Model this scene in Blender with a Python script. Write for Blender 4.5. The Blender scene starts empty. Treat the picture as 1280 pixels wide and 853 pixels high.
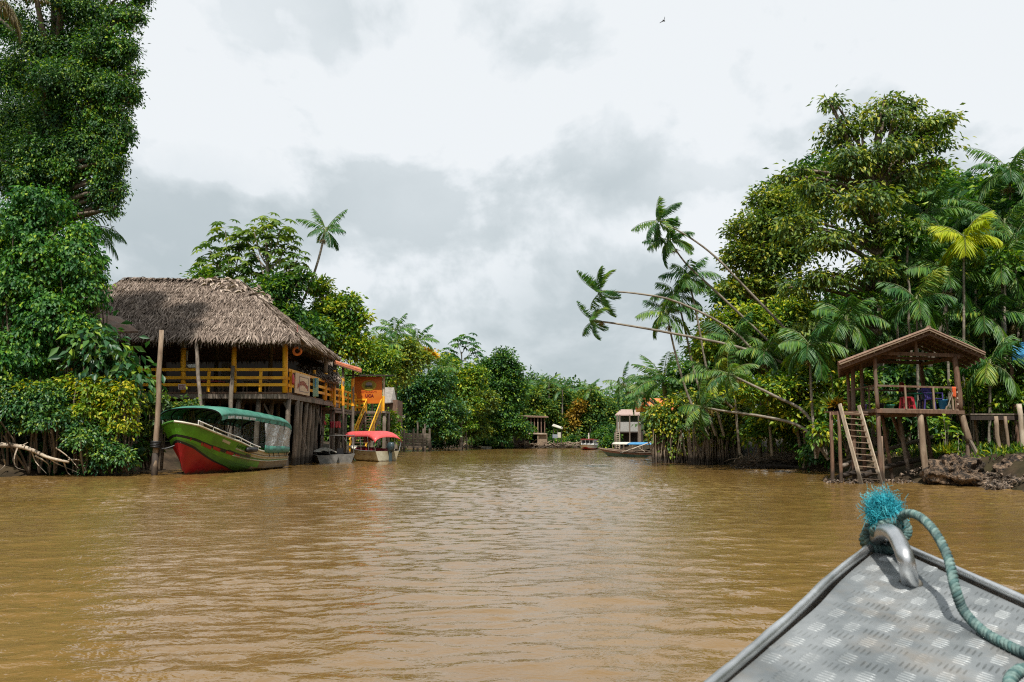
import bpy, math, random
import numpy as np
from mathutils import Vector, Matrix

SC = bpy.context.scene
COL = SC.collection
PI = math.pi
RNG = np.random.default_rng(7)
random.seed(7)

# ------------------------------------------------------------------ camera maths
F = 1000.0
CAMZ = 1.6
TH = math.atan((548 - 426.5) / F)
CT, ST = math.cos(TH), math.sin(TH)

def P(px, py, d):
    """point at distance d (along +Y) seen in direction (px,py) of the 1280x853 picture"""
    u, v = px - 640, 426.5 - py
    dy = F * CT - v * ST
    k = d / dy
    return Vector((u * k, d, CAMZ + (F * ST + v * CT) * k))

def PX(px, d, z):
    """point at distance d and height z in picture column px"""
    a = math.atan((z - CAMZ) / d)
    v = F * math.tan(a - TH)
    return Vector(((px - 640) * d / (F * CT - v * ST), d, z))

# ------------------------------------------------------------------ objects
LOC = {}

def _props(o, label=None, cat=None, group=None, kind=None):
    if label: o['label'] = label
    if cat: o['category'] = cat
    if group: o['group'] = group
    if kind: o['kind'] = kind
    return o

def thing(name, label, cat, loc=(0, 0, 0), group=None, kind=None):
    o = bpy.data.objects.new(name, None)
    o.empty_display_size = 0.3
    COL.objects.link(o)
    o.location = Vector(loc)
    LOC[o] = Vector(loc)
    return _props(o, label, cat, group, kind)

def link_mesh(name, me, mats, parent=None, loc=None, label=None, cat=None, group=None, kind=None, smooth=False):
    """me has world coordinates; it is shifted so that the object sits at its parent or at loc"""
    off = Vector(loc) if loc is not None else (LOC[parent] if parent is not None else Vector((0, 0, 0)))
    if off.length > 0:
        me.transform(Matrix.Translation(-off))
    for m in (mats if isinstance(mats, (list, tuple)) else [mats]):
        me.materials.append(m)
    if smooth:
        me.polygons.foreach_set('use_smooth', [True] * len(me.polygons))
    o = bpy.data.objects.new(name, me)
    COL.objects.link(o)
    if parent is not None:
        o.parent = parent
        LOC[o] = off
        if loc is not None:
            o.location = off - LOC[parent]
    else:
        o.location = off
        LOC[o] = off
    return _props(o, label, cat, group, kind)

def dup(o, loc, rotz=0, label=None, scale=None):
    def rec(s, par):
        c = s.copy(); COL.objects.link(c)
        if par is not None: c.parent = par
        for ch in [x for x in SC.objects if x.parent == s]:
            rec(ch, c)
        return c
    c = rec(o, None)
    c.location = loc; c.rotation_euler = (0, 0, rotz)
    if scale: c.scale = (scale,) * 3
    if label: c['label'] = label
    LOC[c] = Vector(loc)
    return c

class MB:
    def __init__(self):
        self.v, self.f, self.m = [], [], []
    def add(self, vs, fs, mi=0):
        b = len(self.v)
        self.v += [tuple(x) for x in vs]
        self.f += [tuple(i + b for i in f) for f in fs]
        self.m += [mi] * len(fs)
        return self
    def box(self, c, s, R=None, mi=0):
        c = Vector(c); hx, hy, hz = s[0] / 2, s[1] / 2, s[2] / 2
        vs = [Vector((x, y, z)) for z in (-hz, hz) for y in (-hy, hy) for x in (-hx, hx)]
        if R is not None: vs = [R @ v for v in vs]
        return self.add([v + c for v in vs], [(0, 2, 3, 1), (4, 5, 7, 6), (0, 1, 5, 4), (2, 6, 7, 3), (0, 4, 6, 2), (1, 3, 7, 5)], mi)
    def beam(self, a, b, w, h, mi=0, up=(0, 0, 1)):
        a, b = Vector(a), Vector(b)
        t = (b - a).normalized(); up = Vector(up)
        if abs(t.dot(up)) > 0.98: up = Vector((0, 1, 0))
        s = t.cross(up).normalized(); n = s.cross(t)
        vs = []
        for p in (a, b):
            for q in ((-1, -1), (1, -1), (1, 1), (-1, 1)):
                vs.append(p + s * (q[0] * w / 2) + n * (q[1] * h / 2))
        return self.add(vs, [(3, 2, 1, 0), (4, 5, 6, 7), (0, 1, 5, 4), (1, 2, 6, 5), (2, 3, 7, 6), (3, 0, 4, 7)], mi)
    def tube(self, path, r, n=8, mi=0, cap=True, jit=0.0):
        path = [Vector(p) for p in path]
        k = len(path)
        rs = r if isinstance(r, (list, tuple)) else [r] * k
        t0 = (path[1] - path[0]).normalized()
        up = Vector((0, 0, 1)) if abs(t0.z) < 0.9 else Vector((1, 0, 0))
        s = t0.cross(up).normalized()
        vs, fs = [], []
        for i, p in enumerate(path):
            t = (path[min(i + 1, k - 1)] - path[max(i - 1, 0)]).normalized()
            s = (s - t * s.dot(t))
            s = s.normalized() if s.length > 1e-6 else t.orthogonal().normalized()
            q = t.cross(s)
            for j in range(n):
                a = 2 * PI * j / n
                rr = rs[i] * (1 + (random.uniform(-jit, jit) if jit else 0))
                vs.append(p + (s * math.cos(a) + q * math.sin(a)) * rr)
        for i in range(k - 1):
            for j in range(n):
                j2 = (j + 1) % n
                fs.append((i * n + j, i * n + j2, (i + 1) * n + j2, (i + 1) * n + j))
        if cap:
            fs.append(tuple(reversed(range(n))))
            fs.append(tuple((k - 1) * n + j for j in range(n)))
        return self.add(vs, fs, mi)
    def pole(self, a, b, r0, r1=None, n=8, mi=0, seg=5, wob=0.02):
        """an irregular round pole"""
        a, b = Vector(a), Vector(b); r1 = r0 if r1 is None else r1
        pts, rs = [], []
        for i in range(seg + 1):
            t = i / seg
            w = wob if 0 < i < seg else 0
            pts.append(a.lerp(b, t) + Vector((random.uniform(-w, w), random.uniform(-w, w), 0)))
            rs.append((r0 + (r1 - r0) * t) * random.uniform(0.93, 1.07))
        return self.tube(pts, rs, n, mi, True, 0.05)
    def lathe(self, prof, c, n=16, mi=0, R=None):
        c = Vector(c); vs, fs = [], []
        for r, z in prof:
            for j in range(n):
                a = 2 * PI * j / n
                v = Vector((r * math.cos(a), r * math.sin(a), z))
                vs.append((R @ v if R is not None else v) + c)
        k = len(prof)
        for i in range(k - 1):
            for j in range(n):
                j2 = (j + 1) % n
                fs.append((i * n + j, i * n + j2, (i + 1) * n + j2, (i + 1) * n + j))
        fs.append(tuple(reversed(range(n)))); fs.append(tuple((k - 1) * n + j for j in range(n)))
        return self.add(vs, fs, mi)
    def torus(self, c, R0, r, ax=(0, 0, 1), n=24, m=8, mi=0, a0=0, a1=2 * PI):
        c = Vector(c); ax = Vector(ax).normalized(); e = ax.orthogonal().normalized(); g = ax.cross(e)
        full = abs(a1 - a0 - 2 * PI) < 1e-6
        path = [c + (e * math.cos(a0 + (a1 - a0) * i / n) + g * math.sin(a0 + (a1 - a0) * i / n)) * R0 for i in range(n + 1)]
        return self.tube(path, r, m, mi, not full)
    def grid(self, rows, mi=0):
        k = len(rows[0]); vs = [p for r in rows for p in r]
        fs = [(i * k + j, i * k + j + 1, (i + 1) * k + j + 1, (i + 1) * k + j) for i in range(len(rows) - 1) for j in range(k - 1)]
        return self.add(vs, fs, mi)
    def slab(self, pts, h, mi=0):
        """pts: polygon (upper side), thickened downwards by vector or height h"""
        hv = Vector((0, 0, h)) if not isinstance(h, Vector) else h
        pts = [Vector(p) for p in pts]; n = len(pts)
        vs = pts + [p - hv for p in pts]
        fs = [tuple(range(n)), tuple(reversed(range(n, 2 * n)))] + [(i, i + n, (i + 1) % n + n, (i + 1) % n) for i in range(n)]
        return self.add(vs, fs, mi)
    def mesh(self, name):
        me = bpy.data.meshes.new(name)
        me.from_pydata(self.v, [], self.f)
        if any(self.m): me.polygons.foreach_set('material_index', self.m)
        me.validate(verbose=False); me.update()
        return me
    def part(self, name, mats, parent=None, **k):
        return link_mesh(name, self.mesh(name), mats, parent, **k)

# ------------------------------------------------------------------ materials
def _nodes(name):
    m = bpy.data.materials.new(name); m.use_nodes = True
    nt = m.node_tree; nt.nodes.clear()
    out = nt.nodes.new('ShaderNodeOutputMaterial')
    return m, nt, out

def _mixc(nt, fac, a, b, blend='MIX'):
    n = nt.nodes.new('ShaderNodeMix'); n.data_type = 'RGBA'; n.blend_type = blend
    for s, v in ((n.inputs[0], fac), (n.inputs[6], a), (n.inputs[7], b)):
        if hasattr(v, 'links') or isinstance(v, bpy.types.NodeSocket): nt.links.new(v, s)
        elif isinstance(v, (int, float)): s.default_value = v
        else: s.default_value = (*v, 1)
    return n.outputs[2]

def nmat(name, c1, c2, scale=4.0, rough=0.7, bump=0.0, stretch=(1, 1, 1), metal=0.0, c3=None, dirt=0.0, spec=0.4, bscale=None, rot=(0, 0, 0), lo=0.35, hi=0.65, bdist=0.02):
    """surface of two (three) colours mixed by noise at world position, optional bump"""
    m, nt, out = _nodes(name)
    L = nt.links
    geo = nt.nodes.new('ShaderNodeTexCoord')
    mp = nt.nodes.new('ShaderNodeMapping'); mp.inputs['Scale'].default_value = stretch; mp.inputs['Rotation'].default_value = rot
    L.new(geo.outputs['Object'], mp.inputs['Vector'])
    nz = nt.nodes.new('ShaderNodeTexNoise'); nz.inputs['Scale'].default_value = scale; nz.inputs['Detail'].default_value = 6; nz.inputs['Roughness'].default_value = 0.65
    L.new(mp.outputs[0], nz.inputs['Vector'])
    mr = nt.nodes.new('ShaderNodeMapRange'); mr.inputs[1].default_value = lo; mr.inputs[2].default_value = hi
    L.new(nz.outputs[0], mr.inputs[0])
    col = _mixc(nt, mr.outputs[0], c1, c2)
    if c3 is not None:
        n2 = nt.nodes.new('ShaderNodeTexNoise'); n2.inputs['Scale'].default_value = scale * 0.31; n2.inputs['Detail'].default_value = 4
        L.new(geo.outputs['Object'], n2.inputs['Vector'])
        m2 = nt.nodes.new('ShaderNodeMapRange'); m2.inputs[1].default_value = 0.5; m2.inputs[2].default_value = 0.7
        L.new(n2.outputs[0], m2.inputs[0])
        col = _mixc(nt, m2.outputs[0], col, c3)
    b = nt.nodes.new('ShaderNodeBsdfPrincipled')
    L.new(col, b.inputs['Base Color'])
    b.inputs['Metallic'].default_value = metal
    b.inputs['Specular IOR Level'].default_value = spec
    rr = nt.nodes.new('ShaderNodeMapRange'); rr.inputs[3].default_value = max(0.03, rough - 0.12); rr.inputs[4].default_value = min(1, rough + 0.12)
    L.new(nz.outputs[0], rr.inputs[0]); L.new(rr.outputs[0], b.inputs['Roughness'])
    if bump > 0:
        nb = nt.nodes.new('ShaderNodeTexNoise'); nb.inputs['Scale'].default_value = bscale or scale * 3; nb.inputs['Detail'].default_value = 5
        L.new(mp.outputs[0], nb.inputs['Vector'])
        bp = nt.nodes.new('ShaderNodeBump'); bp.inputs['Strength'].default_value = bump; bp.inputs['Distance'].default_value = bdist
        L.new(nb.outputs[0], bp.inputs['Height']); L.new(bp.outputs[0], b.inputs['Normal'])
    L.new(b.outputs[0], out.inputs[0])
    return m

def leafmat(name, stops, transl=0.3, rough=0.5, spec=0.35, noise=0.25, nscale=0.6):
    """leaves: colour by the leaf's own 'tint' value along the stops, some light passes through"""
    m, nt, out = _nodes(name); L = nt.links
    at = nt.nodes.new('ShaderNodeAttribute'); at.attribute_name = 'tint'
    geo = nt.nodes.new('ShaderNodeTexCoord')
    nz = nt.nodes.new('ShaderNodeTexNoise'); nz.inputs['Scale'].default_value = nscale; nz.inputs['Detail'].default_value = 3
    L.new(geo.outputs['Object'], nz.inputs['Vector'])
    ma = nt.nodes.new('ShaderNodeMath'); ma.operation = 'MULTIPLY_ADD'; ma.inputs[1].default_value = noise * 2; ma.inputs[2].default_value = -noise
    L.new(nz.outputs[0], ma.inputs[0])
    ad = nt.nodes.new('ShaderNodeMath'); ad.operation = 'ADD'; ad.use_clamp = True
    L.new(at.outputs['Fac'], ad.inputs[0]); L.new(ma.outputs[0], ad.inputs[1])
    cr = nt.nodes.new('ShaderNodeValToRGB')
    el = cr.color_ramp.elements
    while len(el) > len(stops): el.remove(el[-1])
    while len(el) < len(stops): el.new(0.5)
    for e, (p, c) in zip(el, stops):
        e.position = p; e.color = (*c, 1)
    L.new(ad.outputs[0], cr.inputs[0])
    b = nt.nodes.new('ShaderNodeBsdfPrincipled')
    L.new(cr.outputs[0], b.inputs['Base Color'])
    b.inputs['Roughness'].default_value = rough; b.inputs['Specular IOR Level'].default_value = spec
    t = nt.nodes.new('ShaderNodeBsdfTranslucent')
    tc = _mixc(nt, 1.0, cr.outputs[0], (1.5, 1.5, 0.6), 'MULTIPLY')
    L.new(tc, t.inputs['Color'])
    mx = nt.nodes.new('ShaderNodeMixShader'); mx.inputs[0].default_value = transl
    L.new(b.outputs[0], mx.inputs[1]); L.new(t.outputs[0], mx.inputs[2]); L.new(mx.outputs[0], out.inputs[0])
    return m

def flat(name, c, rough=0.6, metal=0.0, var=0.18, scale=6, bump=0.0, spec=0.4):
    return nmat(name, tuple(x * (1 - var) for x in c), tuple(min(1, x * (1 + var)) for x in c), scale, rough, bump, metal=metal, spec=spec)

M = {}
M['wood_grey'] = nmat('weathered_wood', (0.11, 0.085, 0.065), (0.27, 0.22, 0.175), 3.0, 0.85, 0.5, (4, 4, 0.6), c3=(0.10, 0.085, 0.06))
M['wood_brown'] = nmat('brown_wood', (0.10, 0.055, 0.035), (0.22, 0.13, 0.085), 3.0, 0.8, 0.5, (4, 4, 0.7), c3=(0.16, 0.12, 0.09))
M['wood_pale'] = nmat('pale_bare_wood', (0.36, 0.29, 0.21), (0.56, 0.48, 0.38), 4.0, 0.8, 0.4, (3, 3, 0.6), c3=(0.27, 0.2, 0.14))
M['wood_dark'] = nmat('dark_wet_wood', (0.018, 0.013, 0.01), (0.055, 0.04, 0.03), 4.0, 0.75, 0.5, (3, 3, 0.6))
M['wood_mid'] = nmat('sunned_wood', (0.17, 0.115, 0.075), (0.33, 0.25, 0.175), 3.0, 0.82, 0.5, (4, 4, 0.6), c3=(0.2, 0.14, 0.1))
M['orange_paint'] = nmat('orange_yellow_paint', (0.80, 0.36, 0.012), (0.90, 0.46, 0.02), 3.0, 0.55, 0.1, c3=(0.55, 0.21, 0.02))
M['yellow_paint'] = nmat('yellow_paint', (0.75, 0.36, 0.015), (0.85, 0.45, 0.02), 4.0, 0.5, 0.1, c3=(0.6, 0.28, 0.03))
M['thatch'] = nmat('dry_palm_thatch', (0.11, 0.08, 0.062), (0.32, 0.25, 0.20), 1.6, 0.95, 0.6, (2.2, 2.2, 2.2), c3=(0.16, 0.115, 0.09), lo=0.3, hi=0.7)
M['tile_red'] = nmat('red_clay_tiles', (0.36, 0.10, 0.045), (0.52, 0.19, 0.09), 5, 0.8, 0.4, c3=(0.28, 0.11, 0.07))
M['tile_pav'] = nmat('old_clay_tiles', (0.15, 0.085, 0.058), (0.27, 0.17, 0.12), 5, 0.85, 0.4, c3=(0.25, 0.17, 0.12))
M['orange_board'] = nmat('orange_sign_board', (0.50, 0.115, 0.008), (0.62, 0.165, 0.012), 1.5, 0.45, 0.05, c3=(0.48, 0.15, 0.02))
M['white'] = flat('white_paint', (0.72, 0.71, 0.68), 0.5)
M['cream'] = nmat('cream_weathered_paint', (0.42, 0.40, 0.33), (0.62, 0.60, 0.52), 3, 0.6, 0.1, c3=(0.3, 0.26, 0.2))
M['black'] = flat('black_rubber', (0.012, 0.012, 0.013), 0.5)
M['dark'] = flat('near_black', (0.007, 0.006, 0.005), 0.9, spec=0.1)  # near-black; on the restaurant walls it paints in the interior shade
M['alu'] = nmat('worn_aluminium', (0.42, 0.43, 0.44), (0.62, 0.63, 0.64), 9, 0.38, 0.12, metal=0.85, c3=(0.34, 0.34, 0.33))
M['alu_dull'] = nmat('dull_aluminium', (0.14, 0.14, 0.13), (0.26, 0.255, 0.24), 3, 0.6, 0.1, metal=0.4, c3=(0.18, 0.16, 0.13))
M['red_cloth'] = flat('faded_red_canopy', (0.55, 0.075, 0.075), 0.6)
M['red_plastic'] = flat('red_plastic', (0.34, 0.025, 0.04), 0.35)
M['green_tarp'] = nmat('green_tarpaulin', (0.022, 0.125, 0.085), (0.05, 0.22, 0.155), 2.2, 0.5, 0.35, c3=(0.09, 0.25, 0.19), bdist=0.05, bscale=3)
M['blue_tarp'] = nmat('blue_tarpaulin', (0.03, 0.16, 0.34), (0.06, 0.27, 0.5), 2.0, 0.5, 0.3, bdist=0.05)
M['rock'] = nmat('river_rock', (0.015, 0.011, 0.008), (0.25, 0.17, 0.11), 6.0, 0.85, 1.0, c3=(0.045, 0.034, 0.025), bdist=0.12, lo=0.42, hi=0.6)
M['mud'] = nmat('bank_mud', (0.022, 0.016, 0.011), (0.075, 0.052, 0.032), 1.2, 0.8, 0.6, c3=(0.03, 0.03, 0.012), bdist=0.1, spec=0.12)
M['bark_pale'] = nmat('pale_bark', (0.20, 0.165, 0.13), (0.38, 0.33, 0.27), 3, 0.85, 0.4, (2, 2, 1), c3=(0.15, 0.12, 0.09))
M['bark'] = nmat('brown_bark', (0.075, 0.055, 0.04), (0.19, 0.15, 0.11), 3, 0.9, 0.5, (3, 3, 1), c3=(0.24, 0.2, 0.15))
M['palm_bark'] = nmat('palm_stem', (0.13, 0.11, 0.085), (0.33, 0.29, 0.23), 5, 0.8, 0.4, (0.6, 0.6, 3), c3=(0.10, 0.085, 0.06))
M['root'] = nmat('mangrove_root', (0.14, 0.10, 0.07), (0.32, 0.25, 0.18), 3, 0.85, 0.4, (3, 3, 0.7), c3=(0.11, 0.08, 0.05))
# ------------------------------------------------------------------ foliage
def _unit(a):
    return a / np.maximum(np.linalg.norm(a, axis=1, keepdims=True), 1e-9)

class Leaves:
    """collects folded leaf blades: base point, axis, normal, length, width, tint"""
    def __init__(self):
        self.a = []
    def add(self, pos, ax, nr, L, W, tint, fold=0.25, droop=0.0):
        n = len(pos)
        L = np.broadcast_to(np.asarray(L, float), (n,)); W = np.broadcast_to(np.asarray(W, float), (n,)); tint = np.broadcast_to(np.asarray(tint, float), (n,))
        ax = _unit(ax); nr = _unit(nr - ax * np.sum(nr * ax, axis=1, keepdims=True)); sd = np.cross(ax, nr)
        base = pos
        mid = pos + ax * (L * 0.45)[:, None]
        up = nr * (W * fold)[:, None]
        l = mid + sd * (W * 0.5)[:, None] + up
        r = mid - sd * (W * 0.5)[:, None] + up
        tip = pos + ax * L[:, None] - nr * (L * droop)[:, None]
        self.a.append((np.stack([base, r, tip, l], axis=1), tint))
    def count(self):
        return sum(len(x[1]) for x in self.a)
    def mesh(self, name):
        V = np.concatenate([x[0] for x in self.a]); T = np.concatenate([x[1] for x in self.a])
        n = len(V)
        me = bpy.data.meshes.new(name)
        me.vertices.add(4 * n); me.vertices.foreach_set('co', V.reshape(-1).astype(np.float32))
        idx = (np.arange(n) * 4)[:, None] + np.array([0, 1, 2, 0, 2, 3])[None, :]
        me.loops.add(6 * n); me.loops.foreach_set('vertex_index', idx.reshape(-1).astype(np.int32))
        me.polygons.add(2 * n)
        me.polygons.foreach_set('loop_start', (np.arange(2 * n) * 3).astype(np.int32))
        at = me.attributes.new('tint', 'FLOAT', 'FACE')
        at.data.foreach_set('value', np.repeat(np.clip(T, 0, 1), 2).astype(np.float32))
        me.update(calc_edges=True)
        return me
    def part(self, name, mat, parent=None, **k):
        return link_mesh(name, self.mesh(name), mat, parent, **k)

def _rdir(rng, n):
    return _unit(rng.normal(size=(n, 3)))

def clumps(lv, blobs, rng, leaf=0.25, asp=0.5, cov=2.0, clump=None, per=14, up=0.8, hang=0.0, shell=0.5, tint=(0.5, 0.3), flatc=0.5, low=-1.0, big=None):
    """fill ellipsoid blobs [(centre, radii)] with tufts of leaves that sit mostly near the outside"""
    cents = []
    for c, r in blobs:
        c = np.asarray(c, float); r = np.asarray(r, float)
        rm = (r[0] * r[1] * r[2]) ** (1 / 3)
        cr = clump or max(leaf * 1.6, rm * 0.22)
        area = 4 * PI * ((((r[0] * r[1]) ** 1.6 + (r[0] * r[2]) ** 1.6 + (r[1] * r[2]) ** 1.6) / 3) ** (1 / 1.6))
        nl = cov * area / (leaf * leaf * asp * 0.5)
        n = max(6, int(nl / per))
        d = _rdir(rng, int(n * 1.6))
        d = d[d[:, 2] > low - 0.25 * rng.random(len(d))][:n]
        n = len(d)
        rad = 1 - shell * rng.random(n) ** 1.7
        rad *= 1 + 0.16 * rng.normal(size=n) * (rng.random(n) < 0.5)
        # uneven outline: a few lobes per blob
        lob = _rdir(rng, 5)
        rad *= 0.84 + 0.28 * np.max(d @ lob.T, axis=1) ** 3
        cc = c + d * r * rad[:, None]
        cents.append(cc)
        out = _unit(d / r)
        ct = tint[0] + tint[1] * rng.normal(size=n) * 0.6
        k = per
        cc_ = np.repeat(cc, k, axis=0); out_ = np.repeat(out, k, axis=0); ct_ = np.repeat(ct, k)
        m = len(cc_)
        crs = np.repeat(cr * (0.6 + 0.8 * rng.random(n)), k)
        o = rng.normal(size=(m, 3)) * 0.55
        # flatten each tuft along its own normal (up mixed with outwards)
        tn = _unit(out_ * (1 - up) + np.array([0, 0, 1.0]) * up)
        o -= tn * np.sum(o * tn, axis=1, keepdims=True) * (1 - flatc)
        pos = cc_ + o * crs[:, None]
        ax = _unit(o + out_ * 0.4 + rng.normal(size=(m, 3)) * 0.35 + np.array([0, 0, -1.0]) * (0.25 + 2.0 * hang))
        nr = tn * 1.0 + rng.normal(size=(m, 3)) * 0.45
        if hang > 0.3: nr = out_ * 0.9 + np.array([0, 0, 0.45]) + rng.normal(size=(m, 3)) * 0.35
        L = leaf * (0.65 + 0.7 * rng.random(m))
        lv.add(pos, ax, nr, L, L * asp, ct_ + tint[1] * 0.6 * rng.normal(size=m), 0.22, 0.12)
    return np.concatenate(cents)

def frond(lv, mb, rng, base, az, e0, length, droop, nl=26, ll=0.5, lw=0.05, hang=0.5, tint=0.5, rr=0.02, curl=0.0, t0=0.14):
    """one feather leaf of a palm: a curved midrib with two rows of narrow leaflets"""
    h = np.array([math.cos(az), math.sin(az), 0.0]); up = np.array([0, 0, 1.0])
    N = 14
    pts = [np.asarray(base, float)]; tans = []
    for i in range(N):
        t = (i + 0.5) / N
        e = e0 - droop * t ** 1.25
        tg = h * math.cos(e) + up * math.sin(e)
        tans.append(tg); pts.append(pts[-1] + tg * length / N)
    tans.append(tans[-1]); pts = np.array(pts); tans = np.array(tans)
    mb.tube([Vector(p) for p in pts[::2]], [rr * (1 - 0.75 * i / 7) for i in range(8)], 4, 0, False)
    ts = np.linspace(t0, 0.99, nl)
    ip = ts * N; i0 = np.clip(ip.astype(int), 0, N - 1); fr = (ip - i0)[:, None]
    pp = pts[i0] * (1 - fr) + pts[i0 + 1] * fr; tg = tans[i0]
    s = _unit(np.cross(tg, np.tile(up, (nl, 1))) + 1e-6); nn = np.cross(s, tg)
    prof = np.sin(PI * np.clip((ts - t0) / (1 - t0) * 0.86 + 0.12, 0, 1)) ** 0.7
    for sg in (-1, 1):
        fw = 0.45 + 0.6 * ts[:, None]
        ax = s * sg + tg * fw + np.array([0, 0, -1.0]) * hang * (0.6 + 0.8 * rng.random((nl, 1))) + rng.normal(size=(nl, 3)) * 0.07
        nr = nn + s * sg * 0.6 + rng.normal(size=(nl, 3)) * 0.1
        L = ll * prof * (0.85 + 0.3 * rng.random(nl))
        lv.add(pp, ax, nr, L, np.full(nl, lw) * (0.5 + 0.5 * prof), tint + 0.13 * rng.normal(size=nl), 0.15, 0.10)

LM = {}
G = lambda *s: list(s)
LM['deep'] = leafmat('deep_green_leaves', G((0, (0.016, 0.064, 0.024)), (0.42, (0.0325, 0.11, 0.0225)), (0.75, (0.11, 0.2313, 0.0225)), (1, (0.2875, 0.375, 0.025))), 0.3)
LM['mid'] = leafmat('mid_green_leaves', G((0, (0.02496, 0.09152, 0.02288)), (0.42, (0.0611, 0.1586, 0.0195)), (0.75, (0.195, 0.312, 0.0221)), (1, (0.481, 0.481, 0.0312))), 0.33)
LM['olive'] = leafmat('olive_green_leaves', G((0, (0.03024, 0.07776, 0.02592)), (0.42, (0.0675, 0.135, 0.0243)), (0.75, (0.189, 0.2633, 0.0297)), (1, (0.405, 0.3915, 0.0405))), 0.3)
LM['lime'] = leafmat('lime_yellow_leaves', G((0, (0.024, 0.085, 0.01)), (0.4, (0.085, 0.2, 0.014)), (0.75, (0.24, 0.32, 0.016)), (1, (0.5, 0.44, 0.024))), 0.34)
LM['vine'] = leafmat('vine_leaves', G((0, (0.01656, 0.08832, 0.02576)), (0.42, (0.0345, 0.138, 0.0207)), (0.75, (0.115, 0.2702, 0.0207)), (1, (0.3335, 0.437, 0.0276))), 0.32, 0.5, 0.3)
LM['glossy'] = leafmat('glossy_dark_leaves', G((0, (0.01656, 0.0736, 0.03312)), (0.45, (0.0322, 0.1127, 0.0299)), (0.8, (0.1092, 0.2185, 0.0299)), (1, (0.2875, 0.3795, 0.0345))), 0.24, 0.42, 0.4)
LM['mangrove'] = leafmat('mangrove_leaves', G((0, (0.02576, 0.08464, 0.02208)), (0.38, (0.069, 0.1495, 0.0184)), (0.68, (0.2185, 0.2875, 0.0207)), (1, (0.552, 0.46, 0.0299))), 0.32, 0.45, 0.4)
LM['palm'] = leafmat('palm_leaflets', G((0, (0.01664, 0.0832, 0.03328)), (0.45, (0.039, 0.13, 0.0312)), (0.8, (0.1235, 0.247, 0.0312)), (1, (0.338, 0.377, 0.0455))), 0.32, 0.45, 0.4)
LM['palm_yellow'] = leafmat('yellow_palm_leaflets', G((0.0, (0.15, 0.26, 0.01)), (0.5, (0.33, 0.42, 0.012)), (1.0, (0.54, 0.52, 0.02))), 0.4)
LM['palm_dry'] = leafmat('drying_palm_leaflets', G((0.0, (0.10, 0.075, 0.03)), (0.5, (0.20, 0.15, 0.05)), (1.0, (0.32, 0.25, 0.09))), 0.3)
LM['rust'] = leafmat('rusty_yellow_leaves', G((0.0, (0.14, 0.09, 0.015)), (0.5, (0.30, 0.20, 0.02)), (1.0, (0.42, 0.22, 0.02))), 0.3)
LM['flower'] = leafmat('yellow_flowers', G((0.0, (0.55, 0.33, 0.01)), (1.0, (0.75, 0.48, 0.02))), 0.3)
LM['far'] = leafmat('distant_leaves', G((0, (0.02304, 0.08448, 0.03456)), (0.45, (0.0528, 0.1296, 0.0288)), (0.8, (0.15, 0.228, 0.0312)), (1, (0.348, 0.36, 0.042))), 0.3, 0.6, 0.2)

def blob_px(b, d):
    px, py, r = b[:3]; dd = b[3] if len(b) > 3 else 0; asp = b[4] if len(b) > 4 else 0.85
    c = P(px, py, d + dd); R = r * (d + dd) / 1000
    return (np.array(c), np.array([R, R * 1.0, R * asp]))

def limb(mb, a, b, r0, r1, sag=0.15, n=5, sides=6):
    a, b = Vector(a), Vector(b); L = (b - a).length
    pts = []
    w = Vector((random.uniform(-1, 1), random.uniform(-1, 1), 0)) * L * 0.06
    for i in range(n + 1):
        t = i / n
        pts.append(a.lerp(b, t) + Vector((0, 0, 1)) * math.sin(PI * t) * L * sag * 0.5 + w * math.sin(PI * t))
    mb.tube(pts, [r0 + (r1 - r0) * i / n for i in range(n + 1)], sides, 0, False)

def ragged(B, rng, k=2):
    out = []
    for c, r in B:
        out.append((c, r * 0.92))
        for q in range(k):
            v = _rdir(rng, 1)[0]; v[2] = abs(v[2]) * 0.9 - 0.25
            out.append((c + v * r * rng.uniform(0.75, 1.05), r * rng.uniform(0.28, 0.5)))
    return out

def tree(name, label, cat, d, blobs, trunk, mat, seed, leaf=0.26, asp=0.5, cov=1.6, per=14, up=0.75, hang=0.0, shell=0.55, tint=(0.5, 0.28), tr=None, bark='bark', group=None, low=-0.75, gz=0.5, twigs=14, clump=None, flatc=0.5):
    """a tree or shrub: trunk (px column at the ground, px/py of its top) with limbs into every blob, and a crown"""
    rng = np.random.default_rng(seed); random.seed(seed)
    B = ragged([blob_px(b, d) for b in blobs], rng)
    base = PX(trunk[0], d, gz)
    top = P(trunk[1], trunk[2], d)
    H = (top - base).length
    r0 = tr or max(0.05, H * 0.016)
    t = thing(name, label, cat, base, group)
    mb = MB()
    path = []
    for i in range(7):
        f = i / 6
        path.append(base.lerp(top, f) + Vector((random.uniform(-1, 1), random.uniform(-1, 1), 0)) * (0.012 * H if 0 < i < 6 else 0) - (Vector((0, 0, 0.4)) if i == 0 else Vector((0, 0, 0))))
    mb.tube(path, [r0 * (1.25 if i == 0 else 1 - 0.09 * i) for i in range(7)], 9, 0, False)
    for c, r in B:
        c = Vector(c)
        f = min(0.97, max(0.3, (c.z - r[2] * 0.8 - base.z) / max(0.1, top.z - base.z)))
        a = base.lerp(top, f * 0.92)
        limb(mb, a, c, r0 * 0.5, r0 * 0.16)
    lv = Leaves()
    cc = clumps(lv, B, rng, leaf, asp, cov, clump, per, up, hang, shell, tint, flatc, low)
    for q in range(twigs):
        c, r = B[rng.integers(len(B))]
        tgt = cc[np.argmin(np.linalg.norm(cc - (c + _rdir(rng, 1)[0] * r), axis=1))]
        limb(mb, c, tgt, r0 * 0.14, r0 * 0.05, 0.1, 3, 4)
    mb.part('trunk', M[bark], t, smooth=True)
    lv.part('crown', LM[mat] if isinstance(mat, str) else mat, t)
    return t

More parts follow.
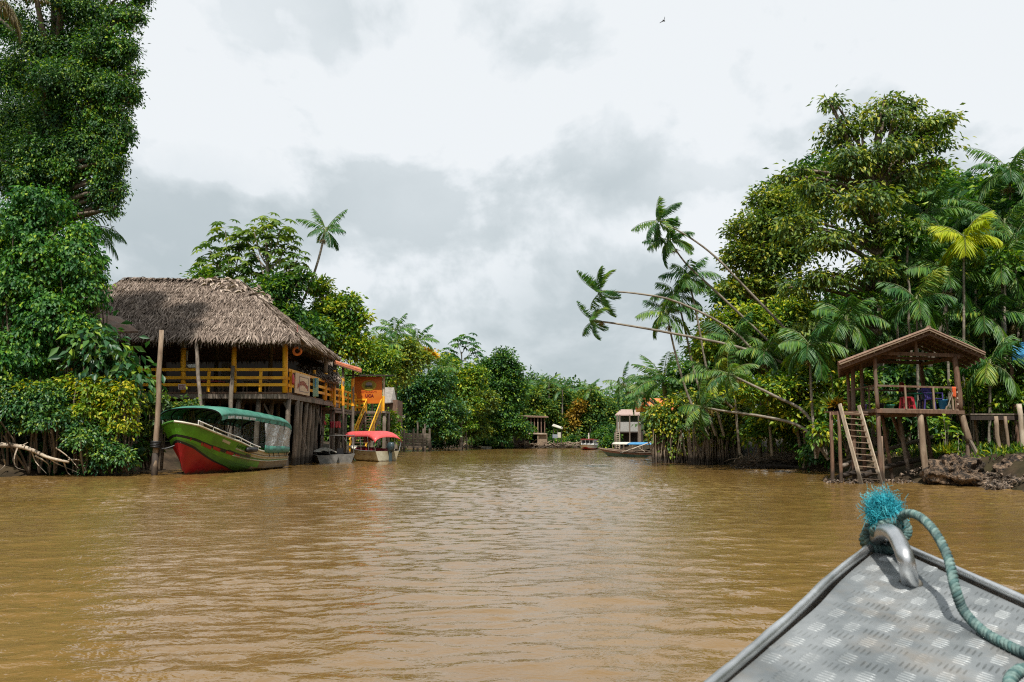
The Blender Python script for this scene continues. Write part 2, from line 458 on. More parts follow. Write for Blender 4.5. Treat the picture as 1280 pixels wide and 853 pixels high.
def bez(pts, n):
    """smooth path through points (Catmull-Rom)"""
    pts = [Vector(p) for p in pts]
    if len(pts) == 2: return [pts[0].lerp(pts[1], i / n) for i in range(n + 1)]
    q = [pts[0] * 2 - pts[1]] + pts + [pts[-1] * 2 - pts[-2]]
    out = []
    m = len(pts) - 1
    for i in range(n + 1):
        x = i / n * m; k = min(int(x), m - 1); t = x - k
        p0, p1, p2, p3 = q[k], q[k + 1], q[k + 2], q[k + 3]
        out.append(0.5 * ((2 * p1) + (p2 - p0) * t + (2 * p0 - 5 * p1 + 4 * p2 - p3) * t * t + (3 * p1 - p0 - 3 * p2 + p3) * t ** 3))
    return out

def palm(name, label, path, seed, flen=1.8, nf=11, ll=0.55, lw=0.05, hang=0.7, tr=(0.075, 0.05), mat='palm', group=None, e=(1.35, -0.5), droop=(0.9, 1.5), nl=24, shaft=True, fruit=True, dead=0, azs=None, tint=0.58, axis=None, cat='palm tree', fruitcol='palm_dry'):
    """a slender palm: curved stem through the points of path (ground first), crown of feather leaves"""
    rng = np.random.default_rng(seed); random.seed(seed)
    pts = bez(path, 16)
    t = thing(name, label, cat, pts[0], group)
    mb = MB()
    mb.tube(pts, [tr[0] + (tr[1] - tr[0]) * i / 16 for i in range(17)], 7, 0, False, 0.04)
    mb.part('trunk', M['palm_bark'], t, smooth=True)
    head = pts[-1]; tg = (pts[-1] - pts[-3]).normalized()
    ax = Vector(axis).normalized() if axis is not None else (tg * 0.75 + Vector((0, 0, 0.55))).normalized()
    Rm = np.array(Vector((0, 0, 1)).rotation_difference(ax).to_matrix())
    lv, rb = Leaves(), MB()
    z0 = np.zeros(3)
    for i in range(nf):
        f = (i + 0.5) / nf
        az = (i * 2.399 + rng.normal() * 0.12) if azs is None else azs[i % len(azs)] + rng.normal() * 0.08
        e0 = e[0] + (e[1] - e[0]) * f + rng.normal() * 0.08
        frond(lv, rb, rng, z0, az, e0, flen * (0.82 + 0.3 * rng.random()), droop[0] + (droop[1] - droop[0]) * f * (0.7 + 0.6 * rng.random()), nl, ll, lw, hang, tint + 0.1 * rng.normal(), tr[1] * 0.35)
    # tilt the whole crown along the stem
    h = np.array(head)
    lv.a = [((a @ Rm.T) + h, b) for a, b in lv.a]
    rb.v = [tuple(Rm @ np.array(v) + h) for v in rb.v]
    for q in range(dead):
        dl, dm = Leaves(), MB()
        frond(dl, dm, rng, h - np.array([0, 0, 0.1]), rng.random() * 6.28, -0.7, flen * 0.8, 0.8, 18, ll * 0.8, lw * 0.8, 1.0, 0.5, tr[1] * 0.3)
        dl.part('dead_frond', LM['palm_dry'], t)
    c = lv.part('crown', LM[mat], t)
    rb.part('leaf_stalks', M['leaf_stalk'], c)
    if shaft:
        m2 = MB(); m2.tube([head - tg * flen * 0.32, head - tg * flen * 0.1, head + tg * flen * 0.12], [tr[1] * 1.25, tr[1] * 1.7, tr[1] * 0.9], 8)
        m2.part('crown_shaft', M['leaf_stalk'], t, smooth=True)
    if fruit:
        fl = Leaves(); n = 46
        p0 = h - np.array(tg) * flen * 0.34
        a = _rdir(rng, n); a[:, 2] = -np.abs(a[:, 2]) * 1.3 - 0.3
        fl.add(np.tile(p0, (n, 1)), a, _rdir(rng, n), flen * 0.26 * (0.6 + 0.5 * rng.random(n)), flen * 0.02, 0.5)
        fl.part('fruit_stalks', LM[fruitcol], t)
    return t

M['leaf_stalk'] = nmat('green_leaf_stalk', (0.07, 0.10, 0.03), (0.16, 0.18, 0.06), 4, 0.6)
M['vine_stem'] = nmat('thin_vine_stem', (0.06, 0.06, 0.03), (0.13, 0.12, 0.06), 4, 0.8)

def rosette_leaves(lv, rng, c, R, n=9, lobes=8, tint=0.5, down=0.35):
    """umbrella leaves at a branch end: each leaf is a star of lobes on a stalk"""
    for i in range(n):
        az = i * 2.399 + rng.normal() * 0.2; el = 0.9 - 1.5 * (i + 0.5) / n
        h = np.array([math.cos(az) * math.cos(el), math.sin(az) * math.cos(el), math.sin(el)])
        p = np.asarray(c) + h * R * (0.75 + 0.4 * rng.random())
        nr = _unit((h * 0.55 + np.array([0, 0, 0.9]))[None, :])[0]
        e1 = _unit(np.cross(nr, [0.3, 0.2, 0.9])[None, :])[0]; e2 = np.cross(nr, e1)
        a = np.linspace(0, 2 * PI, lobes, endpoint=False) + rng.random() * 6
        ax = np.cos(a)[:, None] * e1 + np.sin(a)[:, None] * e2 - np.array([0, 0, down])
        s = R * 0.62 * (0.8 + 0.4 * rng.random())
        lv.add(np.tile(p, (lobes, 1)), ax, np.tile(nr, (lobes, 1)), s * (0.85 + 0.3 * rng.random(lobes)), s * 0.36, tint + 0.16 * rng.normal() + 0.08 * rng.normal(size=lobes), 0.12, 0.1)

def cecropia(label, d, trunk, tips, seed, R=0.75, mat='olive', name='umbrella_tree', group=None, nleaf=10):
    """pale thin trunk, few candelabra branches, star leaves bunched at their ends"""
    rng = np.random.default_rng(seed); random.seed(seed)
    base = PX(trunk[0], d, 0.6); top = P(trunk[1], trunk[2], d)
    t = thing(name, label, 'tree', base, group)
    mb = MB(); H = (top - base).length; r0 = max(0.09, H * 0.011)
    mb.tube(bez([base - Vector((0, 0, 0.4)), base.lerp(top, 0.5) + Vector((0.05 * H * random.uniform(-.4, .4), 0, 0)), top], 8), [r0 * (1.1 - 0.07 * i) for i in range(9)], 8, 0, False)
    lv = Leaves()
    for tp in tips:
        e = P(tp[0], tp[1], d + (tp[2] if len(tp) > 2 else rng.normal() * 0.9))
        a = base.lerp(top, min(0.98, max(0.45, ((e.z - base.z) / (top.z - base.z)) - 0.16)))
        limb(mb, a, e, r0 * 0.42, r0 * 0.2, -0.18)
        rosette_leaves(lv, rng, e, R * (0.85 + 0.3 * rng.random()), nleaf, tint=0.45)
    mb.part('trunk', M['bark_pale'], t, smooth=True)
    lv.part('crown', LM[mat], t)
    return t
# ------------------------------------------------------------------ camera, light, sky
cam = bpy.data.cameras.new('camera'); camo = bpy.data.objects.new('camera', cam); COL.objects.link(camo)
camo.location = (0, 0, CAMZ); camo.rotation_euler = (PI / 2 + TH, 0, 0)
cam.sensor_width = 36; cam.lens = F / 1280 * 36; cam.clip_start = 0.05; cam.clip_end = 6000
cam.dof.use_dof = True; cam.dof.focus_distance = 32; cam.dof.aperture_fstop = 9
SC.camera = camo

SUND = Vector((-0.03, -0.52, 0.95)).normalized()      # towards the sun: high, from the left and a little behind
sun = bpy.data.lights.new('sun', 'SUN'); sun.energy = 4.5; sun.angle = math.radians(1.5); sun.color = (1.0, 0.95, 0.87)
suno = bpy.data.objects.new('sun', sun); COL.objects.link(suno)
suno.rotation_euler = SUND.to_track_quat('Z', 'Y').to_euler(); suno.location = (0, 0, 40)

W = bpy.data.worlds.new('World'); SC.world = W; W.use_nodes = True
nt = W.node_tree; nt.nodes.clear(); L = nt.links
def N(t, **k):
    n = nt.nodes.new(t)
    for a, b in k.items(): setattr(n, a, b)
    return n
def MA(op, a, b=None, c=None, clamp=False):
    n = N('ShaderNodeMath', operation=op, use_clamp=clamp)
    for i, v in enumerate((a, b, c)):
        if v is None: continue
        if isinstance(v, (int, float)): n.inputs[i].default_value = v
        else: L.new(v, n.inputs[i])
    return n.outputs[0]
def MRN(v, a, b, c=0.0, d=1.0, smooth=False):
    n = N('ShaderNodeMapRange'); n.clamp = True
    if smooth: n.interpolation_type = 'SMOOTHSTEP'
    L.new(v, n.inputs[0])
    for i, x in enumerate((a, b, c, d)): n.inputs[i + 1].default_value = x
    return n.outputs[0]
out = N('ShaderNodeOutputWorld'); bg = N('ShaderNodeBackground')
sky = N('ShaderNodeTexSky', sky_type='NISHITA'); sky.sun_disc = False
sky.sun_elevation = math.asin(SUND.z); sky.sun_rotation = math.atan2(SUND.x, SUND.y)
sky.air_density = 1.0; sky.dust_density = 2.0
tc = N('ShaderNodeTexCoord'); sep = N('ShaderNodeSeparateXYZ'); L.new(tc.outputs['Generated'], sep.inputs[0])
X, Y, Z = sep.outputs
zz = MA('ADD', MA('MAXIMUM', Z, 0.0), 0.42)
cu, cv = MA('DIVIDE', X, zz), MA('DIVIDE', Y, zz)
cmb = N('ShaderNodeCombineXYZ'); L.new(cu, cmb.inputs[0]); L.new(cv, cmb.inputs[1]); cmb.inputs[2].default_value = 3.7
def fbm(scale, det, rough, dist=0.0, off=(0, 0, 0), st=(1, 1, 1)):
    mp = N('ShaderNodeMapping'); mp.inputs['Location'].default_value = off; mp.inputs['Scale'].default_value = st
    L.new(cmb.outputs[0], mp.inputs['Vector'])
    n = N('ShaderNodeTexNoise'); n.inputs['Scale'].default_value = scale; n.inputs['Detail'].default_value = det
    n.inputs['Roughness'].default_value = rough; n.inputs['Distortion'].default_value = dist
    L.new(mp.outputs[0], n.inputs['Vector'])
    return n.outputs[0]
def lump(px, py, r, soft=1.6, inner=0.0):
    """a bank of cloud in one part of the sky"""
    v = (P(px, py, 100) - Vector((0, 0, CAMZ))).normalized()
    d = N('ShaderNodeVectorMath', operation='DISTANCE'); d.inputs[1].default_value = v
    nn = N('ShaderNodeVectorMath', operation='ADD'); L.new(tc.outputs['Generated'], nn.inputs[0]); L.new(warp, nn.inputs[1])
    L.new(nn.outputs[0], d.inputs[0])
    return MRN(d.outputs['Value'], r / 1000 * soft, r / 1000 * inner, 0, 1, True)
wn = N('ShaderNodeTexNoise'); wn.inputs['Scale'].default_value = 9.0; wn.inputs['Detail'].default_value = 8; wn.inputs['Roughness'].default_value = 0.62
L.new(tc.outputs['Generated'], wn.inputs['Vector'])
ws = N('ShaderNodeVectorMath', operation='SUBTRACT'); L.new(wn.outputs['Color'], ws.inputs[0]); ws.inputs[1].default_value = (0.5, 0.5, 0.5)
wm = N('ShaderNodeVectorMath', operation='SCALE'); L.new(ws.outputs[0], wm.inputs[0]); wm.inputs['Scale'].default_value = 0.14
warp = wm.outputs[0]
big = fbm(0.9, 3, 0.5, 0.3, (4.2, 1.3, 0))
med = fbm(3.0, 9, 0.54, 0.25, (1.7, 8.1, 0), (1, 0.72, 1))
med2 = fbm(3.0, 9, 0.54, 0.25, (1.7 + 0.05, 8.1 - 0.12, 0), (1, 0.72, 1))     # the same clouds a little nearer the sun
fine = fbm(9.0, 6, 0.6, 0.2, (5.7, 2.1, 0))
# thin bright overcast, with heaps of cloud: brighter on the side towards the light, grey below
edge = MRN(MA('SUBTRACT', med, med2), -0.075, 0.075)
v = MA('ADD', MA('MULTIPLY', MRN(big, 0.3, 0.7), 0.10), MA('MULTIPLY', edge, MRN(Z, 0.02, 0.20, 0.20, 0.50)))
v = MA('ADD', v, MA('MULTIPLY', MRN(med, 0.36, 0.64, 0, 1, True), 0.09))
v = MA('ADD', v, MA('MULTIPLY', MRN(fine, 0.3, 0.7), 0.05))
v = MA('ADD', v, MRN(Z, 0.0, 0.40, 0.23, 0.48))
for (px, py, r, s) in ((250, 250, 130, -0.24), (200, 330, 120, -0.05), (420, 200, 70, -0.05), (640, 215, 50, -0.20), (765, 210, 60, -0.18), (720, 350, 150, -0.10), (640, 440, 200, -0.06), (330, 100, 160, 0.08), (200, 40, 200, 0.12), (980, 60, 300, 0.14), (700, 40, 250, 0.10), (560, 290, 130, 0.08), (470, 128, 70, 0.14), (530, 112, 45, 0.10), (622, 165, 45, 0.18), (770, 152, 52, 0.18), (815, 140, 34, 0.12), (890, 235, 60, 0.12)):
    v = MA('ADD', v, MA('MULTIPLY', lump(px, py, r, 1.35, 0.3), s * 1.25))
v = MA('ADD', v, 0.03)
cr = N('ShaderNodeValToRGB'); el = cr.color_ramp.elements
el[0].position = 0.0; el[0].color = (0.395, 0.455, 0.48, 1)
el[1].position = 1.0; el[1].color = (0.725, 0.755, 0.775, 1)
for p, c in ((0.35, (0.46, 0.515, 0.54, 1)), (0.65, (0.555, 0.605, 0.63, 1)), (0.85, (0.665, 0.705, 0.73, 1))):
    e = el.new(p); e.color = c
L.new(MA('SUBTRACT', v, 0.08, clamp=True), cr.inputs[0])
sc_ = N('ShaderNodeVectorMath', operation='SCALE'); L.new(cr.outputs[0], sc_.inputs[0]); sc_.inputs['Scale'].default_value = 10.0
mx = N('ShaderNodeMix', data_type='RGBA'); mx.inputs[0].default_value = 0.96
L.new(sky.outputs[0], mx.inputs[6]); L.new(sc_.outputs[0], mx.inputs[7])
L.new(mx.outputs[2], bg.inputs[0]); bg.inputs[1].default_value = 0.1
L.new(bg.outputs[0], out.inputs[0])
W.cycles.sampling_method = 'MANUAL'; W.cycles.sample_map_resolution = 512

vs = SC.view_settings; vs.view_transform = 'Standard'; vs.look = 'None'; vs.gamma = 1; vs.exposure = 0.3; vs.use_curve_mapping = False
SC.render.engine = 'CYCLES'
cy = SC.cycles; cy.use_denoising = False; cy.filter_width = 1.15; cy.max_bounces = 6; cy.diffuse_bounces = 3; cy.glossy_bounces = 3; cy.transmission_bounces = 5; cy.transparent_max_bounces = 8
cy.caustics_reflective = False; cy.caustics_refractive = False; cy.sample_clamp_indirect = 3; cy.sample_clamp_direct = 12

# ------------------------------------------------------------------ ground and water
YL = [(-200, -20), (20, -20), (30, -23), (36, -20.5), (41, -17.5), (46, -14.4), (60, -14.2), (75, -14.5), (100, -19), (125, -24), (400, -24)]
YR = [(-200, 19), (15, 17), (24, 15.6), (27, 15.2), (29, 14.6), (33, 15.0), (38, 15.2), (45, 14.2), (50, 12.0), (55, 10.6), (67, 11.4), (90, 11.2), (114, 12), (135, 11), (400, 11)]
def bank_s(x, y):
    xl = np.interp(y, [a for a, b in YL], [b for a, b in YL]); xr = np.interp(y, [a for a, b in YR], [b for a, b in YR])
    ye = np.interp(x, [-30, 0, 4, 12], [127.5, 128.5, 134, 138])
    return np.maximum(np.maximum(xl - x, x - xr), y - ye)
def ground_z(x, y):
    x = np.asarray(x, float); y = np.asarray(y, float)
    s = bank_s(x, y)
    s = s + 0.5 * np.sin(x * 1.7 + y * 0.9) * np.sin(y * 1.3) + 0.25 * np.sin(y * 3.1 + x * 2.3)
    h = np.clip(s * 0.42, -1.6, 1.05)
    h = np.where(s > 2.5, 1.05 + np.minimum((s - 2.5) * 0.05, 1.4), h)
    return h + 0.06 * np.sin(2.7 * x + 1.1 * y) * np.sin(3.3 * y)
def gz(x, y): return float(ground_z(x, y))
def axis(near, fine, far, gmax):
    a = list(np.arange(near[0], near[1], fine)); s = fine
    while a[-1] < far[1]: s = min(s * 1.35, gmax); a.append(a[-1] + s)
    s = fine; b = [near[0]]
    while b[-1] > far[0]: s = min(s * 1.35, gmax); b.append(b[-1] - s)
    return np.array(sorted(set(b[1:] + a)))
gx = axis((-36, 36), 0.7, (-4000, 4000), 600); gy = axis((16, 150), 0.9, (-2500, 5000), 600)
XX, YY = np.meshgrid(gx, gy); ZZ = ground_z(XX, YY)
nx, ny = len(gx), len(gy)
me = bpy.data.meshes.new('ground')
me.vertices.add(nx * ny); me.vertices.foreach_set('co', np.stack([XX, YY, ZZ], -1).reshape(-1).astype(np.float32))
q = (np.arange(ny - 1)[:, None] * nx + np.arange(nx - 1)[None, :]).reshape(-1)
idx = np.stack([q, q + 1, q + nx + 1, q + nx], -1)
me.loops.add(idx.size); me.loops.foreach_set('vertex_index', idx.reshape(-1).astype(np.int32))
me.polygons.add(len(q)); me.polygons.foreach_set('loop_start', (np.arange(len(q)) * 4).astype(np.int32)); me.update(calc_edges=True)
link_mesh('ground', me, M['mud'], kind='structure', smooth=True)

m, wt, wo = _nodes('muddy_river_water')
b = wt.nodes.new('ShaderNodeBsdfPrincipled'); b.inputs['IOR'].default_value = 1.333
geo = wt.nodes.new('ShaderNodeNewGeometry')
def wnoise(scale, st, det, rot=0.0, dist=0.0):
    mp = wt.nodes.new('ShaderNodeMapping'); mp.inputs['Scale'].default_value = st; mp.inputs['Rotation'].default_value = (0, 0, rot)
    wt.links.new(geo.outputs['Position'], mp.inputs['Vector'])
    n = wt.nodes.new('ShaderNodeTexNoise'); n.inputs['Scale'].default_value = scale; n.inputs['Detail'].default_value = det; n.inputs['Roughness'].default_value = 0.55; n.inputs['Distortion'].default_value = dist
    wt.links.new(mp.outputs[0], n.inputs['Vector'])
    return n.outputs[0]
silt = wnoise(0.16, (1, 0.6, 1), 5, 0.3, 0.6)
mr = wt.nodes.new('ShaderNodeMapRange'); mr.inputs[1].default_value = 0.35; mr.inputs[2].default_value = 0.65; wt.links.new(silt, mr.inputs[0])
wt.links.new(_mixc(wt, mr.outputs[0], (0.148, 0.083, 0.022), (0.192, 0.116, 0.038)), b.inputs['Base Color'])
b.inputs['Roughness'].default_value = 0.06; b.inputs['Specular IOR Level'].default_value = 1.0
def wmath(op, a, c):
    n = wt.nodes.new('ShaderNodeMath'); n.operation = op
    for i, v in enumerate((a, c)):
        if isinstance(v, (int, float)): n.inputs[i].default_value = v
        else: wt.links.new(v, n.inputs[i])
    return n.outputs[0]
calm = wnoise(0.07, (1, 0.5, 1), 2, 0.2)        # patches of calmer and choppier water
cm = wt.nodes.new('ShaderNodeMapRange'); cm.inputs[1].default_value = 0.35; cm.inputs[2].default_value = 0.65; cm.inputs[3].default_value = 0.45; cm.inputs[4].default_value = 1.25
wt.links.new(calm, cm.inputs[0])
h = wmath('ADD', wmath('MULTIPLY', wnoise(5.5, (0.8, 1.15, 1), 3, -0.2, 0.5), 0.032), wmath('MULTIPLY', wnoise(15.0, (0.8, 1.1, 1), 2, 0.1, 0.3), 0.008))
bp = wt.nodes.new('ShaderNodeBump'); bp.inputs['Strength'].default_value = 0.7; bp.inputs['Distance'].default_value = 1.0
wt.links.new(wmath('MULTIPLY', h, cm.outputs[0]), bp.inputs['Height']); wt.links.new(bp.outputs[0], b.inputs['Normal'])
wt.links.new(b.outputs[0], wo.inputs[0])
M['water'] = m
# the surface itself: wavelets of many lengths, most of them running along the river
def spaced(a, b, f): return list(np.arange(a, b, f))
wx_ = np.array(spaced(-60, -26, 1.0) + spaced(-26, 20, 0.085) + spaced(20, 61, 1.0))
wy_ = np.array(spaced(-220, -20, 8.0) + spaced(-20, 2, 0.5) + spaced(2, 14, 0.055) + spaced(14, 26, 0.09) + spaced(26, 50, 0.14) + spaced(50, 152, 0.30))
WX, WY = np.meshgrid(wx_, wy_)
wr = np.random.default_rng(12); hz_ = np.zeros_like(WX); hs_ = np.zeros_like(WX)
for i in range(80):
    lam = 0.22 * (6.0 ** (wr.random() ** 1.8)); k_ = 2 * PI / lam; th = PI / 2 + wr.normal() * 0.55; ph = wr.random() * 6.28
    w_ = np.sin(k_ * (WX * math.cos(th) + WY * math.sin(th)) + 0.5 * np.sin(0.31 * WX + 0.17 * WY + ph) + ph) / k_ * (lam / 0.5) ** -0.5
    if lam > 0.6: hz_ += w_
    else: hs_ += w_
ch = 0.75 + 0.60 * np.sin(0.23 * WX + 0.13 * WY + 1.0) * np.sin(0.11 * WY - 0.19 * WX + 2.0) + 0.30 * np.sin(0.55 * WX - 0.27 * WY)
fade = np.clip((70 - WY) / 40, 0.0, 1) 
HW = 0.0190 * (hz_ + hs_ * np.clip(ch, 0.25, 1.5) * fade)
HW = np.where((np.abs(WX + 3) < 24) & (WY > 1), HW, HW * 0.3)
me = bpy.data.meshes.new('river_water'); n1, n2 = len(wx_), len(wy_)
me.vertices.add(n1 * n2); me.vertices.foreach_set('co', np.stack([WX, WY, HW], -1).reshape(-1).astype(np.float32))
q = (np.arange(n2 - 1)[:, None] * n1 + np.arange(n1 - 1)[None, :]).reshape(-1); idx = np.stack([q, q + 1, q + n1 + 1, q + n1], -1)
me.loops.add(idx.size); me.loops.foreach_set('vertex_index', idx.reshape(-1).astype(np.int32)); me.polygons.add(len(q)); me.polygons.foreach_set('loop_start', (np.arange(len(q)) * 4).astype(np.int32)); me.update(calc_edges=True)
link_mesh('river_water', me, m, kind='structure', smooth=True)
# ================================================================== LEFT BANK
# ------------------------------------------------------------------ vegetation, near
def hang_vines(parent, name, d, starts, seed, mat='vine', leaf=0.17):
    """strands that dangle from the crown with leaves along them"""
    rng = np.random.default_rng(seed); random.seed(seed)
    for (px, py, ln) in starts:
        lv, mb = Leaves(), MB()
        a = P(px, py, d + rng.normal() * 0.5); n = 8; pts = [a]
        for i in range(n):
            pts.append(pts[-1] + Vector((rng.normal() * 0.08 + 0.03, rng.normal() * 0.06, -ln / n)))
        mb.tube(pts, 0.012, 4, 0, False)
        k = int(ln / 0.06)
        t = rng.random(k) * n * 0.999; i0 = t.astype(int); A = np.array([tuple(p) for p in pts])
        p = A[i0] + (A[np.minimum(i0 + 1, n)] - A[i0]) * (t - i0)[:, None] + rng.normal(size=(k, 3)) * 0.05
        ax = rng.normal(size=(k, 3)) * 0.6; ax[:, 2] -= 0.7
        lv.add(p, ax, rng.normal(size=(k, 3)) + [0, -0.6, 0.6], leaf * (0.7 + 0.6 * rng.random(k)), leaf * 0.55, 0.35 + 0.2 * rng.normal(size=k))
        o = lv.part(name, LM[mat], parent)
        mb.part('vine_stem', M['vine_stem'], o)

# the tall dark tree in the corner; its crown lets the sky through near the top
t = tree('tall_tree', 'towering dark tree at the left edge, crown running out of the top', 'tree', 38.5,
     [(20, 150, 62, 1), (58, 60, 52, 0.5, 0.8), (112, 18, 46, 0, 0.7), (150, 22, 26, -0.6, 0.6), (95, 108, 50, -0.5), (140, 112, 30, -0.8, 0.7), (55, 195, 48), (110, 185, 40, -0.5), (135, 205, 24, -0.8), (128, 245, 20, -0.8), (10, 30, 34, 1.5), (95, 250, 30), (160, -20, 36, 0, 0.7), (60, -40, 70, 0), (0, 215, 44, 0.5), (15, 95, 40, 1, 0.8), (75, 150, 40, 0), (120, 150, 36, -0.3), (150, 70, 26, -0.6), (125, 65, 36, -0.4), (80, 205, 36, -0.6), (145, 165, 24, -0.7), (45, 225, 40, 0), (140, 225, 16, -0.8), (95, 60, 36, 0), (155, 115, 18, -0.9), (164, 62, 9, -0.9, 1.3), (170, 92, 7, -0.9, 1.4), (153, 142, 9, -0.9, 1.3), (160, 172, 6, -0.9, 1.4), (149, 200, 8, -0.9, 1.3), (152, 238, 7, -0.9, 1.5), (142, 262, 8, -0.9, 1.4), (173, 22, 8, -0.8, 1.2), (167, 125, 6, -0.9, 1.5)],
     (30, 70, 40), 'deep', 11, leaf=0.155, asp=0.48, cov=1.15, per=11, up=0.45, shell=0.8, tint=(0.44, 0.32), tr=0.34, twigs=60, hang=0.22, flatc=0.95)
hang_vines(t, 'dangling_vine', 37.8, [(162, 52, 1.6), (160, 75, 2.4), (158, 95, 1.9), (150, 100, 1.6), (163, 100, 1.9), (146, 215, 1.1), (140, 235, 1.2), (130, 255, 1.4), (152, 130, 1.0), (104, 40, 1.5), (168, 12, 1.4), (170, 30, 1.0), (120, 215, 2.0)], 5, 'deep')

def mound(name, label, cat, d, blobs, mat, seed, leaf, cov=1.5, hang=0.45, stem=0.05, tint=(0.45, 0.28), asp=0.62, per=12, shell=0.35, group=None, gzz=0.4, up=0.5, low=-0.5, clump=None, flatc=0.5, hung=False):
    """climbers or a bush: stems from the ground into each blob and a coat of leaves"""
    rng = np.random.default_rng(seed); random.seed(seed)
    B = ragged([blob_px(b, d) for b in blobs], rng, 1)
    base = Vector(B[0][0]); base.z = gzz
    t = thing(name, label, cat, base, group)
    sm = []
    for c, r in B:
        mb = MB()
        a = Vector((c[0] + rng.normal() * r[0] * 0.3, c[1] + 0.4, gzz - 0.3 if not hung else c[2] + r[2] * 0.9))
        for q in range(3):
            limb(mb, a, Vector(c) + Vector(rng.normal(size=3) * r * 0.5), stem, stem * 0.5, 0.05, 4, 5)
        sm.append(mb)
    lv = Leaves()
    cc = clumps(lv, B, rng, leaf, asp, cov, clump, per, up, hang, shell, tint, flatc, low)
    for q in range(20):
        i = rng.integers(len(B)); c, r = B[i]
        tgt = cc[rng.integers(len(cc))]
        if np.linalg.norm(tgt - c) < r[0] * 1.6: limb(sm[i], c, tgt, stem * 0.5, stem * 0.2, 0.1, 3, 4)
    for mb in sm: mb.part('stem', M['bark'], t)
    lv.part('leaves', LM[mat] if isinstance(mat, str) else mat, t)
    return t

mound('hanging_creeper', 'creeper sheet hanging down the river side of the towering dark tree', 'vines', 37.6,
      [(148, 60, 14, 0, 2.2), (138, 120, 16, 0, 2.4), (120, 160, 14, 0, 2.2), (150, 180, 9, 0, 2.2), (128, 225, 14, 0, 2.0), (105, 90, 14, 0, 2.0), (70, 120, 16, 0, 2.2), (40, 200, 18, 0, 1.8), (85, 215, 16, 0, 1.8), (157, 30, 8, 0, 2.5)], 'vine', 27, 0.17, 1.2, 0.5, tint=(0.55, 0.32), shell=0.6, gzz=8.0, hung=True, stem=0.02)
mound('vine_curtain', 'bright green vine curtain hanging over the left bank below the towering dark tree', 'vines', 36.6,
      [(15, 290, 46), (58, 262, 34), (100, 296, 24), (95, 330, 32, -0.1, 1.2), (50, 330, 42, -0.2, 1.2), (108, 365, 26, -0.1, 1.3), (15, 380, 44, -0.3, 1.2), (62, 400, 44, -0.4, 1.1), (100, 412, 28, -0.2), (30, 450, 44, -0.6)], 'vine', 21, 0.19, 1.5, 0.42)
# big-leaved tree beside the thatched roof
mound('breadfruit_shrub', 'shrub with large dark lobed leaves between the vine curtain and the thatched roof', 'shrub', 36.2,
      [(132, 436, 20), (158, 458, 18), (118, 455, 24), (165, 480, 13), (112, 425, 16)], 'glossy', 22, 0.5, 1.5, 0.25, asp=0.42, per=7, shell=0.5)
mound('yellow_green_bush', 'bright yellow-green bush above the water left of the tall mooring pole', 'bush', 35.3,
      [(125, 490, 24), (152, 508, 20), (108, 515, 24), (150, 532, 17), (45, 492, 26, 0, 0.6), (158, 485, 12), (90, 480, 15)], 'lime', 23, 0.185, 1.35, 0.2, asp=0.55, up=0.7, tint=(0.66, 0.32))
mound('waterside_bush', 'dark glossy bush leaning over the water at the left bank above the bare fallen branch', 'bush', 34.6,
      [(25, 515, 30, 0, 0.8), (70, 528, 30, 0, 0.8), (5, 500, 40, 0.4), (105, 548, 24), (132, 566, 20), (150, 574, 15), (120, 582, 14), (62, 500, 30, 0.5), (18, 532, 16)], 'glossy', 24, 0.175, 1.5, 0.2, asp=0.5, up=0.7, tint=(0.52, 0.3), low=-0.3)
mound('scrub_bush', 'scruffy dull green bush behind the tall mooring pole under the restaurant deck', 'bush', 38.5,
      [(183, 505, 15), (178, 535, 16), (205, 505, 13), (180, 560, 13), (228, 512, 9), (240, 506, 6), (196, 530, 12), (165, 552, 15)], 'olive', 25, 0.22, 1.0, 0.15, asp=0.5, tint=(0.5, 0.3), shell=0.7)
# thicket behind the fallen branch; low leaf tint paints the cavity's shade
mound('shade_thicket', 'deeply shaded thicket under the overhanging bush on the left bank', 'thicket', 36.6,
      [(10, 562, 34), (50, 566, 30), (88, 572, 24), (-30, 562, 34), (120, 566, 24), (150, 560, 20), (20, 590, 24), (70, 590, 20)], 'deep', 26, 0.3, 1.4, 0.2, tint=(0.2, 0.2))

# palm behind the vine curtain, its fronds stick out at the right; another above the corner
palm('palm_tree', 'palm behind the vine curtain whose fronds droop out left of the thatched roof', [PX(95, 42, 0.6), P(98, 400, 42), P(104, 285, 42)], 31, 2.6, 12, 0.75, 0.06, 0.9, (0.12, 0.09), tint=0.5, azs=[0.0, -0.35, 0.5, 2.2, 3.2, 4.2, 1.2])
palm('palm_tree', 'palm at the top left corner with drying brown-tipped fronds hanging into the picture', [PX(-40, 35, 0.6), P(-34, 200, 35), P(-24, -12, 35)], 32, 2.7, 11, 0.8, 0.06, 1.2, (0.12, 0.09), mat='palm_dry', azs=[0.1, -0.5, 0.6, 2.5, 3.6, 1.4, 5], e=(0.7, -0.4), tint=0.35)

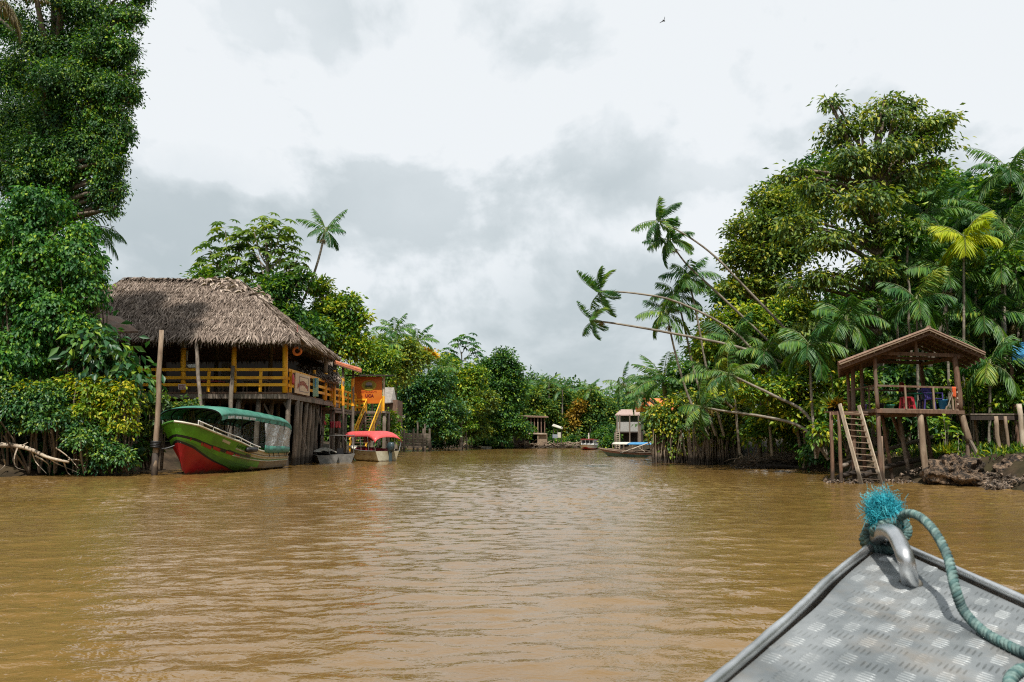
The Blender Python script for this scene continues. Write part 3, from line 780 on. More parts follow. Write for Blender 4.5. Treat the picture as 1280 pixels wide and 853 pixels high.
# bare fallen branch over the water
random.seed(3)
t = thing('fallen_branch', 'bare pale branch reaching out over the water at the left edge', 'branch', P(-20, 557, 34.3))
mb = MB()
mb.tube(bez([P(-30, 556, 34.6), P(15, 557, 34.3), P(38, 562, 34.1), P(60, 572, 34.0), P(86, 578, 33.9)], 14), [0.12 - 0.005 * i for i in range(15)], 8, 0, True, 0.05)
mb.part('main_limb', M['wood_pale'], t, smooth=True)
for pts in ([(22, 560), (18, 572), (20, 584), (31, 588)], [(40, 565), (45, 578), (58, 592)], [(44, 570), (60, 580), (62, 594)], [(62, 573), (72, 580), (100, 592)], [(70, 560), (86, 572), (100, 588)], [(80, 578), (84, 590), (88, 594)], [(5, 575), (6, 582), (-2, 590)], [(85, 575), (100, 576), (108, 590)], [(28, 557), (35, 553)]):
    mb = MB(); p = [P(x, y, 34.1 + random.uniform(-.3, .3)) for x, y in pts]
    mb.tube(bez(p, 8), [0.035 - 0.003 * i for i in range(9)], 5, 0, False)
    mb.part('twig', M['wood_pale'], t)

# ------------------------------------------------------------------ mooring poles
def pole_thing(label, a, b, r0, r1, mat='wood_mid', tie=None):
    t = thing('mooring_pole', label, 'pole', a)
    m = MB(); m.pole(a, b, r0, r1, 9, 0, 7, 0.03); m.part('shaft', M[mat], t, smooth=True)
    wetz = 0.55
    m = MB(); c = Vector(a).lerp(Vector(b), (wetz + 0.4 - Vector(a).z) / (Vector(b).z - Vector(a).z)); m.tube([Vector(a), c], [r0 * 1.12, r0 * 1.08], 9); m.part('wet_foot', M['wood_dark'], t, smooth=True)
    if tie is not None:
        m = MB()
        for k in range(4): m.torus(tie + Vector((0, 0, 0.07 * k)), r0 * 1.45, 0.045, (0.1, 0.05, 1), 14, 6)
        m.part('rope_binding', M['black'], t, smooth=True)
    return t
pole_thing('tall leaning mooring pole in the water at the bow of the green and red boat', PX(192, 35.0, -0.6), P(202, 413, 35.2), 0.125, 0.095, 'wood_mid', P(194.5, 559, 35.0))
pole_thing('thin pale pole leaning against the thatched restaurant behind the green canopy', PX(257, 43.0, -0.6), P(244.5, 417, 44.6), 0.13, 0.10, 'wood_grey')
pole_thing('short grey pole standing behind the green canopy in front of the orange rail', PX(284, 44.0, -0.6), P(291, 458, 45.6), 0.14, 0.11, 'wood_grey')

# ------------------------------------------------------------------ thatched restaurant on piles
DK = P(358, 490, 46); xc, zd = DK.x, DK.z          # deck corner
xl, yb = -27.0, 60.0                                # left end, back
random.seed(5)
R = thing('stilt_restaurant', 'big open-sided restaurant on piles with a thatched hip roof and orange railings', 'restaurant', (xc - 6, 52, 0))
mb = MB()
mb.slab([(xl, 46, zd), (xc, 46, zd), (xc, yb, zd), (xl, yb, zd)], 0.10)
mb.part('deck', M['wood_brown'], R)
mb = MB()
mb.beam((xl, 45.96, zd - 0.24), (xc + 0.04, 45.96, zd - 0.26), 0.07, 0.26)
mb.beam((xc + 0.08, 45.9, zd - 0.26), (xc + 0.08, yb, zd - 0.24), 0.07, 0.26)
for i in range(12): mb.beam((xl, 47 + i * 1.1, zd - 0.22), (xc, 47 + i * 1.1, zd - 0.22), 0.1, 0.22)
mb.part('joists', M['wood_grey'], R)
# piles
for (px, d, ex) in ((358, 46.4, 0), (290, 46.3, 0.25), (320, 46.5, 0), (250, 46.5, 0), (225, 46.5, 0), (335, 48.5, 0.1), (300, 49, 0), (270, 50, 0), (368, 48.2, 0.05), (373, 49.4, 0.0), (378, 50.9, 0.12), (384, 52.6, 0.06), (389, 53.8, 0.0), (393, 55.2, 0.1), (398, 57, 0), (402, 58.5, 0.05), (345, 53, 0), (325, 54, 0), (310, 56, 0)):
    a = PX(px - 1.5, d, 0); g = gz(a.x, a.y); a.z = min(g, 0.0) - 0.8
    b = Vector((a.x + ex + 0.08, a.y, zd - 0.36))
    m = MB(); m.pole(a, b, 0.17, 0.14, 8, 0, 5, 0.04); m.part('pile', M['wood_grey'], R, smooth=True)
for (p, q) in (((355, 503, 46.8), (363, 520, 46.8)), ((377, 545, 50), (383, 562, 50)), ((330, 505, 47), (340, 525, 47)), ((392, 500, 54), (404, 540, 54))):
    m = MB(); m.beam(P(*p), P(*q), 0.08, 0.1); m.part('brace', M['wood_grey'], R)
# posts : grey top, orange-painted foot
def post(a, b, r, split, name='post'):
    m = MB(); c = Vector(a).lerp(Vector(b), split)
    m.pole(c, b, r, r * 0.94, 9, 0, 3, 0.01); o = m.part(name, M['wood_grey'], R, smooth=True)
    m = MB(); m.pole(a, c, r * 1.12, r * 1.05, 9, 0, 3, 0.01); m.part('painted_foot', M['orange_paint'], o, smooth=True)
ze = P(300, 419, 46).z + 0.35
for px, sp in ((165, 0.3), (229, 0.70), (292, 0.72), (356, 0.97)):
    a = P(px, 490, 46.05); b = PX(px + 0.8, 46.05, ze); a.z = zd - 0.05; post(a, b, 0.14, sp)
for (px, d) in ((338, 52), (270, 52), (205, 52)):
    a = PX(px, d, zd); b = PX(px + 0.5, d, ze + 0.2); m = MB(); m.pole(a, b, 0.15, 0.14); m.part('post', M['wood_grey'], R, smooth=True)
a = Vector((xc - 0.02, 55.4, zd - 0.05)); post(a, a + Vector((0.05, 0, ze - zd - 0.6)), 0.15, 0.62)
# railings
def railing(pa, pb, zf, hs, par, mats, balus, thick=(0.05, 0.17), name='railing'):
    m = MB()
    for h in hs: m.beam(Vector((pa[0], pa[1], zf + h)), Vector((pb[0], pb[1], zf + h)), *thick)
    o = m.part(name, mats, par)
    for f in balus:
        x = pa[0] + (pb[0] - pa[0]) * f; y = pa[1] + (pb[1] - pa[1]) * f
        m = MB(); m.beam((x, y + 0.06, zf + 0.0), (x, y + 0.06, zf + hs[-1] + 0.02), 0.17, 0.07); m.part('baluster', mats, o)
    return o
xs = PX(184, 45.9, zd).x
railing((xl, 45.88), (xc, 45.88), zd, (0.40, 0.80, 1.27), R, M['orange_paint'], [(PX(p, 45.9, zd).x - xl) / (xc - xl) for p in (195, 260, 325)])
railing((xc + 0.05, 46.2), (xc + 0.05, 57.5), zd, (0.40, 0.80, 1.27), R, M['orange_paint'], (0.03, 0.2, 0.82, 0.97))
# rear walls near-black: the dim interior's shade is put into their colour
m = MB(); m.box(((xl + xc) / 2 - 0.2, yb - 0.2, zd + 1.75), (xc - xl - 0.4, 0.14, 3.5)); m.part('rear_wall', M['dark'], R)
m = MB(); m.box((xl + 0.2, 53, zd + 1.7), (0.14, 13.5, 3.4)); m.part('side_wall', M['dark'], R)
m = MB(); m.box(((xl + xc) / 2, 56.5, zd / 2), (xc - xl - 1.0, 0.14, zd - 0.6)); m.part('lower_wall', M['dark'], R)  # dark sheet added below the deck, painting the shade under it
# kitchen counter and inside wall boards
m = MB(); m.box((PX(310, 55, zd).x, 55, zd + 0.55), (3.0, 0.6, 1.1)); m.part('counter', M['wood_dark'], R)
m = MB(); m.box((PX(281, 50, zd).x, 50, zd + 1.0), (0.42, 0.42, 2.0)); m.part('pillar', M['wood_grey'], R)
# ties
m = MB()
m.beam((xl, 46.05, ze), (xc - 0.0, 46.05, ze), 0.14, 0.16); m.beam((xc - 0.02, 46.05, ze - 0.1), (xc - 0.02, 57.8, ze - 0.1), 0.14, 0.16); m.beam((xl, 52, ze + 0.1), (xc, 52, ze + 0.1), 0.14, 0.16)
m.part('tie_beam', M['wood_dark'], R)

# hip roof
e_fl = Vector((xl - 1.5, 44.6, P(300, 419, 44.6).z)); e_fr = P(374, 424, 44.6)
e_br = P(419, 446, 57.6); e_bl = Vector((xl - 1.5, 58.2, e_fl.z))
rg_r = P(299, 353, 51.2); rg_l = Vector((xl + 2.0, 51.2, P(122, 349, 51.2).z))
def roofskin(name, polys, mat, parent, thick=0.28):
    m = MB()
    for p in polys: m.slab(p, thick)
    return m.part(name, mat, parent)
rf = roofskin('thatched_roof', [[e_fl, e_fr, rg_r, rg_l], [e_fr, e_br, rg_r], [e_br, e_bl, rg_l, rg_r], [e_bl, e_fl, rg_l]], M['thatch'], R)
LM['thatch'] = leafmat('thatch_strips', G((0.0, (0.085, 0.064, 0.052)), (0.4, (0.22, 0.172, 0.14)), (0.75, (0.37, 0.30, 0.25)), (1.0, (0.52, 0.44, 0.37))), 0.05, 0.9, 0.15, 0.22, 1.1)
def thatch_strips(name, quads, parent, n, seed, Lr=(0.5, 1.0), w=0.10, lift=0.14):
    """bundles of dry palm leaf laid down the slope; quads = (eave left, eave right, ridge right, ridge left)"""
    rng = np.random.default_rng(seed); lv = Leaves()
    for (a, b, c, d), share in quads:
        a, b, c, d = (np.array(x) for x in (a, b, c, d)); k = int(n * share)
        s = rng.random(k); t = 1 - np.sqrt(rng.random(k)) * 0.98 if np.linalg.norm(c - d) < 1 else rng.random(k) ** 1.05
        rows = np.round(t * 16) / 16 * 0.6 + t * 0.4
        p = (a + (b - a) * s[:, None]) * (1 - rows)[:, None] + (d + (c - d) * s[:, None]) * rows[:, None]
        nrm = np.cross(b - a, d - a); nrm = nrm / np.linalg.norm(nrm)
        dn = (a + b) / 2 - (c + d) / 2; dn = dn - nrm * dn.dot(nrm); dn /= np.linalg.norm(dn)
        sd = np.cross(nrm, dn)
        cl = np.sin(s * 37 + t * 23) * 0.22
        ax = dn + sd * (rng.normal(size=k) * 0.22 + cl)[:, None] + nrm * (0.03 + 0.08 * rng.random(k))[:, None]
        Ln = Lr[0] + (Lr[1] - Lr[0]) * rng.random(k)
        lv.add(p - dn * 0.15 + nrm * (0.03 + lift * rng.random(k))[:, None], ax, np.tile(nrm, (k, 1)) + rng.normal(size=(k, 3)) * 0.35, Ln, w * (0.6 + 0.8 * rng.random(k)), 0.45 + 0.2 * rng.normal(size=k), 0.2, 0.12)
        # ragged fringe along the eave
        L_e = np.linalg.norm(b - a); k = int(L_e * 34); s = rng.random(k)
        p = a + (b - a) * s[:, None] + nrm * 0.05 - dn * 0.25 + np.array([0, 0, -0.22]) * rng.random((k, 1))
        ax = dn * 0.45 + np.array([0, 0, -1.0]) * 0.9 + rng.normal(size=(k, 3)) * 0.16
        lv.add(p, ax, np.tile(nrm, (k, 1)) + rng.normal(size=(k, 3)) * 0.3, 0.3 + 0.4 * rng.random(k), 0.07, 0.4 + 0.2 * rng.normal(size=k), 0.2, 0.1)
    return lv.part(name, LM['thatch'], parent)
thatch_strips('thatch_layers', [((e_fl, e_fr, rg_r, rg_l), 0.62), ((e_fr, e_br, rg_r, rg_r + Vector((0, 0.01, 0))), 0.28), ((e_br, e_bl, rg_l, rg_r), 0.10)], rf, 34000, 4, (0.5, 1.1), 0.075, 0.11)
# ridge cap and the loose patch near the ridge end
rng = np.random.default_rng(8); lv = Leaves(); k = 500
t_ = rng.random(k); p = np.array(rg_l) + (np.array(rg_r) - np.array(rg_l)) * t_[:, None] + np.array([0, -0.1, 0.06])
lv.add(p, np.stack([rng.normal(size=k) * 0.3, np.where(rng.random(k) < 0.7, -1, 1) * np.ones(k), -0.55 + 0.2 * rng.normal(size=k)], -1), np.tile([0, -0.4, 1.0], (k, 1)), 0.5 + 0.3 * rng.random(k), 0.14, 0.35 + 0.15 * rng.normal(size=k))
k = 420
ip = rng.random(k); q0 = np.array(P(268, 352, 50.9)); q1 = np.array(P(316, 377, 49.6))
p = q0 + (q1 - q0) * ip[:, None] + np.stack([rng.normal(size=k) * 0.55, rng.normal(size=k) * 0.25, rng.normal(size=k) * 0.10 + 0.16], -1)
lv.add(p, rng.normal(size=(k, 3)) * [1, 0.5, 0.3] + [0.3, -0.5, -0.5], rng.normal(size=(k, 3)) * 0.6 + [0, -0.8, 0.8], 0.35 + 0.3 * rng.random(k), 0.20, 0.8 + 0.25 * rng.normal(size=k), 0.35, 0.3)
lv.part('ridge_cap', LM['thatch'], rf)

# lean-to roof at the left front
m = MB()
a, b, c, d_ = P(128, 392, 43), P(173, 413, 41.5), P(171, 417, 41.5), P(126, 405, 43)
m.slab([P(118, 392, 43.8), P(150, 396, 44.2), P(173, 414, 41.6), P(138, 415, 41.3)], 0.10)
t = thing('lean_to_roof', 'small brown lean-to roof at the left end of the thatched restaurant beside the tree', 'roof', P(145, 405, 43))
m.part('roof_sheet', M['wood_brown'], t)
for px, d in ((142, 42.0), (160, 43.2)):
    m = MB(); m.pole(PX(px, d, 0.3), PX(px, d, P(px, 410, d).z - 0.1), 0.09, 0.08); m.part('post', M['wood_grey'], t)

# things hanging at the restaurant
t = thing('life_ring', 'orange life ring hanging under the right corner of the thatched eave', 'life ring', P(371.5, 439, 45.6))
m = MB(); m.torus(P(371.5, 439, 45.6), 0.21, 0.075, (0.25, -1, 0), 26, 10); m.part('ring', flat('orange_ring', (0.75, 0.19, 0.03), 0.5), t, smooth=True)
m = MB()
for k in range(4):
    a = PI / 4 + k * PI / 2; c = P(371.5, 439, 45.6) + Vector((math.cos(a) * 0.21, 0, math.sin(a) * 0.21)); m.torus(c, 0.08, 0.012, (-math.sin(a), 0, math.cos(a)), 12, 5)
m.tube([P(371.5, 439, 45.6) + Vector((0, 0, 0.28)), PX(371.5, 45.6, ze + 0.2)], 0.012, 5)
m.part('rope', M['red_cloth'], t)

def text_mesh(s, size, mb_target=None, extr=0.004, font_bold=0.0, align='CENTER'):
    cu_ = bpy.data.curves.new('lettering', 'FONT'); cu_.body = s; cu_.size = size; cu_.extrude = extr; cu_.align_x = align; cu_.align_y = 'CENTER'; cu_.offset = font_bold
    o = bpy.data.objects.new('lettering', cu_); COL.objects.link(o)
    dg = bpy.context.evaluated_depsgraph_get(); me = bpy.data.meshes.new_from_object(o.evaluated_get(dg))
    bpy.data.objects.remove(o); bpy.data.curves.remove(cu_)
    return me
def place_text(s, size, origin, xdir, zdir, mat, parent, name='lettering', bold=0.0):
    me = text_mesh(s, size, font_bold=bold); xd, zd_ = Vector(xdir).normalized(), Vector(zdir).normalized(); yd = xd.cross(zd_)
    Mx = Matrix((xd, zd_, xd.cross(zd_))).transposed().to_4x4(); Mx.translation = Vector(origin)
    me.materials.clear(); me.transform(Mx)
    return link_mesh(name, me, mat, parent)

# framed board on the side rail, faces the river
ya, yb_ = 47.3, 50.6; zc = zd + 0.62; xb = xc + 0.14
t = thing('name_board', 'cream name board with faded reddish lettering fixed to the side rail', 'sign', (xb, 48.9, zc))
M['board_cream'] = nmat('cream_board', (0.62, 0.44, 0.26), (0.72, 0.56, 0.38), 1.2, 0.6, 0.1, c3=(0.55, 0.38, 0.26))
m = MB(); m.box((xb, 48.95, zc), (0.05, 3.4, 1.22)); m.part('panel', M['board_cream'], t)
M['letter_red'] = flat('faded_red_lettering', (0.36, 0.10, 0.07), 0.6); M['letter_grey'] = flat('grey_lettering', (0.22, 0.17, 0.18), 0.6)
m = MB()
for (y0, y1, z0, z1) in ((48.1, 50.3, 0.43, 0.46), (48.1, 50.3, -0.46, -0.43), (48.1, 48.16, -0.43, 0.43), (50.24, 50.3, -0.43, 0.43)):
    m.box((xb + 0.03, (y0 + y1) / 2, zc + (z0 + z1) / 2), (0.02, y1 - y0, z1 - z0))
m.part('frame_line', M['letter_grey'], t)
# the word itself cannot be read in the photograph: upright strokes along a shallow arc
m = MB(); random.seed(2)
for i in range(11):
    y = 47.75 + i * 0.225; arc = -0.010 * (i - 5) ** 2 + 0.12
    for k in range(2): m.box((xb + 0.032, y + k * 0.09, zc + arc - 0.05), (0.02, 0.045, 0.30 - 0.06 * (i % 2)))
    m.box((xb + 0.032, y + 0.045, zc + arc + (0.06 if i % 3 else -0.12)), (0.02, 0.09, 0.04))
m.part('lettering', M['letter_red'], t)

def cloth(label, name, cat, pts, mat, folds=3, amp=0.05, group=None, nx=10, nz=8):
    """hanging cloth: pts = top left, top right, bottom right, bottom left"""
    a, b, c, d = (Vector(p) for p in pts); n = (b - a).cross(d - a).normalized(); rows = []
    for j in range(nz + 1):
        v = j / nz; rows.append([(a.lerp(b, i / nx)).lerp(d.lerp(c, i / nx), v) + n * math.sin(i / nx * folds * 2 * PI + v) * amp * (0.3 + v) for i in range(nx + 1)])
    m = MB(); m.grid(rows); me = m.mesh(name)
    o = link_mesh(name, me, mat, None, loc=a, label=label, cat=cat, group=group, smooth=True)
    s = o.modifiers.new('thickness', 'SOLIDIFY'); s.thickness = 0.012
    return o
cloth('red cloth hanging over the rail at the right corner of the restaurant deck', 'cloth', 'cloth', (P(359, 466, 46.0) + Vector((0.22, 0.3, 0)), P(364, 469, 47) + Vector((0.16, 0, 0)), P(363.5, 481, 47) + Vector((0.16, 0, 0)), P(360, 479, 46.1) + Vector((0.2, 0.3, 0))), M['red_cloth'])
cloth('white cloth draped over the orange rail beside the second post', 'cloth', 'cloth', (P(233, 456, 45.8), P(249, 455, 45.8), P(246, 459.5, 45.8), P(236, 460, 45.75)), M['white'], 4, 0.04)
t = thing('notice_board', 'pale notice hung behind the orange post at the restaurant front', 'notice', P(230, 445, 46.3)); m = MB(); m.box(P(230.5, 445, 46.32), (0.42, 0.03, 0.58)); m.part('sheet', M['cream'], t); m = MB(); m.box(P(230.5, 438.4, 46.32), (0.46, 0.05, 0.04)); m.part('rail', M['wood_grey'], t)
t = thing('warning_sign', 'small white sign with red lettering below the lowest orange rail', 'sign', P(227, 484, 45.7)); m = MB(); m.box(P(227.3, 483.8, 45.72), (0.42, 0.03, 0.30)); m.part('plate', flat('pinkish_white', (0.62, 0.50, 0.48), 0.5), t)
m = MB()
for j in range(2):
    for i in range(4): m.box(P(224.6 + i * 1.8, 482.4 + j * 2.8, 45.69), (0.05 if i % 2 else 0.065, 0.01, 0.07))
m.part('lettering', M['letter_red'], t)
t = thing('surf_board', 'pale green board leaning on the side rail right of the cream sign', 'board', P(389, 484, 51.8)); m = MB(); m.beam(P(389, 473, 51.8) + Vector((0.3, 0, 0)), P(388.6, 496, 51.6) + Vector((0.3, 0, 0)), 0.34, 0.07); m.part('blade', flat('pale_green', (0.36, 0.55, 0.40), 0.5), t); m = MB(); m.beam(P(389, 473, 51.75) + Vector((0.3, -0.05, 0)), P(388.8, 484, 51.6) + Vector((0.3, -0.05, 0)), 0.07, 0.05); m.part('stripe', M['blue_tarp'], t)

# tables inside
def wood_table(label, loc, cloth_mat=None):
    t = thing('dining_table', label, 'table', loc, 'dining tables inside the restaurant')
    x, y, z = loc
    m = MB(); m.box((x, y, z + 0.74), (1.5, 0.85, 0.06)); m.part('tabletop', cloth_mat or M['wood_mid'], t)
    for sx in (-0.65, 0.65):
        for sy in (-0.34, 0.34):
            m = MB(); m.box((x + sx, y + sy, z + 0.35), (0.08, 0.08, 0.7)); m.part('leg', M['wood_mid'], t)
    return t
wood_table('dining table under a dark red cloth inside the restaurant behind the front rail', (PX(262, 48.2, zd).x, 48.2, zd), M['red_cloth'])
wood_table('bare wooden dining table just inside the right end of the front rail', (PX(320, 48, zd).x, 48, zd))
wood_table('bare wooden dining table behind the slanting pole inside the restaurant', (PX(215, 48, zd).x, 48.6, zd))

# ------------------------------------------------------------------ thatched side shelter, tiled shelter, walkway, gate, stairs
t = thing('thatched_shelter', 'smaller shaggy thatched roof over the walkway behind the right corner of the restaurant', 'shelter', P(398, 500, 55))
A, B, C, D = P(373, 470, 52.5), P(424, 477, 56.5), P(402, 447, 60), P(376, 450, 58)
rf = roofskin('thatched_roof', [[A, B, C, D], [B, P(424, 476, 61), C]], M['thatch'], t, 0.22)
thatch_strips('thatch_layers', [((A, B, C, D), 1.0)], rf, 3600, 9, (0.6, 1.1), 0.11, 0.25)
for px, d in ((393, 54), (418, 57)):
    m = MB(); m.pole(PX(px, d, zd - 0.3), PX(px, d, P(px, 463, d).z), 0.11, 0.10); m.part('post', M['orange_paint'], t)
t = thing('tiled_shelter', 'red-tiled lean-to roof on grey posts between the thatch and the orange board', 'shelter', P(430, 500, 61))
A, B, C, D = P(452, 463.5, 60), P(448, 461, 66), P(401, 448.5, 66), P(405, 448, 60)
m = MB(); m.slab([D, A, B, C], 0.12)
n_ = 13
for i in range(n_):
    f = (i + 0.5) / n_; m.tube([D.lerp(C, f) + Vector((0, 0, 0.03)), A.lerp(B, f) + Vector((0, 0, 0.03))], 0.11, 6)
m.part('tiled_roof', M['tile_red'], t)
m = MB(); m.slab([D - Vector((0, 0.0, 0.14)), A - Vector((0, 0, 0.14)), B - Vector((0, 0, 0.14)), C - Vector((0, 0, 0.14))], 0.06); m.part('underside', M['wood_brown'], t)
for px, d, y1 in ((413.5, 58.5, 450), (428.5, 60.5, 458), (441, 61.5, 463)):
    m = MB(); a = PX(px, d, 0); a.z = -0.8; m.pole(a, PX(px + 0.5, d, P(px, y1, d).z), 0.12, 0.10, 8); o = m.part('post', M['wood_grey'], t, smooth=True)
    m = MB(); m.pole(PX(px, d, zd - 0.2), PX(px + 0.2, d, zd + 1.9), 0.135, 0.125); m.part('painted_foot', M['orange_paint'], o)

Wk = thing('boardwalk', 'raised boardwalk with orange railing leading from the restaurant to the orange board', 'boardwalk', P(420, 515, 61))
zw = P(440, 514, 66).z; x0 = xc + 0.15; x1 = PX(482, 66, zw).x
m = MB(); m.slab([(x0 - 3.5, 57.8, zw), (x0, 57.8, zw), (x0, 65.9, zw), (x0 - 3.5, 65.9, zw)], 0.16); m.slab([(x0 - 3.5, 65.95, zw), (x1, 65.95, zw), (x1, 68.5, zw), (x0 - 3.5, 68.5, zw)], 0.16); m.part('deck', M['wood_grey'], Wk)
railing((x0 - 0.03, 57.8), (x0 - 0.03, 65.9), zw, (0.45, 0.9, 1.35), Wk, M['orange_paint'], (0.02, 0.2, 0.4, 0.6, 0.8, 0.98), (0.06, 0.15))
xst0 = PX(457.5, 66, zw).x; xst1 = PX(477.5, 66, zw).x
railing((x0, 66.0), (xst0, 66.0), zw, (0.30, 0.62, 0.94), Wk, M['orange_paint'], (0.3, 0.98), (0.06, 0.15))
for (x, y) in [(x0 - 0.2, 58.5), (x0 - 0.2, 60.6), (x0 - 0.2, 62.8), (x0 - 0.2, 65), (x0 - 1.9, 59), (x0 - 1.9, 62), (xst0 - 0.1, 66.2), (xst1 + 0.15, 66.2), (x1 - 0.1, 66.2), (x1 - 0.1, 68.2), (x0 - 3, 64)]:
    m = MB(); m.pole((x, y, -0.9), (x, y, zw - 0.16), 0.13, 0.12, 8); m.part('pile', M['wood_grey'], Wk, smooth=True)
m = MB(); m.beam((x0 + 0.05, 57.9, 1.9), (x0 + 0.05, 65.9, 1.7), 0.05, 0.12); m.beam((x0 + 0.05, 57.9, zw - 0.3), (x0 + 0.05, 65.9, zw - 0.3), 0.06, 0.16); m.part('brace', M['wood_grey'], Wk)

Gt = thing('welcome_board', 'large orange sign board with an oval crab emblem above the jetty stairs', 'sign', P(460, 515, 66.1))
zt = P(460, 471, 66).z; zb = P(460, 504.5, 66).z; xa = PX(441, 66, zt).x; xb2 = PX(478.5, 66, zt).x; yy = 66.15
m = MB(); m.box(((xa + xb2) / 2, yy, (zt + zb) / 2), (xb2 - xa - 0.1, 0.08, zt - zb)); m.part('panel', M['orange_board'], Gt)
for x, pm in ((xa, 'wood_pale'), (xb2 + 0.08, 'wood_pale')):
    m = MB(); m.beam((x, yy, zw - 0.05), (x, yy, zb + 0.6), 0.17, 0.17); m.part('painted_post', M['orange_paint'], Gt)
    m = MB(); m.beam((x, yy, zb + 0.6), (x, yy, zt + 0.02), 0.15, 0.15); m.part('post', M[pm], Gt)
m = MB(); m.slab([(xa - 0.5, 65.5, zt + 0.12), (xb2 + 0.5, 65.5, zt + 0.10), (xb2 + 0.5, 68.6, zt + 0.35), (xa - 0.5, 68.6, zt + 0.38)], 0.10); m.part('roof', M['wood_dark'], Gt)
cx, cz = (xa + xb2) / 2 + 0.10, zt - 0.72; yf = yy - 0.055
def disc(mb, c, rx, rz, n=28, thick=0.012):
    mb.slab([Vector((c[0] + rx * math.cos(2 * PI * i / n), c[1], c[2] + rz * math.sin(2 * PI * i / n))) for i in range(n)], Vector((0, thick, 0)))
M['olive_paint'] = flat('yellow_green_paint', (0.42, 0.33, 0.03), 0.5); M['dkgreen'] = flat('dark_green_paint', (0.05, 0.075, 0.02), 0.5); M['lilac'] = flat('grey_lilac_paint', (0.33, 0.28, 0.27), 0.5)
e = MB(); disc(e, (cx, yf, cz), 0.62, 0.42); em = e.part('emblem', M['olive_paint'], Gt)
e = MB(); disc(e, (cx, yf - 0.014, cz + 0.02), 0.50, 0.33); e.part('inner_oval', flat('green_gold_paint', (0.30, 0.24, 0.03), 0.5), em)
e = MB(); disc(e, (cx, yf - 0.028, cz + 0.10), 0.27, 0.17); e.part('crab_shell', M['lilac'], em)
e = MB(); e.box((cx - 0.02, yf - 0.034, cz - 0.08), (0.62, 0.012, 0.14))
for s in (-1, 1):
    for k in range(3): e.beam((cx + s * (0.12 + 0.06 * k), yf - 0.034, cz - 0.14), (cx + s * (0.2 + 0.08 * k), yf - 0.034, cz - 0.24), 0.03, 0.012)
e.part('crab_legs', M['dkgreen'], em)
place_text('RESTAURANTE', 0.20, (cx - 0.02, yf - 0.01, cz - 0.54), (1, 0, 0), (0, 0, 1), flat('red_lettering', (0.38, 0.03, 0.012), 0.5), Gt, 'small_lettering')
place_text('UCA', 0.34, (cx + 0.05, yf - 0.01, cz - 0.86), (1, 0, 0), (0, 0, 1), flat('dark_red_lettering', (0.16, 0.008, 0.006), 0.5), Gt, 'lettering', 0.012)

Sd = thing('jetty_stairs', 'wooden jetty stairs with yellow handrails going down from the orange board', 'stairs', P(462, 535, 64))
n_ = 13; yb0, yt0 = 60.8, 65.95; zs = 0.55
for i in range(n_):
    f = (i + 0.5) / n_; y = yt0 + (yb0 - yt0) * f; z = zw + (zs - zw) * (i + 1) / (n_ + 1); w = -0.06 * f
    m = MB(); m.box(((xst0 + xst1) / 2 - 0.15 * f, y, z), (xst1 - xst0 - 0.25, 0.34, 0.05)); m.part('tread', M['wood_brown'], Sd)
for x, nm in ((xst0 + 0.05, 0), (xst1 - 0.05, 1)):
    m = MB(); m.beam((x - 0.0, yt0, zw - 0.1), (x - 0.3, yb0, zs - 0.15), 0.07, 0.26); m.part('stringer', M['wood_brown'], Sd)
    m = MB()
    for hh in (0.48, 0.95): m.beam((x, yt0 + 0.05, zw + hh), (x - 0.3, yb0, zs + hh - 0.05), 0.07, 0.13)
    for f in (0.02, 0.5, 0.97):
        xx, y2, z2 = x - 0.3 * f, yt0 + (yb0 - yt0) * f, zw + (zs - zw) * f; m.beam((xx, y2, z2 - 0.1), (xx, y2, z2 + 0.95), 0.10, 0.10)
    m.part('handrail', M['yellow_paint'], Sd)
m = MB(); m.slab([(xst0 - 0.5, 59.6, 0.5), (xst1 + 0.2, 59.6, 0.5), (xst1 + 0.2, 60.9, 0.5), (xst0 - 0.5, 60.9, 0.5)], 0.12); m.part('landing', M['wood_grey'], Sd)
for x in (xst0 - 0.4, xst1 + 0.1):
    m = MB(); m.pole((x, 59.8, -0.8), (x, 59.8, 0.42), 0.09); m.part('pile', M['wood_grey'], Sd)

# washing on a line under the boardwalk
for i, (px, w, lab, mt) in enumerate(((406, 0.3, 'dark pink cloth hanging left of the others under the boardwalk', 'red_cloth'), (415, 0.5, 'red cloth hanging in the middle of the line under the boardwalk', 'red_plastic'), (422, 0.7, 'pink towel at the right end of the line under the boardwalk', 'red_cloth'))):
    a = P(px - w * 5, 527 if i else 526, 57.4); b = P(px + w * 5, 527, 57.4); h = 0.45 if i else 0.25
    cloth(lab, 'cloth', 'cloth', (a, b, b - Vector((0, 0, h)), a - Vector((0, 0, h))), M[mt], 2, 0.05)

# small house behind the board
t = thing('small_house', 'small hut with grey tin roof and reddish gable right behind the orange sign board', 'house', P(488, 560, 76))
m = MB(); c = P(488, 512, 77); m.box((c.x + 0.1, 78.6, c.z - 0.1), (1.2, 3.6, 2.0)); m.part('wall', M['wood_brown'], t)
A = P(483, 485, 76.3)
m = MB(); m.slab([P(479, 503.5, 76.2), P(488.5, 503.0, 76.2), P(492.5, 484.5, 78.6), P(480.5, 484.5, 78.6)], 0.08); m.slab([P(492.5, 484.5, 78.6), P(488.5, 503.0, 76.2), P(496, 503.5, 77.6)], 0.06); m.part('roof', nmat('grey_tin', (0.17, 0.15, 0.13), (0.28, 0.25, 0.22), 3, 0.5, 0.1), t)
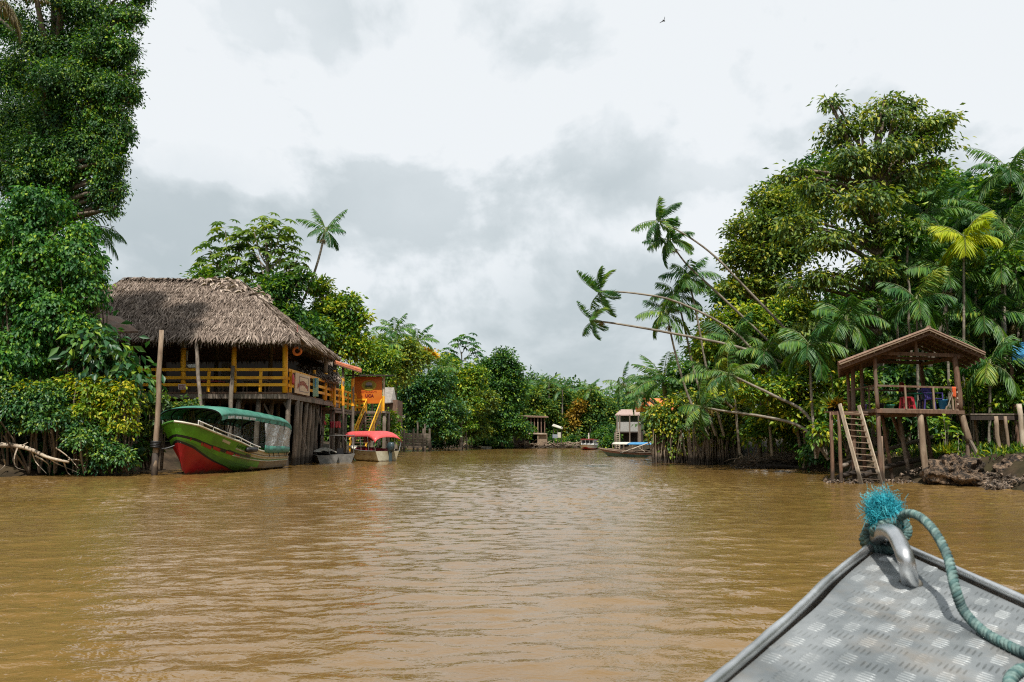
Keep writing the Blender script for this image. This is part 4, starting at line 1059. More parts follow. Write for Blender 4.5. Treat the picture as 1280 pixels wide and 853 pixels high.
# ================================================================== RIGHT BANK
# ------------------------------------------------------------------ pavilion on stilts
FL = PX(1098, 29.0, P(1098, 510.5, 29).z); zd = FL.z
FR = Vector((FL.x + 3.30, 29.55, zd - 0.03)); BLk = Vector((FL.x + 0.35, 32.3, zd)); BR = Vector((FL.x + 3.65, 32.9, zd))
random.seed(12)
V = thing('stilt_pavilion', 'open wooden pavilion on stilts with a tiled gable roof on the right bank', 'pavilion', (FL.x + 1.8, 31, 0))
ztop = P(1098, 441, 29).z
def bil(u, v, z=0): return FL.lerp(FR, u).lerp(BLk.lerp(BR, u), v) + Vector((0, 0, z))
m = MB()
n_ = 15
for i in range(n_): m.slab([bil(-0.02, i / n_ + 0.006), bil(1.02, i / n_ + 0.006), bil(1.02, (i + 1) / n_ - 0.006), bil(-0.02, (i + 1) / n_ - 0.006)], 0.05)
m.part('deck', M['wood_mid'], V)
m = MB()
m.beam(bil(-0.03, -0.012, -0.10), bil(1.03, -0.012, -0.10), 0.06, 0.13); m.beam(bil(-0.025, 0, -0.09), bil(-0.025, 1, -0.09), 0.06, 0.12)
for u in (0.1, 0.35, 0.6, 0.85): m.beam(bil(u, 0.01, -0.15), bil(u, 1, -0.15), 0.08, 0.14)
m.beam(bil(0.18, 0.3, -0.25), bil(0.62, 0.05, -0.22), 0.1, 0.10)
m.part('joists', M['wood_brown'], V)
def vpost(a, b, r, nm='post', mat='wood_brown'):
    m = MB(); m.pole(a, b, r, r * 0.9, 8, 0, 6, 0.015); return m.part(nm, M[mat], V, smooth=True)
def gpile(px, d, b, r, mat='wood_brown', dx=0.0):
    a = PX(px, d, 0); a.z = min(gz(a.x, a.y), 0.1) - 0.5; a.x += dx
    return vpost(a, b, r, 'pile', mat)
vpost(bil(0.0, 0.02, -0.1), Vector((FL.x - 0.02, 29.06, ztop)), 0.075)
vpost(bil(1.0, 0.02, -0.1), Vector((FR.x - 0.10, 29.6, ztop)), 0.11)
vpost(bil(0.0, 0.5, -0.1), bil(0, 0.5, ztop - zd + 0.05), 0.075); vpost(bil(0.0, 1.0, -0.1), bil(0, 1.0, ztop - zd + 0.05), 0.08); vpost(bil(1, 1, -0.1), bil(1, 1, ztop - zd + 0.05), 0.09)
vpost(PX(1066, 30.2, 0.2) - Vector((0, 0, 1)), PX(1066, 30.2, ztop - 0.12), 0.085)
gpile(1101, 29.06, bil(0.0, 0.02, -0.1), 0.085); gpile(1105.5, 29.3, bil(0.06, 0.1, -1.0), 0.04, 'wood_mid')
gpile(1159, 29.2, bil(0.50, 0.02, -0.12), 0.125, 'wood_mid'); gpile(1117, 30.4, bil(0.17, 0.35, -0.2), 0.07); gpile(1139, 30.6, bil(0.40, 0.4, -0.2), 0.085, 'wood_grey')
gpile(1082, 31.0, bil(0, 0.55, -0.1), 0.08); gpile(1151, 32.6, bil(0.55, 0.98, -0.1), 0.08); gpile(1171, 32.8, bil(0.98, 0.98, -0.1), 0.09)
a = bil(1.0, 0.02, -0.1); b_ = PX(1212, 29.55, P(1212, 553, 29.55).z); vpost(b_, a, 0.12, 'pile', 'wood_mid'); gpile(1208, 29.6, b_ + Vector((0, 0.05, 0.1)), 0.1)
m = MB(); m.beam(P(1212, 550, 29.5), P(1235, 592, 28.8), 0.10, 0.09); m.part('brace', M['wood_grey'], V)
# rails
m = MB(); m.beam(bil(0, 0.0, 0.82), bil(1, 0.0, 0.80), 0.05, 0.07); m.beam(bil(0, 0.0, 0.84), bil(0, 1, 0.84), 0.05, 0.06); m.beam(bil(0, 0.97, 0.86), bil(1, 0.97, 0.84), 0.05, 0.07)
rl = m.part('railing', M['wood_brown'], V)
for u in (0.33, 0.67, 0.90): m = MB(); m.beam(bil(u, 0.0, -0.02), bil(u, 0.0, 0.82), 0.06, 0.06); m.part('baluster', M['wood_mid'], rl)
m = MB(); m.beam(bil(0, 0.28, -0.02), bil(0, 0.28, 0.82), 0.05, 0.05); m.part('baluster', M['wood_brown'], rl)
m = MB(); m.beam(bil(0.96, 0.02, 0), bil(0.96, 0.02, 0.85), 0.14, 0.03); m.part('pierced_panel', M['wood_brown'], rl)
m = MB()
for k in range(3): disc_c = bil(0.96, 0.0, 0.2 + 0.22 * k); m.box(disc_c + Vector((0, -0.02, 0)), (0.05, 0.012, 0.05))
m.part('panel_holes', M['wood_pale'], rl)
# roof
LE, AP, RE = P(1048, 455, 28.5), P(1161, 412, 28.9), P(1231, 443, 29.3)
bk = Vector((1.75, 4.3, 0.0))
LEb, APb, REb = LE + bk, AP + bk, RE + bk
m = MB()
m.slab([LE, AP, APb, LEb], 0.05); m.slab([AP, RE, REb, APb], 0.05)
rf = m.part('tiled_roof', M['tile_pav'], V)
m = MB(); up = Vector((0, 0, 0.03))
for i in range(26):
    f = i / 25
    m.tube([LE.lerp(LEb, f) + up, AP.lerp(APb, f) + up], 0.06, 6); m.tube([AP.lerp(APb, f) + up, RE.lerp(REb, f) + up], 0.06, 6)
m.tube([AP + Vector((0, 0, 0.06)), APb + Vector((0, 0, 0.06))], 0.09, 8)
m.part('tile_rows', M['tile_pav'], rf)
m = MB()
for i in range(11):
    f = (i + 0.3) / 11
    m.beam(LE.lerp(AP, f) - Vector((0, 0, 0.09)), LEb.lerp(APb, f) - Vector((0, 0, 0.09)), 0.05, 0.04)
    m.beam(AP.lerp(RE, f) - Vector((0, 0, 0.09)), APb.lerp(REb, f) - Vector((0, 0, 0.09)), 0.05, 0.04)
m.part('battens', M['wood_mid'], rf)
for k in range(5):
    f = 0.02 + 0.24 * k; m = MB(); o3 = Vector((0, 0, 0.15))
    m.beam(LE.lerp(LEb, f) - o3, AP.lerp(APb, f) - o3, 0.06, 0.09); m.beam(AP.lerp(APb, f) - o3, RE.lerp(REb, f) - o3, 0.06, 0.09); m.part('rafter', M['wood_brown'], rf)
m = MB(); m.beam(LE + Vector((0.02, -0.02, -0.01)), AP + Vector((0, -0.02, -0.01)), 0.04, 0.07); m.beam(AP + Vector((0, -0.02, -0.01)), RE + Vector((0, -0.02, -0.01)), 0.04, 0.07); m.part('rake_board', M['wood_mid'], rf)
m = MB()
m.beam(Vector((FL.x - 0.25, 29.05, ztop)), Vector((FR.x + 0.2, 29.6, ztop - 0.05)), 0.08, 0.13); m.beam(bil(0, 1, ztop - zd), bil(1, 1, ztop - zd), 0.08, 0.12)
m.beam(bil(0, -.03, ztop - zd - 0.08), bil(0, 1.05, ztop - zd - 0.08), 0.08, 0.12); m.beam(bil(1, -.03, ztop - zd - 0.08), bil(1, 1.05, ztop - zd - 0.08), 0.08, 0.12); m.beam(bil(0, .5, ztop - zd), bil(1, .5, ztop - zd), 0.07, 0.11)
kx = bil(0.5, 0.02, ztop - zd + 0.05); m.beam(kx, Vector((kx.x, kx.y, AP.z - 0.35)), 0.09, 0.09)
m.part('tie_beam', M['wood_brown'], V)
# small landing for the ladder, left of the pavilion
m = MB(); za = P(1040, 515, 29.6).z
pa, pb = PX(1036, 29.6, za), PX(1082, 30.0, za)
m.beam(pa, pb, 0.5, 0.05); m.beam(pa + Vector((0, -.25, -0.07)), pb + Vector((0, -.2, -.07)), 0.06, 0.10); m.part('landing', M['wood_brown'], V)
gpile(1038.5, 29.5, PX(1039, 29.5, za - 0.02), 0.075); gpile(1050.5, 29.3, PX(1048.5, 29.4, za + 0.02), 0.075); gpile(1066.5, 30.2, PX(1066, 30.2, za), 0.09)

# ladder
Ld = thing('wooden_ladder', 'pale wooden ladder leaning up from the water to the pavilion landing', 'ladder', PX(1090, 28.5, 0))
A0, A1 = P(1075.5, 600, 28.6), P(1049.5, 505, 29.25); B0, B1 = P(1101, 602, 28.5), P(1073.5, 507, 29.25)
for a, b in ((A0, A1), (B0, B1)):
    e = (a - b).normalized() * 0.25; m = MB(); m.beam(a + e, b, 0.05, 0.13); m.part('side_rail', M['wood_pale'], Ld)
for i in range(12):
    f = 0.02 + i * 0.079; m = MB(); m.beam(A0.lerp(A1, f) - (B0 - A0) * 0.03, B0.lerp(B1, f) + (B0 - A0) * 0.03, 0.055, 0.028); m.part('rung', M['wood_mid'], Ld)

# furniture on the deck
def stool(label, u, v, mat, group=None):
    c = bil(u, v); t = thing('plastic_stool', label, 'stool', c, group); s = 0.15
    m = MB(); m.box(c + Vector((0, 0, 0.44)), (0.32, 0.32, 0.035)); m.box(c + Vector((0, 0, 0.415)), (0.26, 0.26, 0.03)); m.part('seat', mat, t)
    for sx in (-1, 1):
        for sy in (-1, 1): m = MB(); m.beam(c + Vector((sx * 0.18, sy * 0.18, 0)), c + Vector((sx * 0.13, sy * 0.13, 0.43)), 0.05, 0.05); m.part('leg', mat, t)
    m = MB()
    for sx in (-1, 1): m.beam(c + Vector((sx * 0.165, -0.165, 0.14)), c + Vector((sx * 0.165, 0.165, 0.14)), 0.02, 0.03); m.beam(c + Vector((-0.165, sx * 0.165, 0.14)), c + Vector((0.165, sx * 0.165, 0.14)), 0.02, 0.03)
    m.part('stretcher', mat, t)
    return t
stool('left one of two red plastic stools side by side behind the pavilion rail', 0.405, 0.16, M['red_plastic'])
stool('right one of two red plastic stools, next to the green table', 0.485, 0.30, M['red_plastic'])
M['green_plastic'] = flat('green_plastic', (0.03, 0.20, 0.13), 0.4); M['purple_plastic'] = flat('purple_plastic', (0.065, 0.05, 0.20), 0.4); M['blue_plastic'] = flat('blue_plastic', (0.02, 0.20, 0.50), 0.4); M['navy_plastic'] = flat('navy_plastic', (0.03, 0.03, 0.14), 0.4)
c = bil(0.66, 0.35); t = thing('plastic_table', 'green plastic table on the pavilion deck between the red stools and the blue chair', 'table', c)
m = MB(); m.box(c + Vector((0, 0, 0.62)), (0.8, 0.7, 0.035)); m.part('tabletop', M['green_plastic'], t)
for sx in (-1, 1):
    for sy in (-1, 1): m = MB(); m.beam(c + Vector((sx * 0.34, sy * 0.28, 0)), c + Vector((sx * 0.3, sy * 0.25, 0.61)), 0.06, 0.06); m.part('leg', M['green_plastic'], t)
def chair(label, u, v, mat, rz):
    c = bil(u, v); t = thing('plastic_chair', label, 'chair', c); Rz = Matrix.Rotation(rz, 3, 'Z')
    q = lambda x, y, z: c + Rz @ Vector((x, y, z))
    m = MB(); m.slab([q(-.22, -.22, .42), q(.22, -.22, .42), q(.2, .2, .40), q(-.2, .2, .40)], 0.03); m.part('seat', mat, t)
    m = MB()
    for k in range(4): x = -0.17 + k * 0.113; m.beam(q(x, .2, .42), q(x, .30, .80), 0.06, 0.02)
    m.beam(q(-.22, .30, .80), q(.22, .30, .80), 0.04, 0.08); m.part('backrest', mat, t)
    for sx in (-1, 1):
        for sy in (-1, 1): m = MB(); m.beam(q(sx * .23, sy * .24, 0), q(sx * .2, sy * .2, .41), 0.045, 0.045); m.part('leg', mat, t)
        m = MB(); m.beam(q(sx * .23, -.2, .42), q(sx * .24, -.18, .62), 0.04, 0.04); m.beam(q(sx * .24, -.2, .62), q(sx * .22, .26, .64), 0.05, 0.03); m.part('armrest', mat, t)
chair('purple-blue plastic chair behind the pavilion rail beside the green table', 0.745, 0.16, M['purple_plastic'], 0.4)
chair('dark navy plastic chair farther back on the pavilion deck', 0.80, 0.5, M['navy_plastic'], -0.3)
c = bil(0.83, 0.10); t = thing('bucket', 'bright blue bucket on the pavilion deck near the right post', 'bucket', c); m = MB(); m.lathe([(0.12, 0), (0.17, 0.36), (0.18, 0.36), (0.165, 0.34), (0.11, 0.02)], c, 18); m.part('shell', M['blue_plastic'], t, smooth=True)
m = MB(); m.torus(c + Vector((0, 0, 0.36)), 0.17, 0.008, (0, 1, 0.2), 14, 5, a0=0, a1=PI); m.part('handle', M['alu_dull'], t)
t = thing('broom', 'pale-handled broom leaning between the blue bucket and the orange cloth', 'broom', bil(0.845, 0.04)); m = MB(); m.tube([bil(0.845, 0.05, 0.0), bil(0.90, -0.02, 0.62)], 0.016, 6); m.part('handle', M['wood_pale'], t); m = MB(); m.beam(bil(0.838, 0.05, -0.02), bil(0.85, 0.04, 0.12), 0.18, 0.05); m.part('bristles', M['wood_mid'], t)
cloth('orange cloth hanging over the pavilion rail at its right end', 'cloth', 'cloth', (bil(0.895, -0.02, 0.83), bil(0.94, -0.02, 0.83), bil(0.935, -0.02, 0.42), bil(0.90, -0.02, 0.46)), flat('orange_cloth', (0.62, 0.11, 0.03), 0.7), 2, 0.02)
c = bil(0.025, 0.60) + Vector((0.07, 0, 0)); t = thing('plant_pot', 'small lilac plastic pot at the left edge of the pavilion deck', 'pot', c); m = MB(); m.lathe([(0.085, 0), (0.12, 0.20), (0.13, 0.22), (0.11, 0.22), (0.08, 0.03)], c, 16); m.part('shell', flat('lilac_plastic', (0.33, 0.22, 0.60), 0.4), t, smooth=True)
t = thing('red_bottle', 'dark red fuel can standing against the back post of the pavilion', 'can', bil(0.9, 0.93)); c = bil(0.67, 0.9); m = MB(); m.box(c + Vector((0, 0, 0.98)), (0.16, 0.14, 0.36)); m.part('body', flat('dark_red_plastic', (0.22, 0.012, 0.012), 0.4), t); m = MB(); m.lathe([(0.03, 0), (0.03, 0.07)], c + Vector((0.03, 0, 1.16)), 10); m.part('cap', M['black'], t)

def potted(label, c, potmat, leafm, seed, n=34, L=0.4, pr=0.13, ph=0.2, up=0.5, w=0.05, name='potted_plant'):
    rng = np.random.default_rng(seed); c = Vector(c)
    t = thing(name, label, 'potted plant', c)
    m = MB(); m.lathe([(pr * 0.7, 0), (pr, ph), (pr * 1.08, ph), (pr * 1.08, ph - 0.03), (pr * 0.9, ph - 0.04), (0.01, ph - 0.05)], c, 16); m.part('pot', potmat, t, smooth=True)
    lv = Leaves(); d = _rdir(rng, n); d[:, 2] = np.abs(d[:, 2]) * 0.9 + up * rng.random(n)
    b = np.tile(np.array(c) + [0, 0, ph], (n, 1))
    lv.add(b + d * 0.03, d, rng.normal(size=(n, 3)) * 0.3 + [0, 0, 1], L * (0.6 + 0.6 * rng.random(n)), w, 0.5 + 0.25 * rng.normal(size=n), 0.2, 0.3)
    lv.part('leaves', LM[leafm], t)
potted('spiky rosette plant in a dark pot at the left end of the pavilion deck', bil(0.10, 0.18), M['black'], 'olive', 1, 40, 0.42)
potted('low feathery plant in a green pot left of the red stools', bil(0.22, 0.20), M['green_plastic'], 'glossy', 2, 50, 0.30, 0.16, 0.16, 0.6, 0.04)
potted('yellow-leaved croton in a green pot above the rail at the pavilion left side', bil(0.13, 0.85, 0.86), M['green_plastic'], 'lime', 3, 60, 0.36, 0.14, 0.2, 0.4, 0.09)
potted('dark bushy plant in a white pot on the back rail of the pavilion', bil(0.27, 0.9, 0.86), M['white'], 'glossy', 4, 60, 0.32, 0.12, 0.18, 0.4, 0.09)
lp = PX(1046, 29.6, za + 0.03)
potted('bright yellow croton in a black pot on the ladder landing left of the pavilion', lp, M['black'], 'rust', 5, 90, 0.36, 0.14, 0.16, 0.5, 0.11)
potted('upright grey-green spiky plant at the left end of the ladder landing', PX(1038.5, 29.7, za + 0.03), M['black'], 'olive', 6, 24, 0.60, 0.12, 0.14, 1.6, 0.05)

# walkway to the shore on the right
Bw = thing('plank_walkway', 'narrow plank walkway on posts running right from the pavilion to the shore', 'walkway', (FR.x + 1.4, 30, 0))
zk = P(1245, 517, 30).z; wa, wb = PX(1213, 30.2, zk), PX(1300, 30.2, zk)
m = MB(); m.slab([wa, wb, wb + Vector((0, 1.0, 0)), wa + Vector((0, 1.0, 0))], 0.05); m.part('planks', M['wood_grey'], Bw)
m = MB(); m.beam(wa + Vector((0, .05, -.16)), wb + Vector((0, .05, -.16)), 0.09, 0.16); m.beam(wa + Vector((0, .95, -.16)), wb + Vector((0, .95, -.16)), 0.09, 0.16); m.part('bearer', M['wood_dark'], Bw)
for px, dy, top_, r in ((1250, 0.05, 0, 0.085), (1257.5, 0.9, 0, 0.10), (1262.5, 0.0, 0, 0.06), (1224, 0.9, 0, 0.05)):
    a = PX(px, 30.2 + dy, 0); m = MB(); m.pole((a.x + 0.05, a.y, gz(a.x, a.y) - 0.4), (a.x, a.y, zk - 0.1), r, r, 8); m.part('post', M['wood_mid'], Bw, smooth=True)
m = MB(); m.pole(PX(1281, 29.9, 0.6), PX(1273.5, 30, zk + 0.35), 0.10, 0.09); m.part('leaning_post', M['wood_pale'], Bw, smooth=True)

# hut with a blue awning at the right edge
t = thing('awning_hut', 'hut at the right edge with a bright blue tarpaulin awning over a plank counter', 'hut', PX(1285, 34, 1.2))
za_, zb_ = P(1270, 434, 34).z, P(1270, 447, 34).z; x0_, x1_ = PX(1263.5, 34, za_).x, PX(1330, 34, za_).x
m = MB(); m.slab([(x0_, 34, zb_ + 0.12), (x1_, 34, zb_ + 0.16), (x1_, 36.2, za_ + 0.5), (x0_ + 1.5, 36.2, za_ + 0.45)], 0.03); m.part('awning', M['blue_tarp'], t)
rows = [[Vector((x0_ + (x1_ - x0_) * i / 30, 33.98 + 0.03 * math.sin(i * 2.2), zb_ + 0.12 - 0.42 * j / 4)) for i in range(31)] for j in range(5)]
m = MB(); m.grid(rows); o = m.part('valance', flat('dark_blue_tarp', (0.02, 0.11, 0.22), 0.6), t); o.modifiers.new('thickness', 'SOLIDIFY').thickness = 0.012
m = MB(); m.box(((x0_ + x1_) / 2, 34.6, P(1270, 454, 34).z), (x1_ - x0_ + 0.1, 0.9, 0.10)); m.part('counter', M['wood_brown'], t)
m = MB(); m.box(((x0_ + x1_) / 2 + 1.6, 36.4, zb_ - 1.2), (x1_ - x0_, 0.08, 3.6)); m.part('wall', M['wood_dark'], t)
for x in (x0_ + 0.1, x1_ - 0.2):
    m = MB(); m.pole((x, 34.2, gz(x, 34.2) - 0.3), (x, 34.2, zb_), 0.07); m.part('post', M['wood_brown'], t)

# boulders, rubble
def boulder(label, c, r, seed, holes=0):
    rng = np.random.default_rng(seed)
    import bmesh
    bm = bmesh.new(); bmesh.ops.create_icosphere(bm, subdivisions=5, radius=1.0)
    K = rng.normal(size=(34, 3)) * np.repeat([1.6, 3.6, 8.0], [10, 12, 12])[:, None]; ph = rng.random(34) * 6.28; am = np.repeat([0.10, 0.06, 0.032], [10, 12, 12])
    hd = _rdir(rng, 30); hd[:, 1] = -np.abs(hd[:, 1])
    for v in bm.verts:
        p = np.array(v.co); f = 1 + np.sum(am * np.sin(K @ p + ph))
        if holes:
            dd = np.linalg.norm(hd[:holes] - p, axis=1); i = np.argmin(dd); rr = 0.10 + 0.05 * (i % 3) / 2
            if dd[i] < rr: f -= 0.26 * (1 - (dd[i] / rr) ** 2)
            elif dd[i] < rr * 1.45: f += 0.07
        q = p * f; v.co = Vector((q[0] * r[0], q[1] * r[1], q[2] * r[2]))
    me = bpy.data.meshes.new('boulder'); bm.to_mesh(me); bm.free(); me.transform(Matrix.Translation(Vector(c)))
    return link_mesh('boulder', me, M['rock'], None, loc=c, label=label, cat='rock', smooth=True)
boulder('large pitted boulder at the waterline in front of the pavilion', P(1195, 589, 28.2), (0.74, 0.62, 0.60), 3, 30)
boulder('smaller dark boulder in front of the large pitted one', P(1221, 600, 27.4), (0.52, 0.45, 0.36), 4, 12)
boulder('low boulder at the right edge of the picture by the rubble', P(1276, 588, 27.6), (0.6, 0.5, 0.42), 5, 12)
rng = np.random.default_rng(5); m = MB()
sv = [Vector(x) for x in ((1, 0, 0), (-1, 0, 0), (0, 1, 0), (0, -1, 0), (0, 0, 1), (0, 0, -1))]; sf = [(0, 2, 4), (2, 1, 4), (1, 3, 4), (3, 0, 4), (2, 0, 5), (1, 2, 5), (3, 1, 5), (0, 3, 5)]
for i in range(1700):
    px = rng.uniform(1232, 1330); d = rng.uniform(25.2, 28.0); p = PX(px, d, 0); z = max(0, gz(p.x, d)) + 0.01 + 0.16 * rng.random() ** 2
    if z > 0.34 + 0.12 * rng.random(): continue
    s = 0.02 + 0.075 * rng.random() ** 2.2; Rr = Matrix.Rotation(rng.random() * 6, 3, Vector(rng.normal(size=3)).normalized())
    m.add([Rr @ Vector((v.x * s * rng.uniform(0.6, 1.5), v.y * s * rng.uniform(.6, 1.4), v.z * s * rng.uniform(.4, .9))) + Vector((p.x, d, z)) for v in sv], sf)
for i in range(500):
    px = rng.uniform(1030, 1215); d = rng.uniform(28.8, 31.5); p = PX(px, d, 0); z = max(0, gz(p.x, d)) + 0.1 * rng.random() ** 2
    s = 0.03 + 0.08 * rng.random() ** 2; Rr = Matrix.Rotation(rng.random() * 6, 3, Vector(rng.normal(size=3)).normalized())
    m.add([Rr @ Vector((v.x * s * rng.uniform(0.6, 1.5), v.y * s, v.z * s * .6)) + Vector((p.x, d, z)) for v in sv], sf)
m.part('stones', nmat('pale_rubble', (0.025, 0.02, 0.016), (0.27, 0.20, 0.145), 9, 0.85, 0.3, lo=0.42, hi=0.62), kind='stuff')

# logs under the pavilion
for lab, a, b, r, mt in (('long log sloping up under the pavilion', P(1052, 583, 30.5), P(1172, 545, 33.5), 0.09, 'wood_grey'), ('second log on the mud under the pavilion, below the sloping one', P(1075, 596, 29.6), P(1150, 575, 31), 0.11, 'wood_dark'), ('pale plank lying on the rubble right of the boulders', P(1230, 597, 27.2), P(1285, 596, 27.6), 0.05, 'wood_pale'), ('crooked driftwood on the mud between the ladder and the first piles', P(1048, 597, 29.8), P(1080, 592, 30.2), 0.10, 'wood_dark')):
    t = thing('log', lab, 'log', a); m = MB(); pts = bez([a, a.lerp(b, 0.5) + Vector((0, 0, 0.08)), b], 8); m.tube(pts, [r * (1.1 - 0.04 * i) for i in range(9)], 8, 0, True, 0.06); m.part('stem', M[mt], t, smooth=True)
    m = MB(); m.tube([pts[3], pts[3] + Vector((0.1, -0.1, r + 0.22))], [r * 0.4, r * 0.2], 6); m.part('branch_stub', M[mt], t)

# grass tuft and saplings on the boulder
rng = np.random.default_rng(3)
lv = Leaves(); c = np.array(P(1184, 566, 28.5)); n = 260; d = rng.normal(size=(n, 3)) * [0.6, 0.6, 0.3] + [0, 0, 0.7]
lv.add(c + rng.normal(size=(n, 3)) * [0.14, 0.1, 0.02], d, rng.normal(size=(n, 3)), 0.30 * (0.5 + rng.random(n)), 0.022, 0.6 + 0.25 * rng.normal(size=n), 0.2, 0.35)
t = thing('grass_tuft', 'yellowish grass tuft growing on top of the large pitted boulder', 'grass tuft', c); lv.part('blades', LM['lime'], t)
def sapling(label, base, stems, seed, L=0.26, n=12, mat='lime'):
    rng = np.random.default_rng(seed); t = thing('sapling', label, 'plant', base); lv = Leaves(); m = MB()
    for (px, py, d) in stems:
        e = P(px, py, d); m.tube(bez([Vector(base), Vector(base).lerp(e, 0.5) + Vector((0.04, 0, 0)), e], 6), [0.016, 0.015, 0.014, 0.013, 0.012, 0.011, 0.008], 5)
        dd = _rdir(rng, n); dd[:, 2] = dd[:, 2] * 0.3
        lv.add(np.array(e) - [0, 0, 0.28] * rng.random((n, 1)) + dd * 0.04, dd + [0, 0, -0.1], np.tile([0, -0.3, 1.0], (n, 1)) + rng.normal(size=(n, 3)) * 0.3, L * (0.6 + 0.6 * rng.random(n)), L * 0.55, 0.5 + 0.2 * rng.normal(size=n), 0.2, 0.2)
    m.part('stems', M['bark_pale'], t); lv.part('leaves', LM[mat], t)
sapling('bright green broad-leaved sapling growing behind the large boulder under the pavilion', P(1182, 566, 28.8), [(1179, 519, 28.8), (1185, 531, 28.8), (1176, 540, 28.8)], 4)
sapling('thin single-stemmed seedling right of the bright sapling on the boulder', P(1197, 568, 28.7), [(1197, 542, 28.7)], 5, 0.2, 7)
sapling('small leafy seedling on the earth bank under the plank walkway', P(1268, 588, 28.6), [(1267, 568, 28.6), (1272, 572, 28.6)], 6, 0.22, 10)

# ------------------------------------------------------------------ forest of the right bank
# tall tree with long drooping leaves
tree('tall_tree', 'tallest tree on the right bank, layered crown of drooping leaves above the pavilion roof', 'tree', 39,
     [(1098, 148, 44, 0, 0.42), (1150, 158, 40, -0.5, 0.32), (1052, 168, 32, 0.3, 0.4), (1112, 188, 46, -1, 0.42), (1172, 180, 24, -0.8, 0.28), (1060, 205, 44, -0.5, 0.5), (1120, 225, 46, 0.5, 0.5), (1020, 240, 36, -0.5, 0.45), (1075, 255, 50, -1, 0.5), (1000, 214, 8, 0, 0.4), (1187, 151, 8, -0.3, 0.25), (1172, 150, 12, -0.3, 0.3), (1040, 130, 14, 0, 0.4), (1110, 128, 14, 0, 0.4), (1140, 132, 10, 0, 0.5), (980, 222, 5, 0, 0.4), (1172, 205, 10, 0, 0.5), (1045, 300, 38, -1, 0.45), (1115, 288, 40, -0.5, 0.45), (990, 285, 34, 0, 0.5), (1028, 348, 33, -1, 0.45), (1085, 338, 34, -1, 0.45), (1128, 345, 24, 0, 0.5), (1058, 395, 32, -0.6, 0.45), (1000, 360, 30, 0, 0.5), (1010, 410, 26, 0, 0.5)],
     (1099, 1095, 200), 'olive', 41, leaf=0.29, asp=0.40, cov=0.72, per=10, up=0.65, hang=0.2, shell=0.9, tint=(0.5, 0.34), tr=0.26, bark='bark', twigs=90, flatc=0.4, low=-0.9)
tree('round_tree', 'rounded brownish-green tree at the river side of the right bank forest', 'tree', 47,
     [(945, 285, 32), (968, 255, 30), (922, 322, 22), (950, 325, 34), (985, 270, 34), (990, 310, 34), (925, 358, 22), (965, 360, 34)], (965, 955, 330), 'olive', 42, leaf=0.25, asp=0.55, cov=1.3, tint=(0.56, 0.34), shell=0.65, twigs=40)
tree('broad_tree', 'yellow-tinged broad tree below the rounded brownish tree on the right bank', 'tree', 45,
     [(945, 405, 32, 0, 0.8), (985, 395, 34), (915, 400, 24), (960, 445, 34), (920, 445, 26), (1000, 440, 32), (890, 405, 18), (885, 440, 22)], (950, 955, 420), 'mid', 43, leaf=0.27, asp=0.5, cov=1.2, tint=(0.64, 0.36), shell=0.75, twigs=30)
tree('leafy_tree', 'bright green leafy tree between the leaning palms and the pavilion on the right bank', 'tree', 41,
     [(1000, 480, 30), (1030, 450, 28), (960, 485, 26), (1040, 490, 24), (985, 515, 24), (935, 490, 22), (1020, 520, 24)], (1005, 1005, 450), 'mid', 44, leaf=0.26, asp=0.5, cov=1.15, tint=(0.62, 0.36), shell=0.75, twigs=30)
# hillside crowns behind, up to the palms at the right
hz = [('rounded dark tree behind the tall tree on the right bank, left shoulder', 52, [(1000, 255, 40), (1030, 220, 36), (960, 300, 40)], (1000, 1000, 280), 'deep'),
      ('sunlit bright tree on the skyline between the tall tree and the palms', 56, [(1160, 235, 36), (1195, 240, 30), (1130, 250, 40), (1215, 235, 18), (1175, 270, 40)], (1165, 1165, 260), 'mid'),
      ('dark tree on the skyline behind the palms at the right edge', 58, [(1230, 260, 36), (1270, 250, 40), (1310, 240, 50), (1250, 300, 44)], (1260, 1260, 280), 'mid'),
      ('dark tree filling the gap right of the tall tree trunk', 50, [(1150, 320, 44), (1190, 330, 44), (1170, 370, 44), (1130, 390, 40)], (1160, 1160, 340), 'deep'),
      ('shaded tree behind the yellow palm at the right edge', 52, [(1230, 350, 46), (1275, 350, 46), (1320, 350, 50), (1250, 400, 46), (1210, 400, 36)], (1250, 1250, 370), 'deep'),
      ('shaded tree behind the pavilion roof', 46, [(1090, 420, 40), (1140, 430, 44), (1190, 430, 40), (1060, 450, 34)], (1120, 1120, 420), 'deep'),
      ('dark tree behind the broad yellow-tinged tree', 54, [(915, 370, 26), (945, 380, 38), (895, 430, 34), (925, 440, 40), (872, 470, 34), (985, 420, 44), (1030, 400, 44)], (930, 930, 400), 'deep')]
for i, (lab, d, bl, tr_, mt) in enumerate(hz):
    tree('forest_tree', lab, 'tree', d, bl, tr_, mt, 60 + i, leaf=0.34, asp=0.5, cov=1.5, tint=(0.42, 0.3), shell=0.5, twigs=10, gz=1.1)
